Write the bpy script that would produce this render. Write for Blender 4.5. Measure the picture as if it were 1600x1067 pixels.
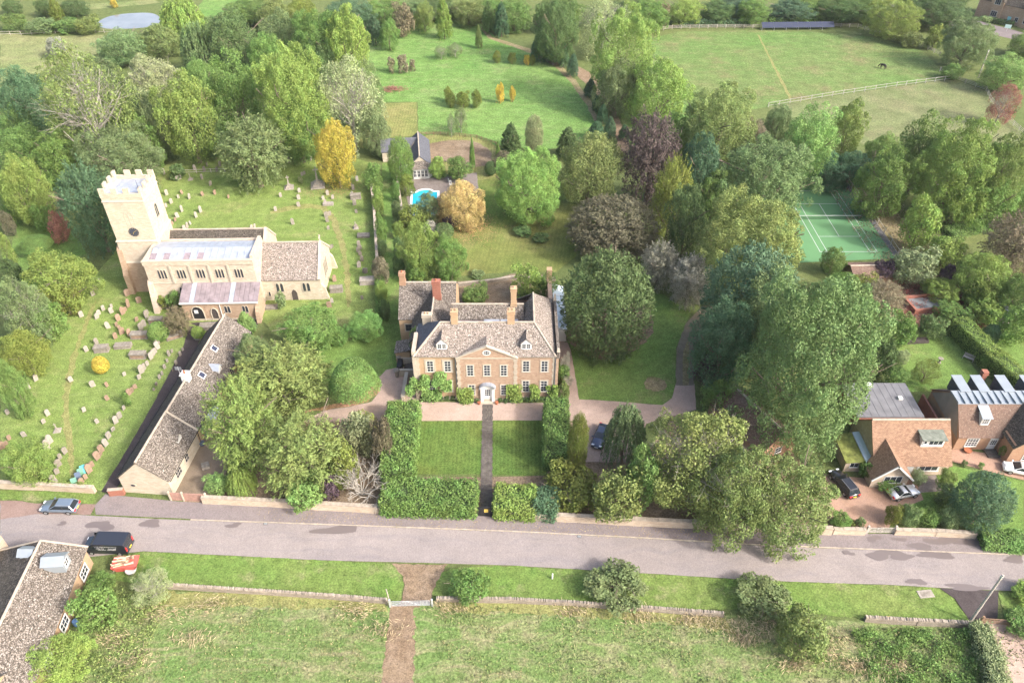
import bpy, bmesh, math, random
import numpy as np
from mathutils import Vector, Matrix
R = math.radians
for o in list(bpy.data.objects): bpy.data.objects.remove(o)
S = bpy.context.scene
COL = S.collection
random.seed(7); RNG = np.random.default_rng(11)

# ---------------------------------------------------------------- camera (drone, 81 m up, looking down 39.8 degrees)
cd = bpy.data.cameras.new('camera'); cam = bpy.data.objects.new('camera', cd); COL.objects.link(cam)
cam.location = (0, 0, 81.2); cam.rotation_euler = (R(90-39.8), 0, 0)
cd.sensor_width = 36; cd.lens = 27.0; cd.clip_start = 1; cd.clip_end = 3000
S.camera = cam
S.render.resolution_x = 1024; S.render.resolution_y = 682
# ---------------------------------------------------------------- sky and sun
SUN_AZ, SUN_EL = 121.0, 36.0          # degrees clockwise from +Y, above the horizon
w = bpy.data.worlds.new('World'); S.world = w; w.use_nodes = True
nt = w.node_tree; nt.nodes.clear()
sk = nt.nodes.new('ShaderNodeTexSky'); sk.sky_type = 'NISHITA'; sk.sun_disc = False
sk.sun_elevation = R(SUN_EL); sk.sun_rotation = R(SUN_AZ); sk.air_density = 1.0; sk.dust_density = 6.0; sk.ozone_density = 1.0
bgn = nt.nodes.new('ShaderNodeBackground'); bgn.inputs[1].default_value = 0.15
wo = nt.nodes.new('ShaderNodeOutputWorld')
nt.links.new(sk.outputs[0], bgn.inputs[0]); nt.links.new(bgn.outputs[0], wo.inputs[0])
ld = bpy.data.lights.new('sun', 'SUN'); ld.energy = 2.0; ld.angle = R(5.0); ld.color = (1.0, 0.965, 0.93)
sun = bpy.data.objects.new('sun', ld); COL.objects.link(sun); sun.location = (60, -40, 120)
_d = Vector((math.sin(R(SUN_AZ))*math.cos(R(SUN_EL)), math.cos(R(SUN_AZ))*math.cos(R(SUN_EL)), math.sin(R(SUN_EL))))
sun.rotation_euler = _d.to_track_quat('Z', 'Y').to_euler()
vs = S.view_settings; vs.view_transform = 'Standard'; vs.look = 'None'; vs.gamma = 1; vs.exposure = 1.62; vs.use_curve_mapping = False
cy = S.cycles
cy.max_bounces = 6; cy.diffuse_bounces = 3; cy.glossy_bounces = 2; cy.transmission_bounces = 4; cy.transparent_max_bounces = 6; cy.volume_bounces = 1
cy.use_denoising = True; cy.sample_clamp_indirect = 4; cy.caustics_reflective = False; cy.caustics_refractive = False

# ---------------------------------------------------------------- materials
MATS = {}
ALB = dict(gold=.8, church_stone=.8, pale_stone=.78, iron_stone=.72, manor_stone=.66, manor_tan=.68, brick=.68, red_brick=.6, stone_slate=.54, stone_slate_pale=.62, stone_slate_dark=.6, clay_tile=.66,
           brown_tile=.68, blue_slate=.9, dry_stone=.6, wall_cream=.72, dressed_stone=.6, coping_stone=.58, white_paint=.7, lead=.75, lead_brown=.72, zinc=.52, felt=.65, mossy_felt=.7, moss_roof=.8, render_grey=.55,
           road=.74, pavement=.72, gravel=1.05, red_gravel=.95, red_shoulder=.72, yard_gravel=.75, track=.85, grit_track=.7, path_tarmac=.45, flag_stone=.5, pool_paving=.6, bare_soil=.8, straw_bank=.95,
           grave_pale=.55, grave_red=.62, grave_grey=.7, terracotta=.6, court_green=.75, court_inner=.85, court_line=.55, pool_water=.7, gate_pink=.6, pale_bark=.7, wet=.7, mown_strip=.8, garden_lawn=.85, hay_field=.85)
def alb(name, c): return None if c is None else tuple(x*ALB.get(name, 1) for x in c)
def _nodes(name):
    m = bpy.data.materials.new(name); m.use_nodes = True; MATS[name] = m
    t = m.node_tree; b = t.nodes['Principled BSDF']
    return m, t, b
def N(t, typ, **kw):
    n = t.nodes.new(typ)
    for k, v in kw.items(): setattr(n, k, v)
    return n
def noise(t, vec, scale, detail=4, rough=.6):
    n = N(t, 'ShaderNodeTexNoise'); n.inputs['Scale'].default_value = scale; n.inputs['Detail'].default_value = detail
    n.inputs['Roughness'].default_value = rough
    t.links.new(vec, n.inputs['Vector']); return n.outputs['Fac']
def ramp(t, fac, lo, hi, a=(0,0,0,1), b=(1,1,1,1)):
    r = N(t, 'ShaderNodeValToRGB'); e = r.color_ramp.elements
    e[0].position = lo; e[1].position = hi; e[0].color = (*a[:3], 1); e[1].color = (*b[:3], 1)
    t.links.new(fac, r.inputs[0]); return r.outputs[0]
def mixc(t, fac, a, b, mode='MIX'):
    n = N(t, 'ShaderNodeMix', data_type='RGBA', blend_type=mode)
    for i, v in ((0, fac), (6, a), (7, b)):
        if hasattr(v, 'links'): t.links.new(v, n.inputs[i])
        elif i == 0: n.inputs[0].default_value = v
        else: n.inputs[i].default_value = (*v[:3], 1)
    return n.outputs[2]
def coord(t, kind):
    if kind == 'pos': return N(t, 'ShaderNodeNewGeometry').outputs['Position']
    return N(t, 'ShaderNodeTexCoord').outputs[{'obj': 'Object', 'uv': 'UV'}[kind]]
def bump(t, b, h, strength=.3, dist=.05):
    n = N(t, 'ShaderNodeBump'); n.inputs['Strength'].default_value = strength; n.inputs['Distance'].default_value = dist
    t.links.new(h, n.inputs['Height']); t.links.new(n.outputs[0], b.inputs['Normal'])
def plain(name, c, rough=.7, metal=0, var=.25, scale=3.0, spec=.3, bmp=0, emit=None):
    c = alb(name, c)
    m, t, b = _nodes(name)
    b.inputs['Roughness'].default_value = rough; b.inputs['Metallic'].default_value = metal
    b.inputs['Specular IOR Level'].default_value = spec
    v = coord(t, 'obj'); f = noise(t, v, scale, 5)
    lo = tuple(x*(1-var) for x in c); hi = tuple(min(1, x*(1+var)) for x in c)
    t.links.new(ramp(t, f, .3, .7, lo, hi), b.inputs['Base Color'])
    if bmp: bump(t, b, noise(t, v, scale*6, 4), bmp, .05)
    return m
def masonry(name, ca, cb, mortar, bw=.5, bh=.22, stain=(.2,.17,.14), stain_amt=.35, msize=.012, speck=None, vor=False):
    ca, cb, mortar, stain, speck = (alb(name, q) for q in (ca, cb, mortar, stain, speck))
    m, t, b = _nodes(name); b.inputs['Roughness'].default_value = .92; b.inputs['Specular IOR Level'].default_value = .15
    uv = coord(t, 'uv'); ob = coord(t, 'obj')
    wv = N(t, 'ShaderNodeTexNoise'); wv.inputs['Scale'].default_value = 2.3; t.links.new(uv, wv.inputs['Vector'])
    wm = N(t, 'ShaderNodeVectorMath', operation='MULTIPLY_ADD'); wm.inputs[1].default_value = (.12, .08, 0)
    t.links.new(wv.outputs['Color'], wm.inputs[0]); t.links.new(uv, wm.inputs[2])
    br = N(t, 'ShaderNodeTexBrick'); t.links.new(wm.outputs[0], br.inputs['Vector'])
    br.inputs['Scale'].default_value = 1; br.inputs['Brick Width'].default_value = bw; br.inputs['Row Height'].default_value = bh
    br.inputs['Mortar Size'].default_value = msize; br.inputs['Mortar Smooth'].default_value = .4; br.inputs['Bias'].default_value = 0
    br.inputs['Color1'].default_value = (*ca, 1); br.inputs['Color2'].default_value = (*cb, 1); br.inputs['Mortar'].default_value = (*mortar, 1)
    c = br.outputs['Color']; joint = br.outputs['Fac']
    if vor:
        mpv = N(t, 'ShaderNodeMapping'); mpv.inputs['Scale'].default_value = (1/bw, 1/bh, 1); t.links.new(wm.outputs[0], mpv.inputs[0])
        vo = N(t, 'ShaderNodeTexVoronoi'); vo.inputs['Scale'].default_value = 1; vo.inputs['Randomness'].default_value = .75; t.links.new(mpv.outputs[0], vo.inputs['Vector'])
        ve = N(t, 'ShaderNodeTexVoronoi', feature='DISTANCE_TO_EDGE'); ve.inputs['Scale'].default_value = 1; ve.inputs['Randomness'].default_value = .75; t.links.new(mpv.outputs[0], ve.inputs['Vector'])
        sx = N(t, 'ShaderNodeSeparateColor'); t.links.new(vo.outputs['Color'], sx.inputs[0])
        c = ramp(t, sx.outputs[0], .05, .95, cb, ca); joint = ramp(t, ve.outputs[0], .02, .16, (1,1,1), (0,0,0)); c = mixc(t, joint, c, mortar)
    c = mixc(t, ramp(t, noise(t, ob, .55, 5), .42, .72), c, mixc(t, stain_amt, c, stain))
    if speck:
        c = mixc(t, ramp(t, noise(t, ob, 5.5, 3, .7), .56, .66), c, mixc(t, .75, c, speck))
    c = mixc(t, .22, c, ramp(t, noise(t, ob, 14, 3), .3, .7, (.25,.25,.25), (.75,.75,.75)), 'OVERLAY')
    t.links.new(c, b.inputs['Base Color'])
    h = N(t, 'ShaderNodeMath', operation='ADD'); t.links.new(noise(t, ob, 9, 3), h.inputs[0])
    iv = N(t, 'ShaderNodeMath', operation='MULTIPLY'); iv.inputs[1].default_value = -1.0; t.links.new(joint, iv.inputs[0])
    t.links.new(iv.outputs[0], h.inputs[1]); bump(t, b, h.outputs[0], .6, .05)
    return m
def grass(name, a, b_, c_, big=.035, mid=.35, fine=5.0, lo=.38, hi=.62, stripe=None, dirt=None, dirt_lo=.6, dirt_hi=.75, bs=.5, streak=None):
    a, b_, c_, dirt = (alb(name, q) for q in (a, b_, c_, dirt))
    m, t, b = _nodes(name); b.inputs['Roughness'].default_value = .95; b.inputs['Specular IOR Level'].default_value = .1
    v = coord(t, 'pos')
    c = mixc(t, ramp(t, noise(t, v, big, 5), lo, hi), a, b_)
    c = mixc(t, ramp(t, noise(t, v, mid, 6, .65), .42, .68), c, c_)
    if dirt: c = mixc(t, ramp(t, noise(t, v, mid*.6, 6, .7), dirt_lo, dirt_hi), c, dirt)
    if stripe:
        ang, per, amt = stripe
        wv = N(t, 'ShaderNodeTexWave', wave_type='BANDS', bands_direction='X', wave_profile='SIN'); wv.inputs['Scale'].default_value = .314/per; wv.inputs['Distortion'].default_value = .8; wv.inputs['Detail Scale'].default_value = .5
        mp = N(t, 'ShaderNodeMapping'); mp.inputs['Rotation'].default_value = (0, 0, R(ang)); t.links.new(v, mp.inputs[0]); t.links.new(mp.outputs[0], wv.inputs['Vector'])
        k = ramp(t, wv.outputs['Fac'], .3, .7, (.5-amt,)*3, (.5+amt,)*3)
        c = mixc(t, 1.0, c, k, 'OVERLAY')
    if streak:
        ang, sc_, amt = streak; mp = N(t, 'ShaderNodeMapping'); mp.inputs['Rotation'].default_value = (0, 0, R(-ang)); mp.inputs['Scale'].default_value = (.09, .95, 1)
        mw = N(t, 'ShaderNodeMapping'); wn = N(t, 'ShaderNodeTexNoise'); wn.inputs['Scale'].default_value = .12; t.links.new(v, wn.inputs['Vector'])
        va = N(t, 'ShaderNodeVectorMath', operation='MULTIPLY_ADD'); va.inputs[1].default_value = (3, 5, 0); t.links.new(wn.outputs['Color'], va.inputs[0]); t.links.new(v, va.inputs[2])
        t.links.new(va.outputs[0], mp.inputs[0]); fs = ramp(t, noise(t, mp.outputs[0], 1.0, 5, .65), .5, .7, (0,0,0), (amt,)*3)
        c = mixc(t, fs, c, alb(name, sc_))
    f = noise(t, v, fine, 6, .75)
    c = mixc(t, .8 if bs > .3 else .4, c, ramp(t, f, .34, .66, (.2,.2,.2), (.8,.8,.8)), 'OVERLAY')
    c = mixc(t, .35 if bs > .3 else .1, c, ramp(t, noise(t, v, mid*2.7, 4, .7), .34, .66, (.2,.2,.2), (.8,.8,.8)), 'OVERLAY')
    t.links.new(c, b.inputs['Base Color']); bump(t, b, f, bs, .25)
    return m
def leafmat(name, transl=.3, var=.45):
    m, t, b = _nodes(name); b.inputs['Roughness'].default_value = .6; b.inputs['Specular IOR Level'].default_value = .2
    oi = N(t, 'ShaderNodeObjectInfo'); at = N(t, 'ShaderNodeAttribute', attribute_name='tint')
    tc = coord(t, 'pos')
    k = ramp(t, at.outputs['Fac'], 0, 1, (1-var,)*3, (1+var,)*3)
    c = mixc(t, 1, oi.outputs['Color'], k, 'MULTIPLY')
    hs = N(t, 'ShaderNodeHueSaturation'); hs.inputs['Saturation'].default_value = 1
    mr = N(t, 'ShaderNodeMapRange'); mr.inputs['From Min'].default_value = .3; mr.inputs['From Max'].default_value = .7; mr.inputs['To Min'].default_value = .482; mr.inputs['To Max'].default_value = .515
    t.links.new(noise(t, tc, .45, 3), mr.inputs['Value']); t.links.new(mr.outputs[0], hs.inputs['Hue'])
    mv = N(t, 'ShaderNodeMapRange'); mv.inputs['From Min'].default_value = .3; mv.inputs['From Max'].default_value = .7; mv.inputs['To Min'].default_value = .8; mv.inputs['To Max'].default_value = 1.25
    t.links.new(noise(t, tc, .9, 3), mv.inputs['Value']); t.links.new(mv.outputs[0], hs.inputs['Value'])
    t.links.new(c, hs.inputs['Color'])
    t.links.new(hs.outputs[0], b.inputs['Base Color'])
    tr = N(t, 'ShaderNodeBsdfTranslucent'); t.links.new(hs.outputs[0], tr.inputs[0])
    mx = N(t, 'ShaderNodeMixShader'); mx.inputs[0].default_value = transl
    t.links.new(b.outputs[0], mx.inputs[1]); t.links.new(tr.outputs[0], mx.inputs[2])
    t.links.new(mx.outputs[0], t.nodes['Material Output'].inputs['Surface'])
    return m
leafmat('leaf')
# building stone, slate, metal
masonry('church_stone', (.6,.51,.41), (.49,.4,.31), (.56,.49,.41), .45, .2, (.34,.27,.2), .35)
masonry('pale_stone', (.62,.55,.44), (.52,.45,.34), (.50,.43,.34), .5, .2, (.32,.27,.22), .3)
masonry('iron_stone', (.56,.42,.3), (.44,.31,.21), (.52,.41,.31), .4, .17, (.34,.2,.13), .3)
masonry('manor_stone', (.60,.43,.31), (.44,.285,.195), (.56,.45,.36), .38, .15, (.5,.36,.26), .5)
masonry('manor_tan', (.60,.43,.27), (.52,.35,.215), (.56,.43,.31), .5, .2, (.5,.34,.2), .3)
masonry('brick', (.54,.345,.225), (.44,.265,.17), (.52,.38,.28), .23, .08, (.42,.22,.14), .4, .008)
masonry('red_brick', (.42,.17,.12), (.5,.22,.16), (.4,.26,.2), .23, .08, (.34,.12,.09), .3, .008)
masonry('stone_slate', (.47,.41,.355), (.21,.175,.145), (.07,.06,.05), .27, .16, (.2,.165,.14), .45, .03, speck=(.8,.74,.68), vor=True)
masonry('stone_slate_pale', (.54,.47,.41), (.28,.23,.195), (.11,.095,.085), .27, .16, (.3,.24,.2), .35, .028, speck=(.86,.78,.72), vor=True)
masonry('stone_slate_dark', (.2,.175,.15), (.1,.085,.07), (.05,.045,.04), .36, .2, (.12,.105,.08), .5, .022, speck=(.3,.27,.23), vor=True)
masonry('clay_tile', (.48,.31,.21), (.29,.175,.12), (.13,.075,.055), .26, .17, (.3,.2,.14), .45, .014)
masonry('brown_tile', (.30,.2,.155), (.2,.13,.1), (.09,.06,.05), .22, .14, (.2,.15,.12), .5, .014, speck=(.42,.34,.28))
masonry('blue_slate', (.115,.12,.14), (.085,.09,.105), (.04,.04,.05), .4, .22, (.13,.13,.15), .3, .01)
masonry('dry_stone', (.56,.49,.40), (.38,.32,.25), (.15,.125,.1), .35, .11, (.3,.26,.2), .4, .018)
masonry('wall_cream', (.68,.57,.45), (.55,.44,.33), (.46,.37,.28), .42, .14, (.45,.34,.25), .35, .014)
plain('dressed_stone', (.62,.54,.43), .85, var=.12, scale=1.2, bmp=.2)
plain('coping_stone', (.55,.47,.38), .9, var=.25, scale=1.6, bmp=.4)
plain('white_paint', (.82,.81,.78), .5, var=.05)
plain('lead', (.42,.46,.53), .42, .25, var=.16, scale=.8)
plain('lead_brown', (.27,.225,.24), .6, .1, var=.3, scale=1.1)
plain('bare_board', (.2,.165,.18), .9, var=.3)
plain('zinc', (.52,.58,.63), .42, .3, var=.08, scale=.6)
plain('felt', (.22,.22,.235), .9, var=.18, scale=.7, bmp=.2)
plain('mossy_felt', (.2,.22,.185), .95, var=.35, scale=1.6, bmp=.4)
plain('moss_roof', (.17,.19,.05), 1, var=.5, scale=1.5, bmp=.6)
plain('render_grey', (.42,.38,.34), .95, var=.12, scale=.7)
plain('dark_wood', (.06,.05,.045), .8, var=.3)
plain('grey_wood', (.36,.33,.29), .9, var=.3, scale=6)
plain('brown_wood', (.2,.13,.085), .9, var=.3, scale=5)
plain('terracotta', (.5,.18,.09), .8, var=.2)
plain('galvanised', (.55,.57,.58), .45, .5, var=.1)
plain('black_paint', (.02,.02,.022), .5, var=.3)
plain('clock_blue', (.045,.05,.07), .6, var=.2)
plain('gold', (.62,.45,.12), .4, .4, var=.1)
plain('bark', (.16,.13,.1), .95, var=.35, scale=4, bmp=.5)
plain('pale_bark', (.42,.39,.34), .95, var=.3, scale=4, bmp=.3)
plain('grave_pale', (.48,.43,.37), .92, var=.25, scale=3, bmp=.3)
plain('grave_red', (.36,.25,.18), .95, var=.3, scale=3, bmp=.4)
plain('grave_grey', (.28,.25,.21), .95, var=.35, scale=2.5, bmp=.5)
plain('yellow_board', (.75,.55,.12), .7, var=.1)
plain('blue_plastic', (.12,.22,.42), .5, var=.1)
plain('teal_plastic', (.12,.42,.42), .45, var=.1); plain('green_plastic', (.14,.28,.2), .5, var=.15); plain('navy_plastic', (.1,.13,.18), .5, var=.1)
plain('teal_door', (.22,.5,.52), .5, var=.05)
def glassmat(name, c=(.03,.035,.045), rough=.08):
    m, t, b = _nodes(name); b.inputs['Base Color'].default_value = (*c, 1); b.inputs['Roughness'].default_value = rough
    b.inputs['Specular IOR Level'].default_value = .6
glassmat('glass'); glassmat('solar_glass', (.03,.035,.06), .12); glassmat('car_glass', (.02,.025,.03), .05); glassmat('pale_glass', (.35,.42,.46), .1)
def carpaint(name, c, metal=.4, rough=.3):
    m, t, b = _nodes(name); b.inputs['Base Color'].default_value = (*c, 1); b.inputs['Metallic'].default_value = metal; b.inputs['Roughness'].default_value = rough
    b.inputs['Coat Weight'].default_value = .6; b.inputs['Coat Roughness'].default_value = .08
carpaint('paint_bluegrey', (.17,.215,.27)); carpaint('paint_navy', (.05,.065,.11)); carpaint('paint_black', (.018,.018,.022), .2); carpaint('paint_silver', (.62,.64,.66), .5); carpaint('paint_white', (.8,.8,.79), 0)
carpaint('paint_van', (.02,.022,.03), .1); carpaint('red_lens', (.5,.02,.02), 0); carpaint('clear_lens', (.7,.72,.74), .2, .1); carpaint('plate_yellow', (.75,.6,.05), 0); carpaint('plate_white', (.75,.75,.75), 0)
plain('tyre', (.02,.02,.02), .9, var=.2); plain('alloy', (.45,.46,.47), .35, .7, var=.05); plain('van_lettering', (.7,.7,.7), .5, var=.02)
# ground
grass('rough_grass', (.085,.115,.04), (.115,.135,.05), (.095,.12,.042))
grass('churchyard_grass', (0.123,0.184,0.045), (0.164,0.207,0.063), (0.135,0.184,0.0522), mid=.22, dirt=(0.205,0.198,0.09), dirt_lo=.54, dirt_hi=.74, streak=(55,(0.172,0.216,0.0765),.5))
grass('meadow_grass', (0.0943,0.189,0.045), (0.135,0.216,0.063), (0.115,0.198,0.0522), mid=.16, fine=2.5, dirt=(0.197,0.221,0.099), dirt_lo=.55, dirt_hi=.75, bs=.9, streak=(-25,(0.189,0.239,0.099),.6))
grass('paddock_grass', (.088,.165,.042), (.13,.155,.06), (.1,.162,.048), big=.02, mid=.12, fine=2.0, dirt=(.165,.14,.075), dirt_lo=.52, dirt_hi=.72, bs=.9, streak=(10,(.16,.165,.075),.6))
grass('dry_paddock', (.13,.148,.068), (.112,.145,.056), (.148,.15,.077), big=.03, mid=.1, fine=2.5, dirt=(.185,.165,.1), dirt_lo=.54, dirt_hi=.76)
grass('hay_field', (0.197,0.216,0.0945), (0.156,0.202,0.072), (0.221,0.221,0.108), big=.03, mid=.1, fine=2.0)
grass('mown_strip', (0.205,0.216,0.0765), (0.18,0.212,0.0675), (0.238,0.225,0.09), mid=.15, stripe=(0,.7,.03), fine=3)
grass('garden_lawn', (0.111,0.166,0.0378), (0.193,0.189,0.0648), (0.139,0.175,0.0495), big=.06, mid=.12, stripe=(8,.8,.022), dirt=(0.23,0.207,0.09), dirt_lo=.52, dirt_hi=.76)
grass('front_lawn', (0.0697,0.124,0.0288), (0.102,0.138,0.0342), (0.082,0.129,0.0306), big=.12, mid=.3, stripe=(0,.55,.035))
grass('green_lawn', (0.0943,0.17,0.0405), (0.123,0.179,0.0495), (0.107,0.17,0.0432), big=.1, mid=.25, dirt=(0.18,0.179,0.081), dirt_lo=.54, dirt_hi=.72)
grass('verge_grass', (0.0943,0.161,0.0378), (0.139,0.179,0.054), (0.111,0.164,0.0414), big=.08, mid=.35, dirt=(0.205,0.198,0.104), dirt_lo=.54, dirt_hi=.72)
grass('field_grass', (0.111,0.184,0.054), (0.148,0.189,0.0702), (0.123,0.179,0.0585), big=.1, mid=.5, fine=3.5, dirt=(0.221,0.207,0.117), dirt_lo=.5, dirt_hi=.7, bs=1.0, streak=(8,(0.254,0.23,0.135),.85))
grass('worn_grass', (.17,.185,.065), (.2,.19,.08), (.185,.19,.07), big=.1, mid=.3, fine=5)
grass('straw_bank', (0.216,0.176,0.101), (0.158,0.151,0.0648), (0.245,0.194,0.122), big=.2, mid=.6, fine=4)
grass('bare_soil', (0.23,0.173,0.115), (0.18,0.13,0.0864), (0.259,0.202,0.144), big=.1, mid=.3, fine=4)
grass('leaf_litter', (0.259,0.151,0.0936), (0.202,0.144,0.0648), (0.302,0.173,0.108), big=.3, mid=.5, fine=6)
grass('gravel', (0.317,0.241,0.198), (0.274,0.205,0.169), (0.353,0.266,0.223), big=.07, mid=.3, fine=9, bs=.25, dirt=(0.216,0.166,0.13), dirt_lo=.6, dirt_hi=.85)
grass('red_gravel', (0.317,0.205,0.148), (0.274,0.173,0.126), (0.338,0.223,0.169), big=.1, mid=.4, fine=9, bs=.25)
grass('yard_gravel', (0.245,0.194,0.144), (0.194,0.151,0.108), (0.274,0.216,0.158), big=.1, mid=.4, fine=9, bs=.25)
grass('track', (0.23,0.169,0.112), (0.194,0.137,0.09), (0.259,0.194,0.137), big=.2, mid=.7, fine=7, bs=.6)
grass('grit_track', (.23,.2,.15), (.19,.165,.12), (.26,.225,.17), big=.2, mid=.6, fine=7, bs=.3)
grass('path_tarmac', (.14,.115,.115), (.11,.09,.09), (.155,.13,.13), big=.1, mid=.5, fine=8, bs=.15)
grass('road', (.3,.262,.25), (.27,.237,.23), (.315,.275,.26), big=.035, mid=.11, fine=7, bs=.08, dirt=(.235,.21,.214), dirt_lo=.55, dirt_hi=.78, streak=(-3,(.235,.212,.218),.7))
grass('pavement', (.25,.214,.212), (.22,.19,.19), (.27,.232,.226), big=.05, mid=.2, fine=7, bs=.1, dirt=(.19,.165,.168), dirt_lo=.55, dirt_hi=.78, streak=(-3,(.2,.172,.17),.5))
grass('red_shoulder', (0.288,0.205,0.176), (0.245,0.169,0.144), (0.31,0.223,0.194), big=.1, mid=.4, fine=7, bs=.2)
grass('flag_stone', (.20,.175,.155), (.15,.13,.12), (.26,.23,.2), big=.6, mid=1.7, fine=6, bs=.3)
grass('pool_paving', (.3,.255,.23), (.24,.2,.185), (.34,.29,.26), big=.3, mid=1.2, fine=5, bs=.2)
plain('court_green', (.12,.27,.12), .85, var=.08, scale=.3); plain('court_inner', (.04,.115,.1), .85, var=.08, scale=.3); plain('court_line', (.72,.76,.74), .8, var=.08)
plain('court_edge', (.12,.12,.13), .9, var=.15)
plain('pool_water', (.03,.48,.62), .12, var=.06, scale=.6, spec=.5)
plain('pond_water', (.17,.18,.185), .04, var=.2, scale=.1, spec=.6)  # grey base lightened to stand in for pale sky reflected in the pond
def wetmat():
    m, t, b = _nodes('wet'); b.inputs['Base Color'].default_value = (.13,.108,.104,1); b.inputs['Roughness'].default_value = .4; b.inputs['Specular IOR Level'].default_value = .4
wetmat()

# ---------------------------------------------------------------- helpers
def tag(o, label=None, cat=None, group=None, kind=None):
    if label: o['label'] = label
    if cat: o['category'] = cat
    if group: o['group'] = group
    if kind: o['kind'] = kind
    return o
def empty(name, loc=(0,0,0), rz=0, label=None, cat=None, group=None):
    o = bpy.data.objects.new(name, None); COL.objects.link(o); o.location = loc; o.rotation_euler = (0, 0, rz); o.empty_display_size = .2
    return tag(o, label, cat, group)
def link(name, me, parent=None, loc=(0,0,0), rz=0, scale=None, color=None):
    o = bpy.data.objects.new(name, me); COL.objects.link(o); o.parent = parent; o.location = loc; o.rotation_euler = (0, 0, rz)
    if scale: o.scale = scale
    if color: o.color = (*color[:3], 1)
    return o
class MB:
    def __init__(s): s.V = []; s.F = []
    def add(s, vs, fs):
        n = len(s.V); s.V += [tuple(v) for v in vs]; s.F += [tuple(i+n for i in f) for f in fs]; return s
    def box(s, x0, y0, z0, x1, y1, z1):
        return s.add([(x0,y0,z0),(x1,y0,z0),(x1,y1,z0),(x0,y1,z0),(x0,y0,z1),(x1,y0,z1),(x1,y1,z1),(x0,y1,z1)],
                     [(0,3,2,1),(4,5,6,7),(0,1,5,4),(1,2,6,5),(2,3,7,6),(3,0,4,7)])
    def frustum(s, cx, cy, z0, z1, w0, d0, w1, d1):
        a = [(cx+i*w0/2, cy+j*d0/2, z0) for i, j in ((-1,-1),(1,-1),(1,1),(-1,1))]; b = [(cx+i*w1/2, cy+j*d1/2, z1) for i, j in ((-1,-1),(1,-1),(1,1),(-1,1))]
        return s.add(a+b, [(0,3,2,1),(4,5,6,7),(0,1,5,4),(1,2,6,5),(2,3,7,6),(3,0,4,7)])
    def prism(s, pts, z0, z1):                     # plan polygon (counter-clockwise) pulled up
        n = len(pts); return s.add([(*p, z0) for p in pts]+[(*p, z1) for p in pts],
            [tuple(range(n-1,-1,-1)), tuple(range(n,2*n))]+[(i,(i+1)%n,(i+1)%n+n,i+n) for i in range(n)])
    def xprism(s, pts, y0, y1):                    # (x,z) polygon pulled along y
        n = len(pts); return s.add([(x,y0,z) for x,z in pts]+[(x,y1,z) for x,z in pts],
            [tuple(range(n)), tuple(range(2*n-1,n-1,-1))]+[((i+1)%n,i,i+n,(i+1)%n+n) for i in range(n)])
    def yprism(s, pts, x0, x1):                    # (y,z) polygon pulled along x
        n = len(pts); return s.add([(x0,y,z) for y,z in pts]+[(x1,y,z) for y,z in pts],
            [tuple(range(n-1,-1,-1)), tuple(range(n,2*n))]+[(i,(i+1)%n,(i+1)%n+n,i+n) for i in range(n)])
    def slab(s, pts, t=.12):                       # planar polygon given thickness below
        P = [Vector(p) for p in pts]; n = (P[1]-P[0]).cross(P[2]-P[0]).normalized()
        if n.z < 0: P.reverse(); n = -n
        k = len(P); Q = [p-n*t for p in P]
        return s.add(P+Q, [tuple(range(k)), tuple(range(2*k-1,k-1,-1))]+[((i+1)%k,i,i+k,(i+1)%k+k) for i in range(k)])
    def tube(s, a, b, r0, r1=None, n=8, cap=True):
        a, b = Vector(a), Vector(b); r1 = r0 if r1 is None else r1; d = (b-a).normalized()
        u = d.orthogonal().normalized(); v = d.cross(u); vs = []
        for c, r in ((a, r0), (b, r1)):
            for i in range(n):
                q = 2*math.pi*i/n; vs.append(c+(u*math.cos(q)+v*math.sin(q))*r)
        fs = [(i,(i+1)%n,n+(i+1)%n,n+i) for i in range(n)]
        if cap: fs += [tuple(range(n-1,-1,-1)), tuple(range(n,2*n))]
        return s.add(vs, fs)
    def lathe(s, prof, n=16, c=(0,0,0)):
        vs = [(c[0]+r*math.cos(2*math.pi*i/n), c[1]+r*math.sin(2*math.pi*i/n), c[2]+z) for r, z in prof for i in range(n)]
        fs = [(k*n+i, k*n+(i+1)%n, (k+1)*n+(i+1)%n, (k+1)*n+i) for k in range(len(prof)-1) for i in range(n)]
        fs += [tuple(range(n-1,-1,-1)), tuple(range((len(prof)-1)*n, len(prof)*n))]
        return s.add(vs, fs)
    def mesh(s, name, mat, smooth=False):
        me = bpy.data.meshes.new(name); me.from_pydata([tuple(v) for v in s.V], [], s.F); me.update()
        uv = me.uv_layers.new(name='UVMap'); V = me.vertices
        for p in me.polygons:
            n = p.normal; p.use_smooth = smooth
            if abs(n.z) > .98: u = Vector((1,0,0)); v = Vector((0,1,0))
            else: u = Vector((0,0,1)).cross(n).normalized(); v = n.cross(u)
            for li in p.loop_indices:
                c = V[me.loops[li].vertex_index].co; uv.data[li].uv = (c.dot(u), c.dot(v))
        me.materials.append(MATS[mat]); return me
    def build(s, name, mat, parent=None, loc=(0,0,0), rz=0, smooth=False, kind=None, label=None):
        o = link(name, s.mesh(name, mat, smooth), parent, loc, rz)
        return tag(o, label, None, None, kind)
def box(name, mat, parent, *a): return MB().box(*a).build(name, mat, parent)
def copy_tree(o, parent=None):
    c = o.copy(); COL.objects.link(c); c.parent = parent
    for ch in o.children: copy_tree(ch, c)
    return c
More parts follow.
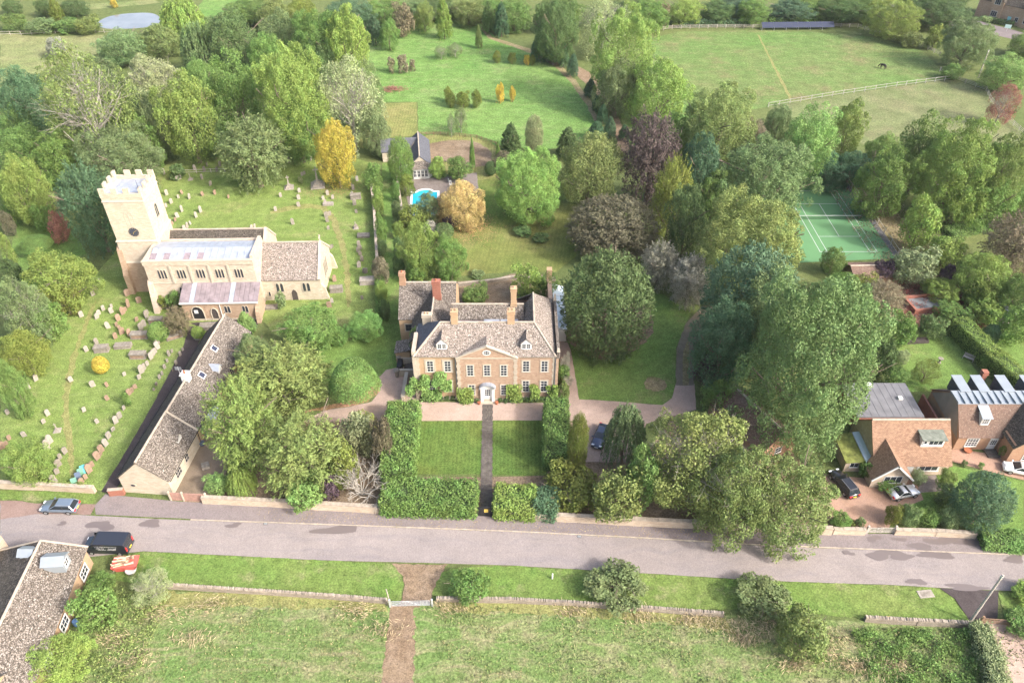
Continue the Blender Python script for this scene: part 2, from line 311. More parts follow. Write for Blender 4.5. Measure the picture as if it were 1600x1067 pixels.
def dens(pts, step, closed, jit):
    out = []; n = len(pts)
    for i in range(n if closed else n-1):
        a, b = pts[i], pts[(i+1) % n]; L = math.hypot(b[0]-a[0], b[1]-a[1]); k = max(1, int(L/step))
        for j in range(k):
            t = j/k; q = jit if j else jit*.3
            out.append((a[0]+(b[0]-a[0])*t+random.uniform(-q,q), a[1]+(b[1]-a[1])*t+random.uniform(-q,q)))
    if not closed: out.append(pts[-1])
    return out
def smooth_poly(pts, it=2):
    for _ in range(it):
        o = []
        for i in range(len(pts)):
            a, b = pts[i], pts[(i+1) % len(pts)]
            o += [(a[0]*.75+b[0]*.25, a[1]*.75+b[1]*.25), (a[0]*.25+b[0]*.75, a[1]*.25+b[1]*.75)]
        pts = o
    return pts
sheet_n = 0
def sheet(name, flat, z, mat, jit=.12, step=1.0, soft=0, label=None):
    pts = [(flat[i], flat[i+1]) for i in range(0, len(flat), 2)]
    if soft: pts = smooth_poly(pts, soft)
    pts = dens(pts, step, True, jit)
    a = sum(p[0]*q[1]-q[0]*p[1] for p, q in zip(pts, pts[1:]+pts[:1]))
    if a < 0: pts.reverse()
    global sheet_n; sheet_n += 1; z += .0002*sheet_n
    me = bpy.data.meshes.new(name); me.from_pydata([(*p, z) for p in pts], [], [tuple(range(len(pts)))]); me.update()
    me.materials.append(MATS[mat]); o = link(name, me); o['kind'] = 'structure'
    if label: o['label'] = label
    return o


# ================================================================ ground
def big_ground():
    me = bpy.data.meshes.new('ground'); me.from_pydata([(-1500,-300,0),(1500,-300,0),(1500,2400,0),(-1500,2400,0)], [], [(0,1,2,3)]); me.update()
    me.materials.append(MATS['rough_grass']); o = link('ground', me); o['kind'] = 'structure'
big_ground()
sheet('hay_field', (-163.76,252.08, -149.17,247.20, -129.76,249.02, -125.04,244.82, -124.61,231.78, -131.11,224.88, -134.54,216.33, -141.79,209.19), .02, 'hay_field', .4, 4)
sheet('field_margin', (-151.53,280.39, -126.93,286.37, -123.34,282.61, -137.00,277.48, -146.82,274.62), .02, 'hay_field', .4, 4)
sheet('upper_lawn', (-107.56,268.35, -109.25,286.37, -90.66,286.37, -89.49,277.48, -100.49,266.31), .02, 'meadow_grass', .4, 4)
sheet('pond', (-136.77,260.99, -135.68,267.67, -130.13,271.11, -122.14,271.81, -117.17,266.31, -115.27,259.69, -119.48,255.21, -128.94,254.58, -133.38,255.84), .03, 'pond_water', .3, 2, 2)
sheet('pond_margin', (-173.16,270.42, -160.83,271.81, -146.82,274.62, -137.00,277.48, -123.08,281.87, -110.84,271.81, -110.56,253.33, -122.35,250.85, -132.29,250.23, -150.90,250.85, -164.40,253.33), .012, 'rough_grass', .4, 4)
sheet('meadow', (-40.56,213.91, -44.93,240.16, -40.78,250.85, -33.07,255.21, -23.24,262.31, -18.03,263.63, -10.06,259.69, -5.02,246.01, 1.96,239.01, 9.57,231.24, 14.72,219.79, 18.46,206.88, 20.93,193.84, 22.16,183.11, 20.26,175.72, 15.98,170.11, 7.54,167.74, -3.81,170.11, -9.27,173.58, -15.54,175.00, -22.63,176.08, -24.98,195.93, -35.44,195.93), .02, 'meadow_grass', .3, 3)
sheet('mown_strip', (-34.93,194.67, -25.14,195.93, -22.90,175.72, -30.05,174.29, -34.05,168.75, -37.08,168.75, -35.96,181.98), .03, 'mown_strip', .08, 2)
sheet('meadow_path', (-10.85,258.40, -6.05,247.20, 0.00,241.31, 8.67,233.42, 14.13,222.83, 18.26,209.19, 20.93,195.93, 22.16,183.11, 20.75,181.60, 19.34,195.09, 16.73,207.34, 12.56,220.80, 7.26,230.70, 0.00,238.45, -7.63,246.01), .03, 'straw_bank', .25, 2)
sheet('avenue_track', (17.73,223.85, 23.51,214.87, 25.72,200.20, 26.98,187.77, 27.92,174.65, 27.68,166.07, 24.24,166.07, 25.19,178.26, 24.01,190.97, 21.79,204.62, 18.09,214.87), .03, 'track', .2, 2, 1)
sheet('avenue_grass', (22.84,217.80, 32.06,195.93, 31.03,174.65, 28.00,168.75, 27.70,183.88, 26.58,200.20), .02, 'green_lawn', .3, 3)
sheet('paddock', (42.01,244.82, 53.22,252.08, 80.15,253.33, 101.96,250.85, 115.47,246.01, 123.82,234.52, 123.06,212.95, 105.46,206.88, 85.75,200.20, 66.65,192.60, 52.33,187.77, 40.26,183.88, 35.44,195.93), .02, 'paddock_grass', .2, 3)
sheet('worn_paddock', (66.65,192.60, 85.61,199.77, 105.29,206.43, 123.54,212.00, 128.57,203.72, 126.26,181.98, 124.10,174.65, 115.03,168.75, 102.92,168.75, 87.41,167.74, 79.12,174.65, 69.78,185.81), .024, 'dry_paddock', .2, 3)
sheet('paddock_line', (77.65,249.02, 78.26,249.02, 74.58,198.90, 73.66,198.05), .03, 'worn_grass', .15, 2)
sheet('lane', (131.46,286.37, 147.79,271.81, 163.13,250.85, 158.84,242.47, 145.55,257.11, 134.66,260.99, 121.71,271.81), .03, 'pavement', .1, 3)
sheet('churchyard', (-69.17,67.40, -55.84,66.53, -53.60,65.66, -51.54,87.16, -50.78,101.09, -55.49,102.30, -42.66,103.18, -40.18,99.72, -34.66,96.39, -29.26,95.58, -22.97,103.18, -26.48,127.41, -31.94,161.21, -48.57,169.43, -75.03,166.73, -79.31,159.63, -76.25,122.90, -77.89,108.66, -79.30,99.72, -82.39,93.20), .02, 'churchyard_grass', .2, 2)
sheet('churchyard_shade_lawn', (-103.53,139.65, -96.23,139.65, -83.67,127.41, -78.70,118.60, -80.15,108.66, -90.96,114.49), .03, 'green_lawn', .3, 2, 1)
sheet('worn_path', (-59.66,67.40, -58.80,67.40, -61.98,73.89, -66.30,81.56, -69.29,90.12, -71.43,98.88, -72.99,108.28, -73.71,108.66, -72.29,99.38, -70.44,90.42, -67.26,81.56, -62.89,73.89), .028, 'worn_grass', .25, .7, 1)
sheet('worn_path', (-50.44,139.65, -44.47,142.83, -37.54,141.76, -31.11,122.90, -27.92,106.79, -28.93,106.79, -32.13,122.46, -38.32,140.18, -44.08,140.96, -49.53,138.10), .028, 'worn_grass', .25, .7, 1)
sheet('church_path', (-54.97,66.09, -53.26,65.66, -52.47,72.45, -51.77,82.65, -51.49,93.20, -51.64,101.09, -54.56,101.43, -53.82,95.58, -53.99,82.93, -54.37,73.89), .034, 'path_tarmac', .06, 1)
sheet('church_path_apron', (-54.62,102.30, -43.34,103.72, -43.00,101.09, -45.71,98.37, -51.91,100.57), .04, 'path_tarmac', .05, 1)
sheet('barn_yard', (-45.41,65.66, -46.22,73.89, -44.83,77.62, -44.89,86.44, -41.42,90.12, -38.21,81.56, -39.87,73.89, -38.71,65.23), .026, 'yard_gravel', .15, 1)
sheet('grass_walk', (-29.74,161.21, -27.25,161.21, -20.28,116.53, -18.00,99.72, -16.48,93.20, -19.82,87.16, -27.62,86.44, -33.02,88.63, -31.35,95.58, -22.29,99.72, -23.58,116.53), .03, 'green_lawn', .1, 1)
sheet('garden_lawn', (-15.17,147.77, -5.74,156.55, 13.97,150.62, 15.26,139.65, 12.20,122.90, 8.30,117.56, 0.00,117.56, -10.00,116.12, -13.74,127.41), .025, 'garden_lawn', .15, 2)
sheet('circular_bed', (-20.76,170.80, -15.42,173.23, -9.24,172.88, -4.82,167.74, -4.38,160.26, -8.71,159.01, -14.65,161.21, -20.06,164.43), .034, 'bare_soil', .2, 1, 1)
sheet('circular_lawn', (-22.59,175.72, -15.63,176.44, -6.19,173.94, -1.50,166.07, -2.14,155.04, -9.14,152.07, -15.79,156.55, -20.51,161.21), .028, 'mown_strip', .2, 1, 1)
sheet('pool_terrace', (-24.36,153.54, -15.62,154.14, -7.89,156.55, -7.17,147.77, -13.36,140.96, -21.29,140.18), .03, 'pool_paving', .06, 1)
sheet('terrace', (-10.26,114.49, -3.51,115.10, 0.00,116.94, 8.02,116.53, 7.83,107.16, -9.49,106.79), .034, 'bare_soil', .06, 1)
sheet('east_lawn', (9.50,97.21, 10.18,83.75, 15.47,83.34, 22.59,82.51, 24.28,84.03, 25.28,87.16, 26.75,95.58, 31.01,105.33, 27.32,110.18, 23.07,112.51, 11.29,108.66), .026, 'green_lawn', .1, 1)
sheet('drive_gravel', (-30.97,78.91, -27.71,81.56, -24.45,82.11, -21.25,83.20, -20.29,85.44, -20.81,88.63, -19.94,90.42, -16.30,91.49, -15.22,90.88, -14.00,83.20, 6.56,82.93, 7.93,87.16, 7.29,99.72, 8.57,99.72, 9.59,95.10, 10.18,83.75, 15.47,83.34, 22.59,82.51, 24.28,84.03, 25.37,87.16, 28.25,87.16, 27.51,81.56, 19.67,78.65, 18.28,75.11, 16.01,71.27, 10.23,71.27, 10.53,79.18, -22.56,79.18), .03, 'gravel', .05, .8)
sheet('east_track', (25.33,86.87, 26.86,95.58, 29.60,102.30, 33.35,107.16, 36.38,107.16, 32.10,100.57, 29.25,93.20, 28.10,86.87), .035, 'grit_track', .12, 1)
sheet('track_grass_strip', (26.32,86.87, 27.77,94.78, 29.28,98.04, 27.31,86.87), .04, 'straw_bank', .08, .6)
sheet('worn_patch', (20.77,88.33, 22.25,88.92, 23.88,87.74, 23.81,86.01, 22.01,85.16, 20.50,86.30), .05, 'straw_bank', .3, .4, 1)
sheet('bare_ring', (8.40,100.57, 9.93,95.58, 12.87,93.20, 16.41,92.57, 20.90,95.58, 24.13,100.57, 24.27,108.66, 15.64,106.79), .04, 'bare_soil', .3, .6, 1)
sheet('mound_edging', (-31.38,80.89, -26.94,82.65, -23.31,84.03, -20.66,87.45, -20.19,85.44, -21.73,83.20, -24.93,82.11, -28.61,81.30), .04, 'leaf_litter', .15, .8)
sheet('front_lawn', (-13.82,79.18, -4.23,79.31, -4.29,69.08, -13.22,69.08), .03, 'front_lawn', .04, 1)
sheet('front_lawn', (-2.82,79.31, 5.27,79.31, 4.63,68.86, -2.89,68.97), .03, 'front_lawn', .04, 1)
sheet('shrubbery_floor', (-43.74,65.02, -38.71,65.23, -30.97,78.91, -17.72,79.57, -17.45,68.63, -3.93,68.63, -4.17,62.50, -43.04,64.17), .022, 'bare_soil', .2, 2)
sheet('shrubbery_floor', (-2.88,68.63, 4.81,68.97, 5.63,78.91, 10.79,78.91, 10.23,71.27, 17.82,71.50, 24.84,81.56, 38.97,73.89, 43.09,66.96, 40.77,59.69, -2.49,62.20), .022, 'bare_soil', .2, 2)
sheet('cottage_garden_lawn', (62.18,95.58, 68.03,98.37, 73.49,98.71, 73.21,86.87, 65.67,85.44, 59.30,85.44), .026, 'green_lawn', .1, 1)
sheet('far_garden_lawn', (77.56,101.78, 82.03,103.18, 85.73,99.72, 80.81,90.12, 78.27,93.20), .026, 'green_lawn', .1, 1)
sheet('cottage_front_lawn', (53.52,66.09, 61.06,70.57, 69.40,67.85, 64.48,58.24, 58.25,58.72, 57.59,62.71, 50.08,62.71), .026, 'green_lawn', .1, 1)
sheet('cottage_drive', (42.76,69.19, 46.24,68.63, 51.62,67.85, 54.83,68.29, 54.48,64.70, 50.62,63.02, 48.09,60.09, 42.36,60.09, 41.73,62.71), .032, 'red_gravel', .05, 1)
sheet('cottage_slabs', (54.03,65.87, 55.84,68.63, 57.91,68.97, 57.59,66.20), .038, 'pool_paving', .03, .6)
sheet('house_drive', (61.80,73.89, 64.97,73.28, 71.58,72.09, 69.52,68.07, 65.82,69.42, 61.37,71.27, 60.99,72.45), .034, 'red_gravel', .05, 1)
sheet('court_surround', (57.75,152.36, 73.11,152.81, 72.86,122.03, 49.94,120.30), .03, 'court_green', .02, 2)
sheet('court_gutter', (72.78,152.66, 73.63,152.66, 74.01,122.46, 72.74,122.03), .036, 'court_edge', .05, 1)
sheet('straw_bank', (73.25,152.36, 76.16,150.62, 79.64,139.65, 79.62,129.74, 75.64,122.90, 73.81,122.90), .026, 'straw_bank', .3, 1)
sheet('straw_bank', (85.48,140.96, 92.91,139.65, 104.22,135.82, 102.33,132.13, 90.41,134.08, 84.68,135.82), .026, 'straw_bank', .3, 1)
sheet('russet_ground', (67.85,113.49, 73.11,116.53, 78.83,116.12, 81.01,110.56, 77.77,105.88, 69.28,101.43, 64.53,103.18), .026, 'bare_soil', .3, 1)
# tennis court: playing area with its lines
def court():
    cx, cy, a = 64.60, 136.2, R(.19)
    e = empty('tennis_court', (cx, cy, .034), a, 'green hard tennis court with white lines, among trees on the east side', 'tennis court')
    MB().box(-5.6,-12,0,5.6,12,.004).build('playing_surface', 'court_inner', e)
    d, s, L, v = 5.485, 4.115, 11.885, 6.40; q = .055
    for x in (-d, d): box('line', 'court_line', e, x-q, -L-q, .004, x+q, L+q, .009)
    for x in (-s, s): box('line', 'court_line', e, x-q, -L+q, .004, x+q, L-q, .009)
    for y in (-L, L): box('line', 'court_line', e, -d+q, y-q, .004, d-q, y+q, .0085)
    for y in (-v, v): box('line', 'court_line', e, -s+q, y-q, .004, s-q, y+q, .0085)
    box('line', 'court_line', e, -q, -v+q, .004, q, v-q, .0085)
    n = empty('tennis_net', (cx, cy, .034), a, 'low tennis net strung across the green court', 'tennis net')
    for x in (-6.4, 6.4): MB().tube((x,0,0),(x,0,1.07),.05).build('post', 'black_paint', n)
    m = MB()
    for i in range(65): x = -6.35+i*.1984; m.box(x-.008,-.006,.08,x+.008,.006,.95-.06*math.cos(x/6.4*math.pi/2))
    for i in range(5): m.box(-6.35,-.005,.1+i*.17,6.35,.005,.118+i*.17)
    m.build('netting', 'black_paint', n, kind='stuff')
    MB().box(-6.38,-.03,.9,6.38,.03,.985).build('tape', 'court_line', n)
court()
# road, pavement, kerb, verge
sheet('road', (-67.30,63.75, -61.76,62.71, -54.00,62.10, -41.31,61.39, -32.96,61.03, -16.39,60.34, 0.00,59.60, 16.17,58.62, 32.04,57.47, 47.79,56.77, 63.37,56.07, 66.44,55.88, 63.81,51.00, 60.82,51.08, 49.66,51.68, 45.94,51.94, 30.78,52.55, 15.53,53.61, 0.00,54.69, -7.85,54.96, -23.64,55.42, -31.64,55.88, -45.79,56.72, -52.20,55.88, -62.80,54.96, -64.23,57.76), .03, 'road', .03, 1.5)
sheet('road', (-67.52,64.17, -61.86,62.92, -66.77,62.71), .026, 'road', .03, 1.5)
sheet('red_shoulder', (-67.73,64.59, -61.61,64.17, -54.77,63.96, -54.75,62.30, -61.62,62.40, -66.14,61.49), .036, 'red_shoulder', .15, 1)
sheet('pavement', (-54.85,63.75, -54.20,65.66, -51.05,65.23, -43.53,64.38, -33.68,63.85, -16.69,62.71, -4.15,62.10, 16.43,60.68, 32.66,59.89, 40.64,59.30, 56.08,59.30, 58.75,58.91, 64.23,57.76, 67.34,57.57, 66.54,56.07, 63.46,56.25, 47.87,56.95, 32.09,57.66, 16.19,58.82, 0.00,59.79, -16.41,60.53, -33.01,61.23, -41.37,61.59, -54.08,62.30), .055, 'pavement', .03, 1.5)
sheet('verge', (-45.75,56.63, -31.62,55.84, -23.63,55.38, -15.70,54.96, -14.25,54.60, -12.90,52.29, -13.15,49.73, -15.08,50.15, -30.43,51.17, -40.58,51.94, -43.14,51.60, -47.79,52.73, -48.64,55.88), .045, 'verge_grass', .12, .5)
sheet('verge', (15.52,53.52, 30.76,52.47, 45.91,51.86, 50.93,51.43, 52.04,50.15, 52.61,47.28, 51.33,46.88, 40.58,47.60, 29.81,48.74, 17.88,48.74, 7.50,49.57, 0.00,50.07, -9.07,50.40, -10.03,51.00, -9.28,53.17, -7.41,54.24, 0.00,54.56), .045, 'verge_grass', .12, .5)
sheet('verge', (-68.61,66.31, -55.40,65.87, -54.96,65.44, -55.24,64.06, -61.71,64.38, -67.84,64.80), .045, 'verge_grass', .12, .5)
sheet('verge', (57.73,51.00, 63.67,50.74, 60.55,44.93, 56.86,47.68), .045, 'verge_grass', .12, .5)
sheet('field', (-53.30,36.41, -50.80,45.70, -46.76,50.15, -41.02,51.00, -30.34,50.83, -15.03,49.73, 7.48,49.23, 18.58,48.41, 40.47,47.28, 53.05,46.64, 50.64,36.41), .02, 'field_grass', .2, 1)
sheet('straw_margin', (-41.78,51.00, -30.36,50.91, -15.03,49.73, -14.50,48.49, -29.89,49.07, -41.10,49.07), .03, 'worn_grass', .3, .5)
sheet('straw_margin', (-9.04,50.07, 7.49,49.40, 18.58,48.41, 24.37,47.68, 25.40,45.70, 17.64,47.12, 7.40,47.92, -8.18,48.49), .03, 'worn_grass', .3, .5)
sheet('gateway_apron', (-14.76,54.96, -12.55,54.87, -7.84,54.78, -8.54,53.61, -9.50,51.00, -9.59,49.32, -13.11,49.32, -12.81,51.43, -13.15,53.17), .05, 'track', .12, .4)
sheet('field_track', (-14.08,49.32, -9.59,49.32, -9.37,44.93, -8.79,36.41, -13.99,36.41, -14.18,44.17), .035, 'track', .15, .4)
sheet('track_verge', (-11.36,49.07, -9.43,49.23, -8.94,44.93, -8.13,36.41, -10.26,36.41, -10.88,44.17), .04, 'field_grass', .3, .4)
sheet('farm_drive', (50.96,51.51, 57.82,51.17, 55.93,47.60, 52.61,47.28, 52.19,50.15), .05, 'path_tarmac', .04, .6)
sheet('gravel_drive', (53.53,46.88, 56.37,47.44, 61.17,46.09, 55.27,35.12, 51.32,35.12, 52.97,41.22), .04, 'gravel', .06, .6)
def kerb(flat, name='kerb', w=.14, h=.11, mat='coping_stone'):
    pts = [(flat[i], flat[i+1]) for i in range(0, len(flat), 2)]; m = MB()
    for a, b in zip(pts, pts[1:]):
        d = Vector((b[0]-a[0], b[1]-a[1], 0)); L = d.length; d /= L; n = Vector((-d.y, d.x, 0)); k = int(L/.9); A = Vector((*a, 0))
        for i in range(k):
            p, q = A+d*(L*i/k+.01), A+d*(L*(i+1)/k-.01); z = h+random.uniform(-.008,.008)
            m.add([p-n*w/2, q-n*w/2, q+n*w/2, p+n*w/2]+[v+Vector((0,0,z)) for v in (p-n*w/2, q-n*w/2, q+n*w/2, p+n*w/2)],
                  [(4,5,6,7),(0,1,5,4),(1,2,6,5),(2,3,7,6),(3,0,4,7)])
    o = m.build(name, mat); o['kind'] = 'structure'
kerb((-41.51,61.49, -32.98,61.13, -16.40,60.43, 0.00,59.69, 16.18,58.72, 32.07,57.57, 47.83,56.86, 63.42,56.16, 66.49,55.97))
# wet patches on the road
for cxp in ((-22.29,59.89, 2.6, .75), (-46.50,60.88, 1.7, .5), (-35.71,60.58, .9, .4), (-52.71,60.58, 1.6, .8), (-57.77,60.88, .6, .3), (45.64,58.53, .9, .5), (48.92,58.43, .8, .35), (51.15,57.19, 1.6, .7), (54.00,58.24, 2.0, .6), (45.58,56.16, 1.7, .7), (47.92,56.07, 1.8, .6), (52.67,56.07, 1.8, .6), (58.75,58.05, 3.0, .6), (48.57,52.38, 1.0, .5), (54.21,51.60, 2.6, .4), (61.90,55.51, 1.4, .5), (41.71,56.44, .7, .35)):
    x, y, a, b = cxp; pts = []
    ph = [random.uniform(0, 6.3) for _ in range(3)]
    for i in range(14):
        q = 2*math.pi*i/14; r = 1+.3*math.sin(2*q+ph[0])+.22*math.sin(3*q+ph[1])+.12*math.sin(5*q+ph[2])
        pts += [x+a*r*math.cos(q), y+b*r*math.sin(q)]
    sheet('wet_patch', pts, .062, 'wet', .03, .5, 1)
# flagstone path to the front door, stone by stone
fp = empty('flagstone_path', (-3.35, 68.2, .03)); fp['kind'] = 'structure'
fms = [MB().box(-w_/2+.012,-h_/2+.012,0,w_/2-.012,h_/2-.012,.035).mesh('flagstone', 'flag_stone') for w_, h_ in ((.6,.6),(.45,.6),(.75,.6))]
y = -5.2; row = 0
x_bot, x_top = (-3.39,63.23), (-3.66,82.93)
while 68.2+y < x_top[1]:
    t = (68.2+y-x_bot[1])/(x_top[1]-x_bot[1]); cx = x_bot[0]+(x_top[0]-x_bot[0])*t+3.35
    for k, dx in ((((0,-.525),(1,0),(0,.525)), ((2,-.375),(2,.375)))[row % 2]):
        o = link('flagstone', fms[k], fp, (cx+dx, y, random.uniform(.0,.012))); o.rotation_euler = (random.uniform(-.01,.01), random.uniform(-.01,.01), random.uniform(-.012,.012))
    y += .6; row += 1


# ================================================================ buildings
def window(parent, x, y, z, w_, h, nx=2, ny=3, face=0, frame='white_paint', surround=None, sw=.16, name='window', arch=False, bar=.045):
    """window whose sill centre is at x,y,z on the parent; face = angle of the wall's outward normal from -Y"""
    e = None; m = MB()
    if arch:
        k = [(-w_/2,0),(w_/2,0),(w_/2,h*.62)]+[(w_/2*math.cos(a), h*.62+h*.38*math.sin(a)**.85) for a in [R(q) for q in (20,45,70,90,110,135,160)]]+[(-w_/2,h*.62)]
        g_ = MB().xprism(k, -.03, .02); fr = MB()
        o = [(p[0]*1.0+(sw if p[0] > .01 else -sw if p[0] < -.01 else 0), p[1]+(sw if p[1] > h*.62 else 0)-(.1 if p[1] == 0 else 0)) for p in k]; n = len(k)
        fr.add([(a, -.09, b) for a, b in o]+[(a, -.09, b) for a, b in k]+[(a, .02, b) for a, b in o]+[(a, .02, b) for a, b in k],
               [(i,(i+1)%n,n+(i+1)%n,n+i) for i in range(n)]+[((i+1)%n,i,2*n+i,2*n+(i+1)%n) for i in range(n)]+[(n+i,n+(i+1)%n,3*n+(i+1)%n,3*n+i) for i in range(n)])
        for i in range(1, nx): xx = -w_/2+w_*i/nx; fr.box(xx-bar,-.07,0,xx+bar,.02,h*.8)
        e = fr.build(name, surround or frame, parent, (x, y, z), face); g_.build('pane', 'glass', e); return e
    if surround:
        m.box(-w_/2-sw,-.05,-.02,-w_/2,.02,h+.02).box(w_/2,-.05,-.02,w_/2+sw,.02,h+.02).box(-w_/2-sw,-.052,h,w_/2+sw,.02,h+sw*1.1).box(-w_/2-sw*1.2,-.1,-.14,w_/2+sw*1.2,.02,-.02)
        e = m.build(name, surround, parent, (x, y, z), face); f = MB()
    else: f = m
    b = .06
    f.box(-w_/2,-.045,0,-w_/2+b,.02,h).box(w_/2-b,-.045,0,w_/2,.02,h).box(-w_/2+b,-.046,0,w_/2-b,.02,b).box(-w_/2+b,-.046,h-b,w_/2-b,.02,h)
    for i in range(1, nx): xx = -w_/2+w_*i/nx; f.box(xx-bar/2,-.04,b,xx+bar/2,.01,h-b)
    for i in range(1, ny): zz = h*i/ny; q = bar*(1.6 if (ny % 2 == 0 and i == ny//2) else 1); f.box(-w_/2+b,-.041,zz-q/2,w_/2-b,.011,zz+q/2)
    if surround: fo = f.build('frame', frame, e)
    else: e = f.box(-w_/2-.06,-.1,-.07,w_/2+.06,.02,0).build(name, frame, parent, (x, y, z), face)
    p = MB().box(-w_/2+.03,-.02,.03,w_/2-.03,.015,h-.03).build('pane', 'glass', e)
    return e
def chimney(parent, x, y, z0, z1, w_, d, mat='dressed_stone', pots=2, name='chimney'):
    c = MB().box(x-w_/2,y-d/2,z0,x+w_/2,y+d/2,z1).box(x-w_/2-.09,y-d/2-.09,z1-.38,x+w_/2+.09,y+d/2+.09,z1-.2).box(x-w_/2-.06,y-d/2-.06,z1,x+w_/2+.06,y+d/2+.06,z1+.12).box(x-w_/2-.07,y-d/2-.07,z0,x+w_/2+.07,y+d/2+.07,z0+.7).build(name, mat, parent)
    for i in range(pots):
        xx = x+(i-(pots-1)/2)*.5; MB().lathe([(.15,0),(.12,.08),(.11,.25),(.13,.3),(.1,.31)], 10, (xx, y, z1+.12)).build('pot', 'terracotta' if 'brick' in mat else 'manor_tan', c)
    return c
def gable_house(e, L0, L1, W0, W1, eave, ridge, wall, roof, axis='x', over=.22, t=.14, parapet=None, name_w='wall', name_r='roof'):
    """gabled block; ridge runs along axis between L0..L1, walls between W0..W1"""
    mid = (W0+W1)/2
    prof = [(W0,0),(W1,0),(W1,eave),(mid,ridge),(W0,eave)]
    m = MB(); (m.yprism if axis == 'x' else m.xprism)(prof, L0, L1)
    w_ = m.build(name_w, wall, e)
    sl = (ridge-eave)/(mid-W0); ov = over; dz = ov*sl; up = .06; roofs = []
    for W, sg in ((W0, -1), (W1, 1)):
        a = [(L0-ov*.4, W+sg*ov, eave-dz+up), (L1+ov*.4, W+sg*ov, eave-dz+up), (L1+ov*.4, mid, ridge+up), (L0-ov*.4, mid, ridge+up)]
        if axis != 'x': a = [(q[1], q[0], q[2]) for q in a]
        q = MB().slab([tuple(v) for v in a], t); roofs.append(q.build(name_r, roof, e))
    rc = MB(); r_ = .16
    k = [(L0-.1, mid, ridge+.06), (L1+.1, mid, ridge+.06)]; k = [(q[1], q[0], q[2]) if axis != 'x' else q for q in k]
    rc.tube(k[0], k[1], r_, r_, 6).build('ridge_tiles', 'coping_stone', e)
    return w_, roofs

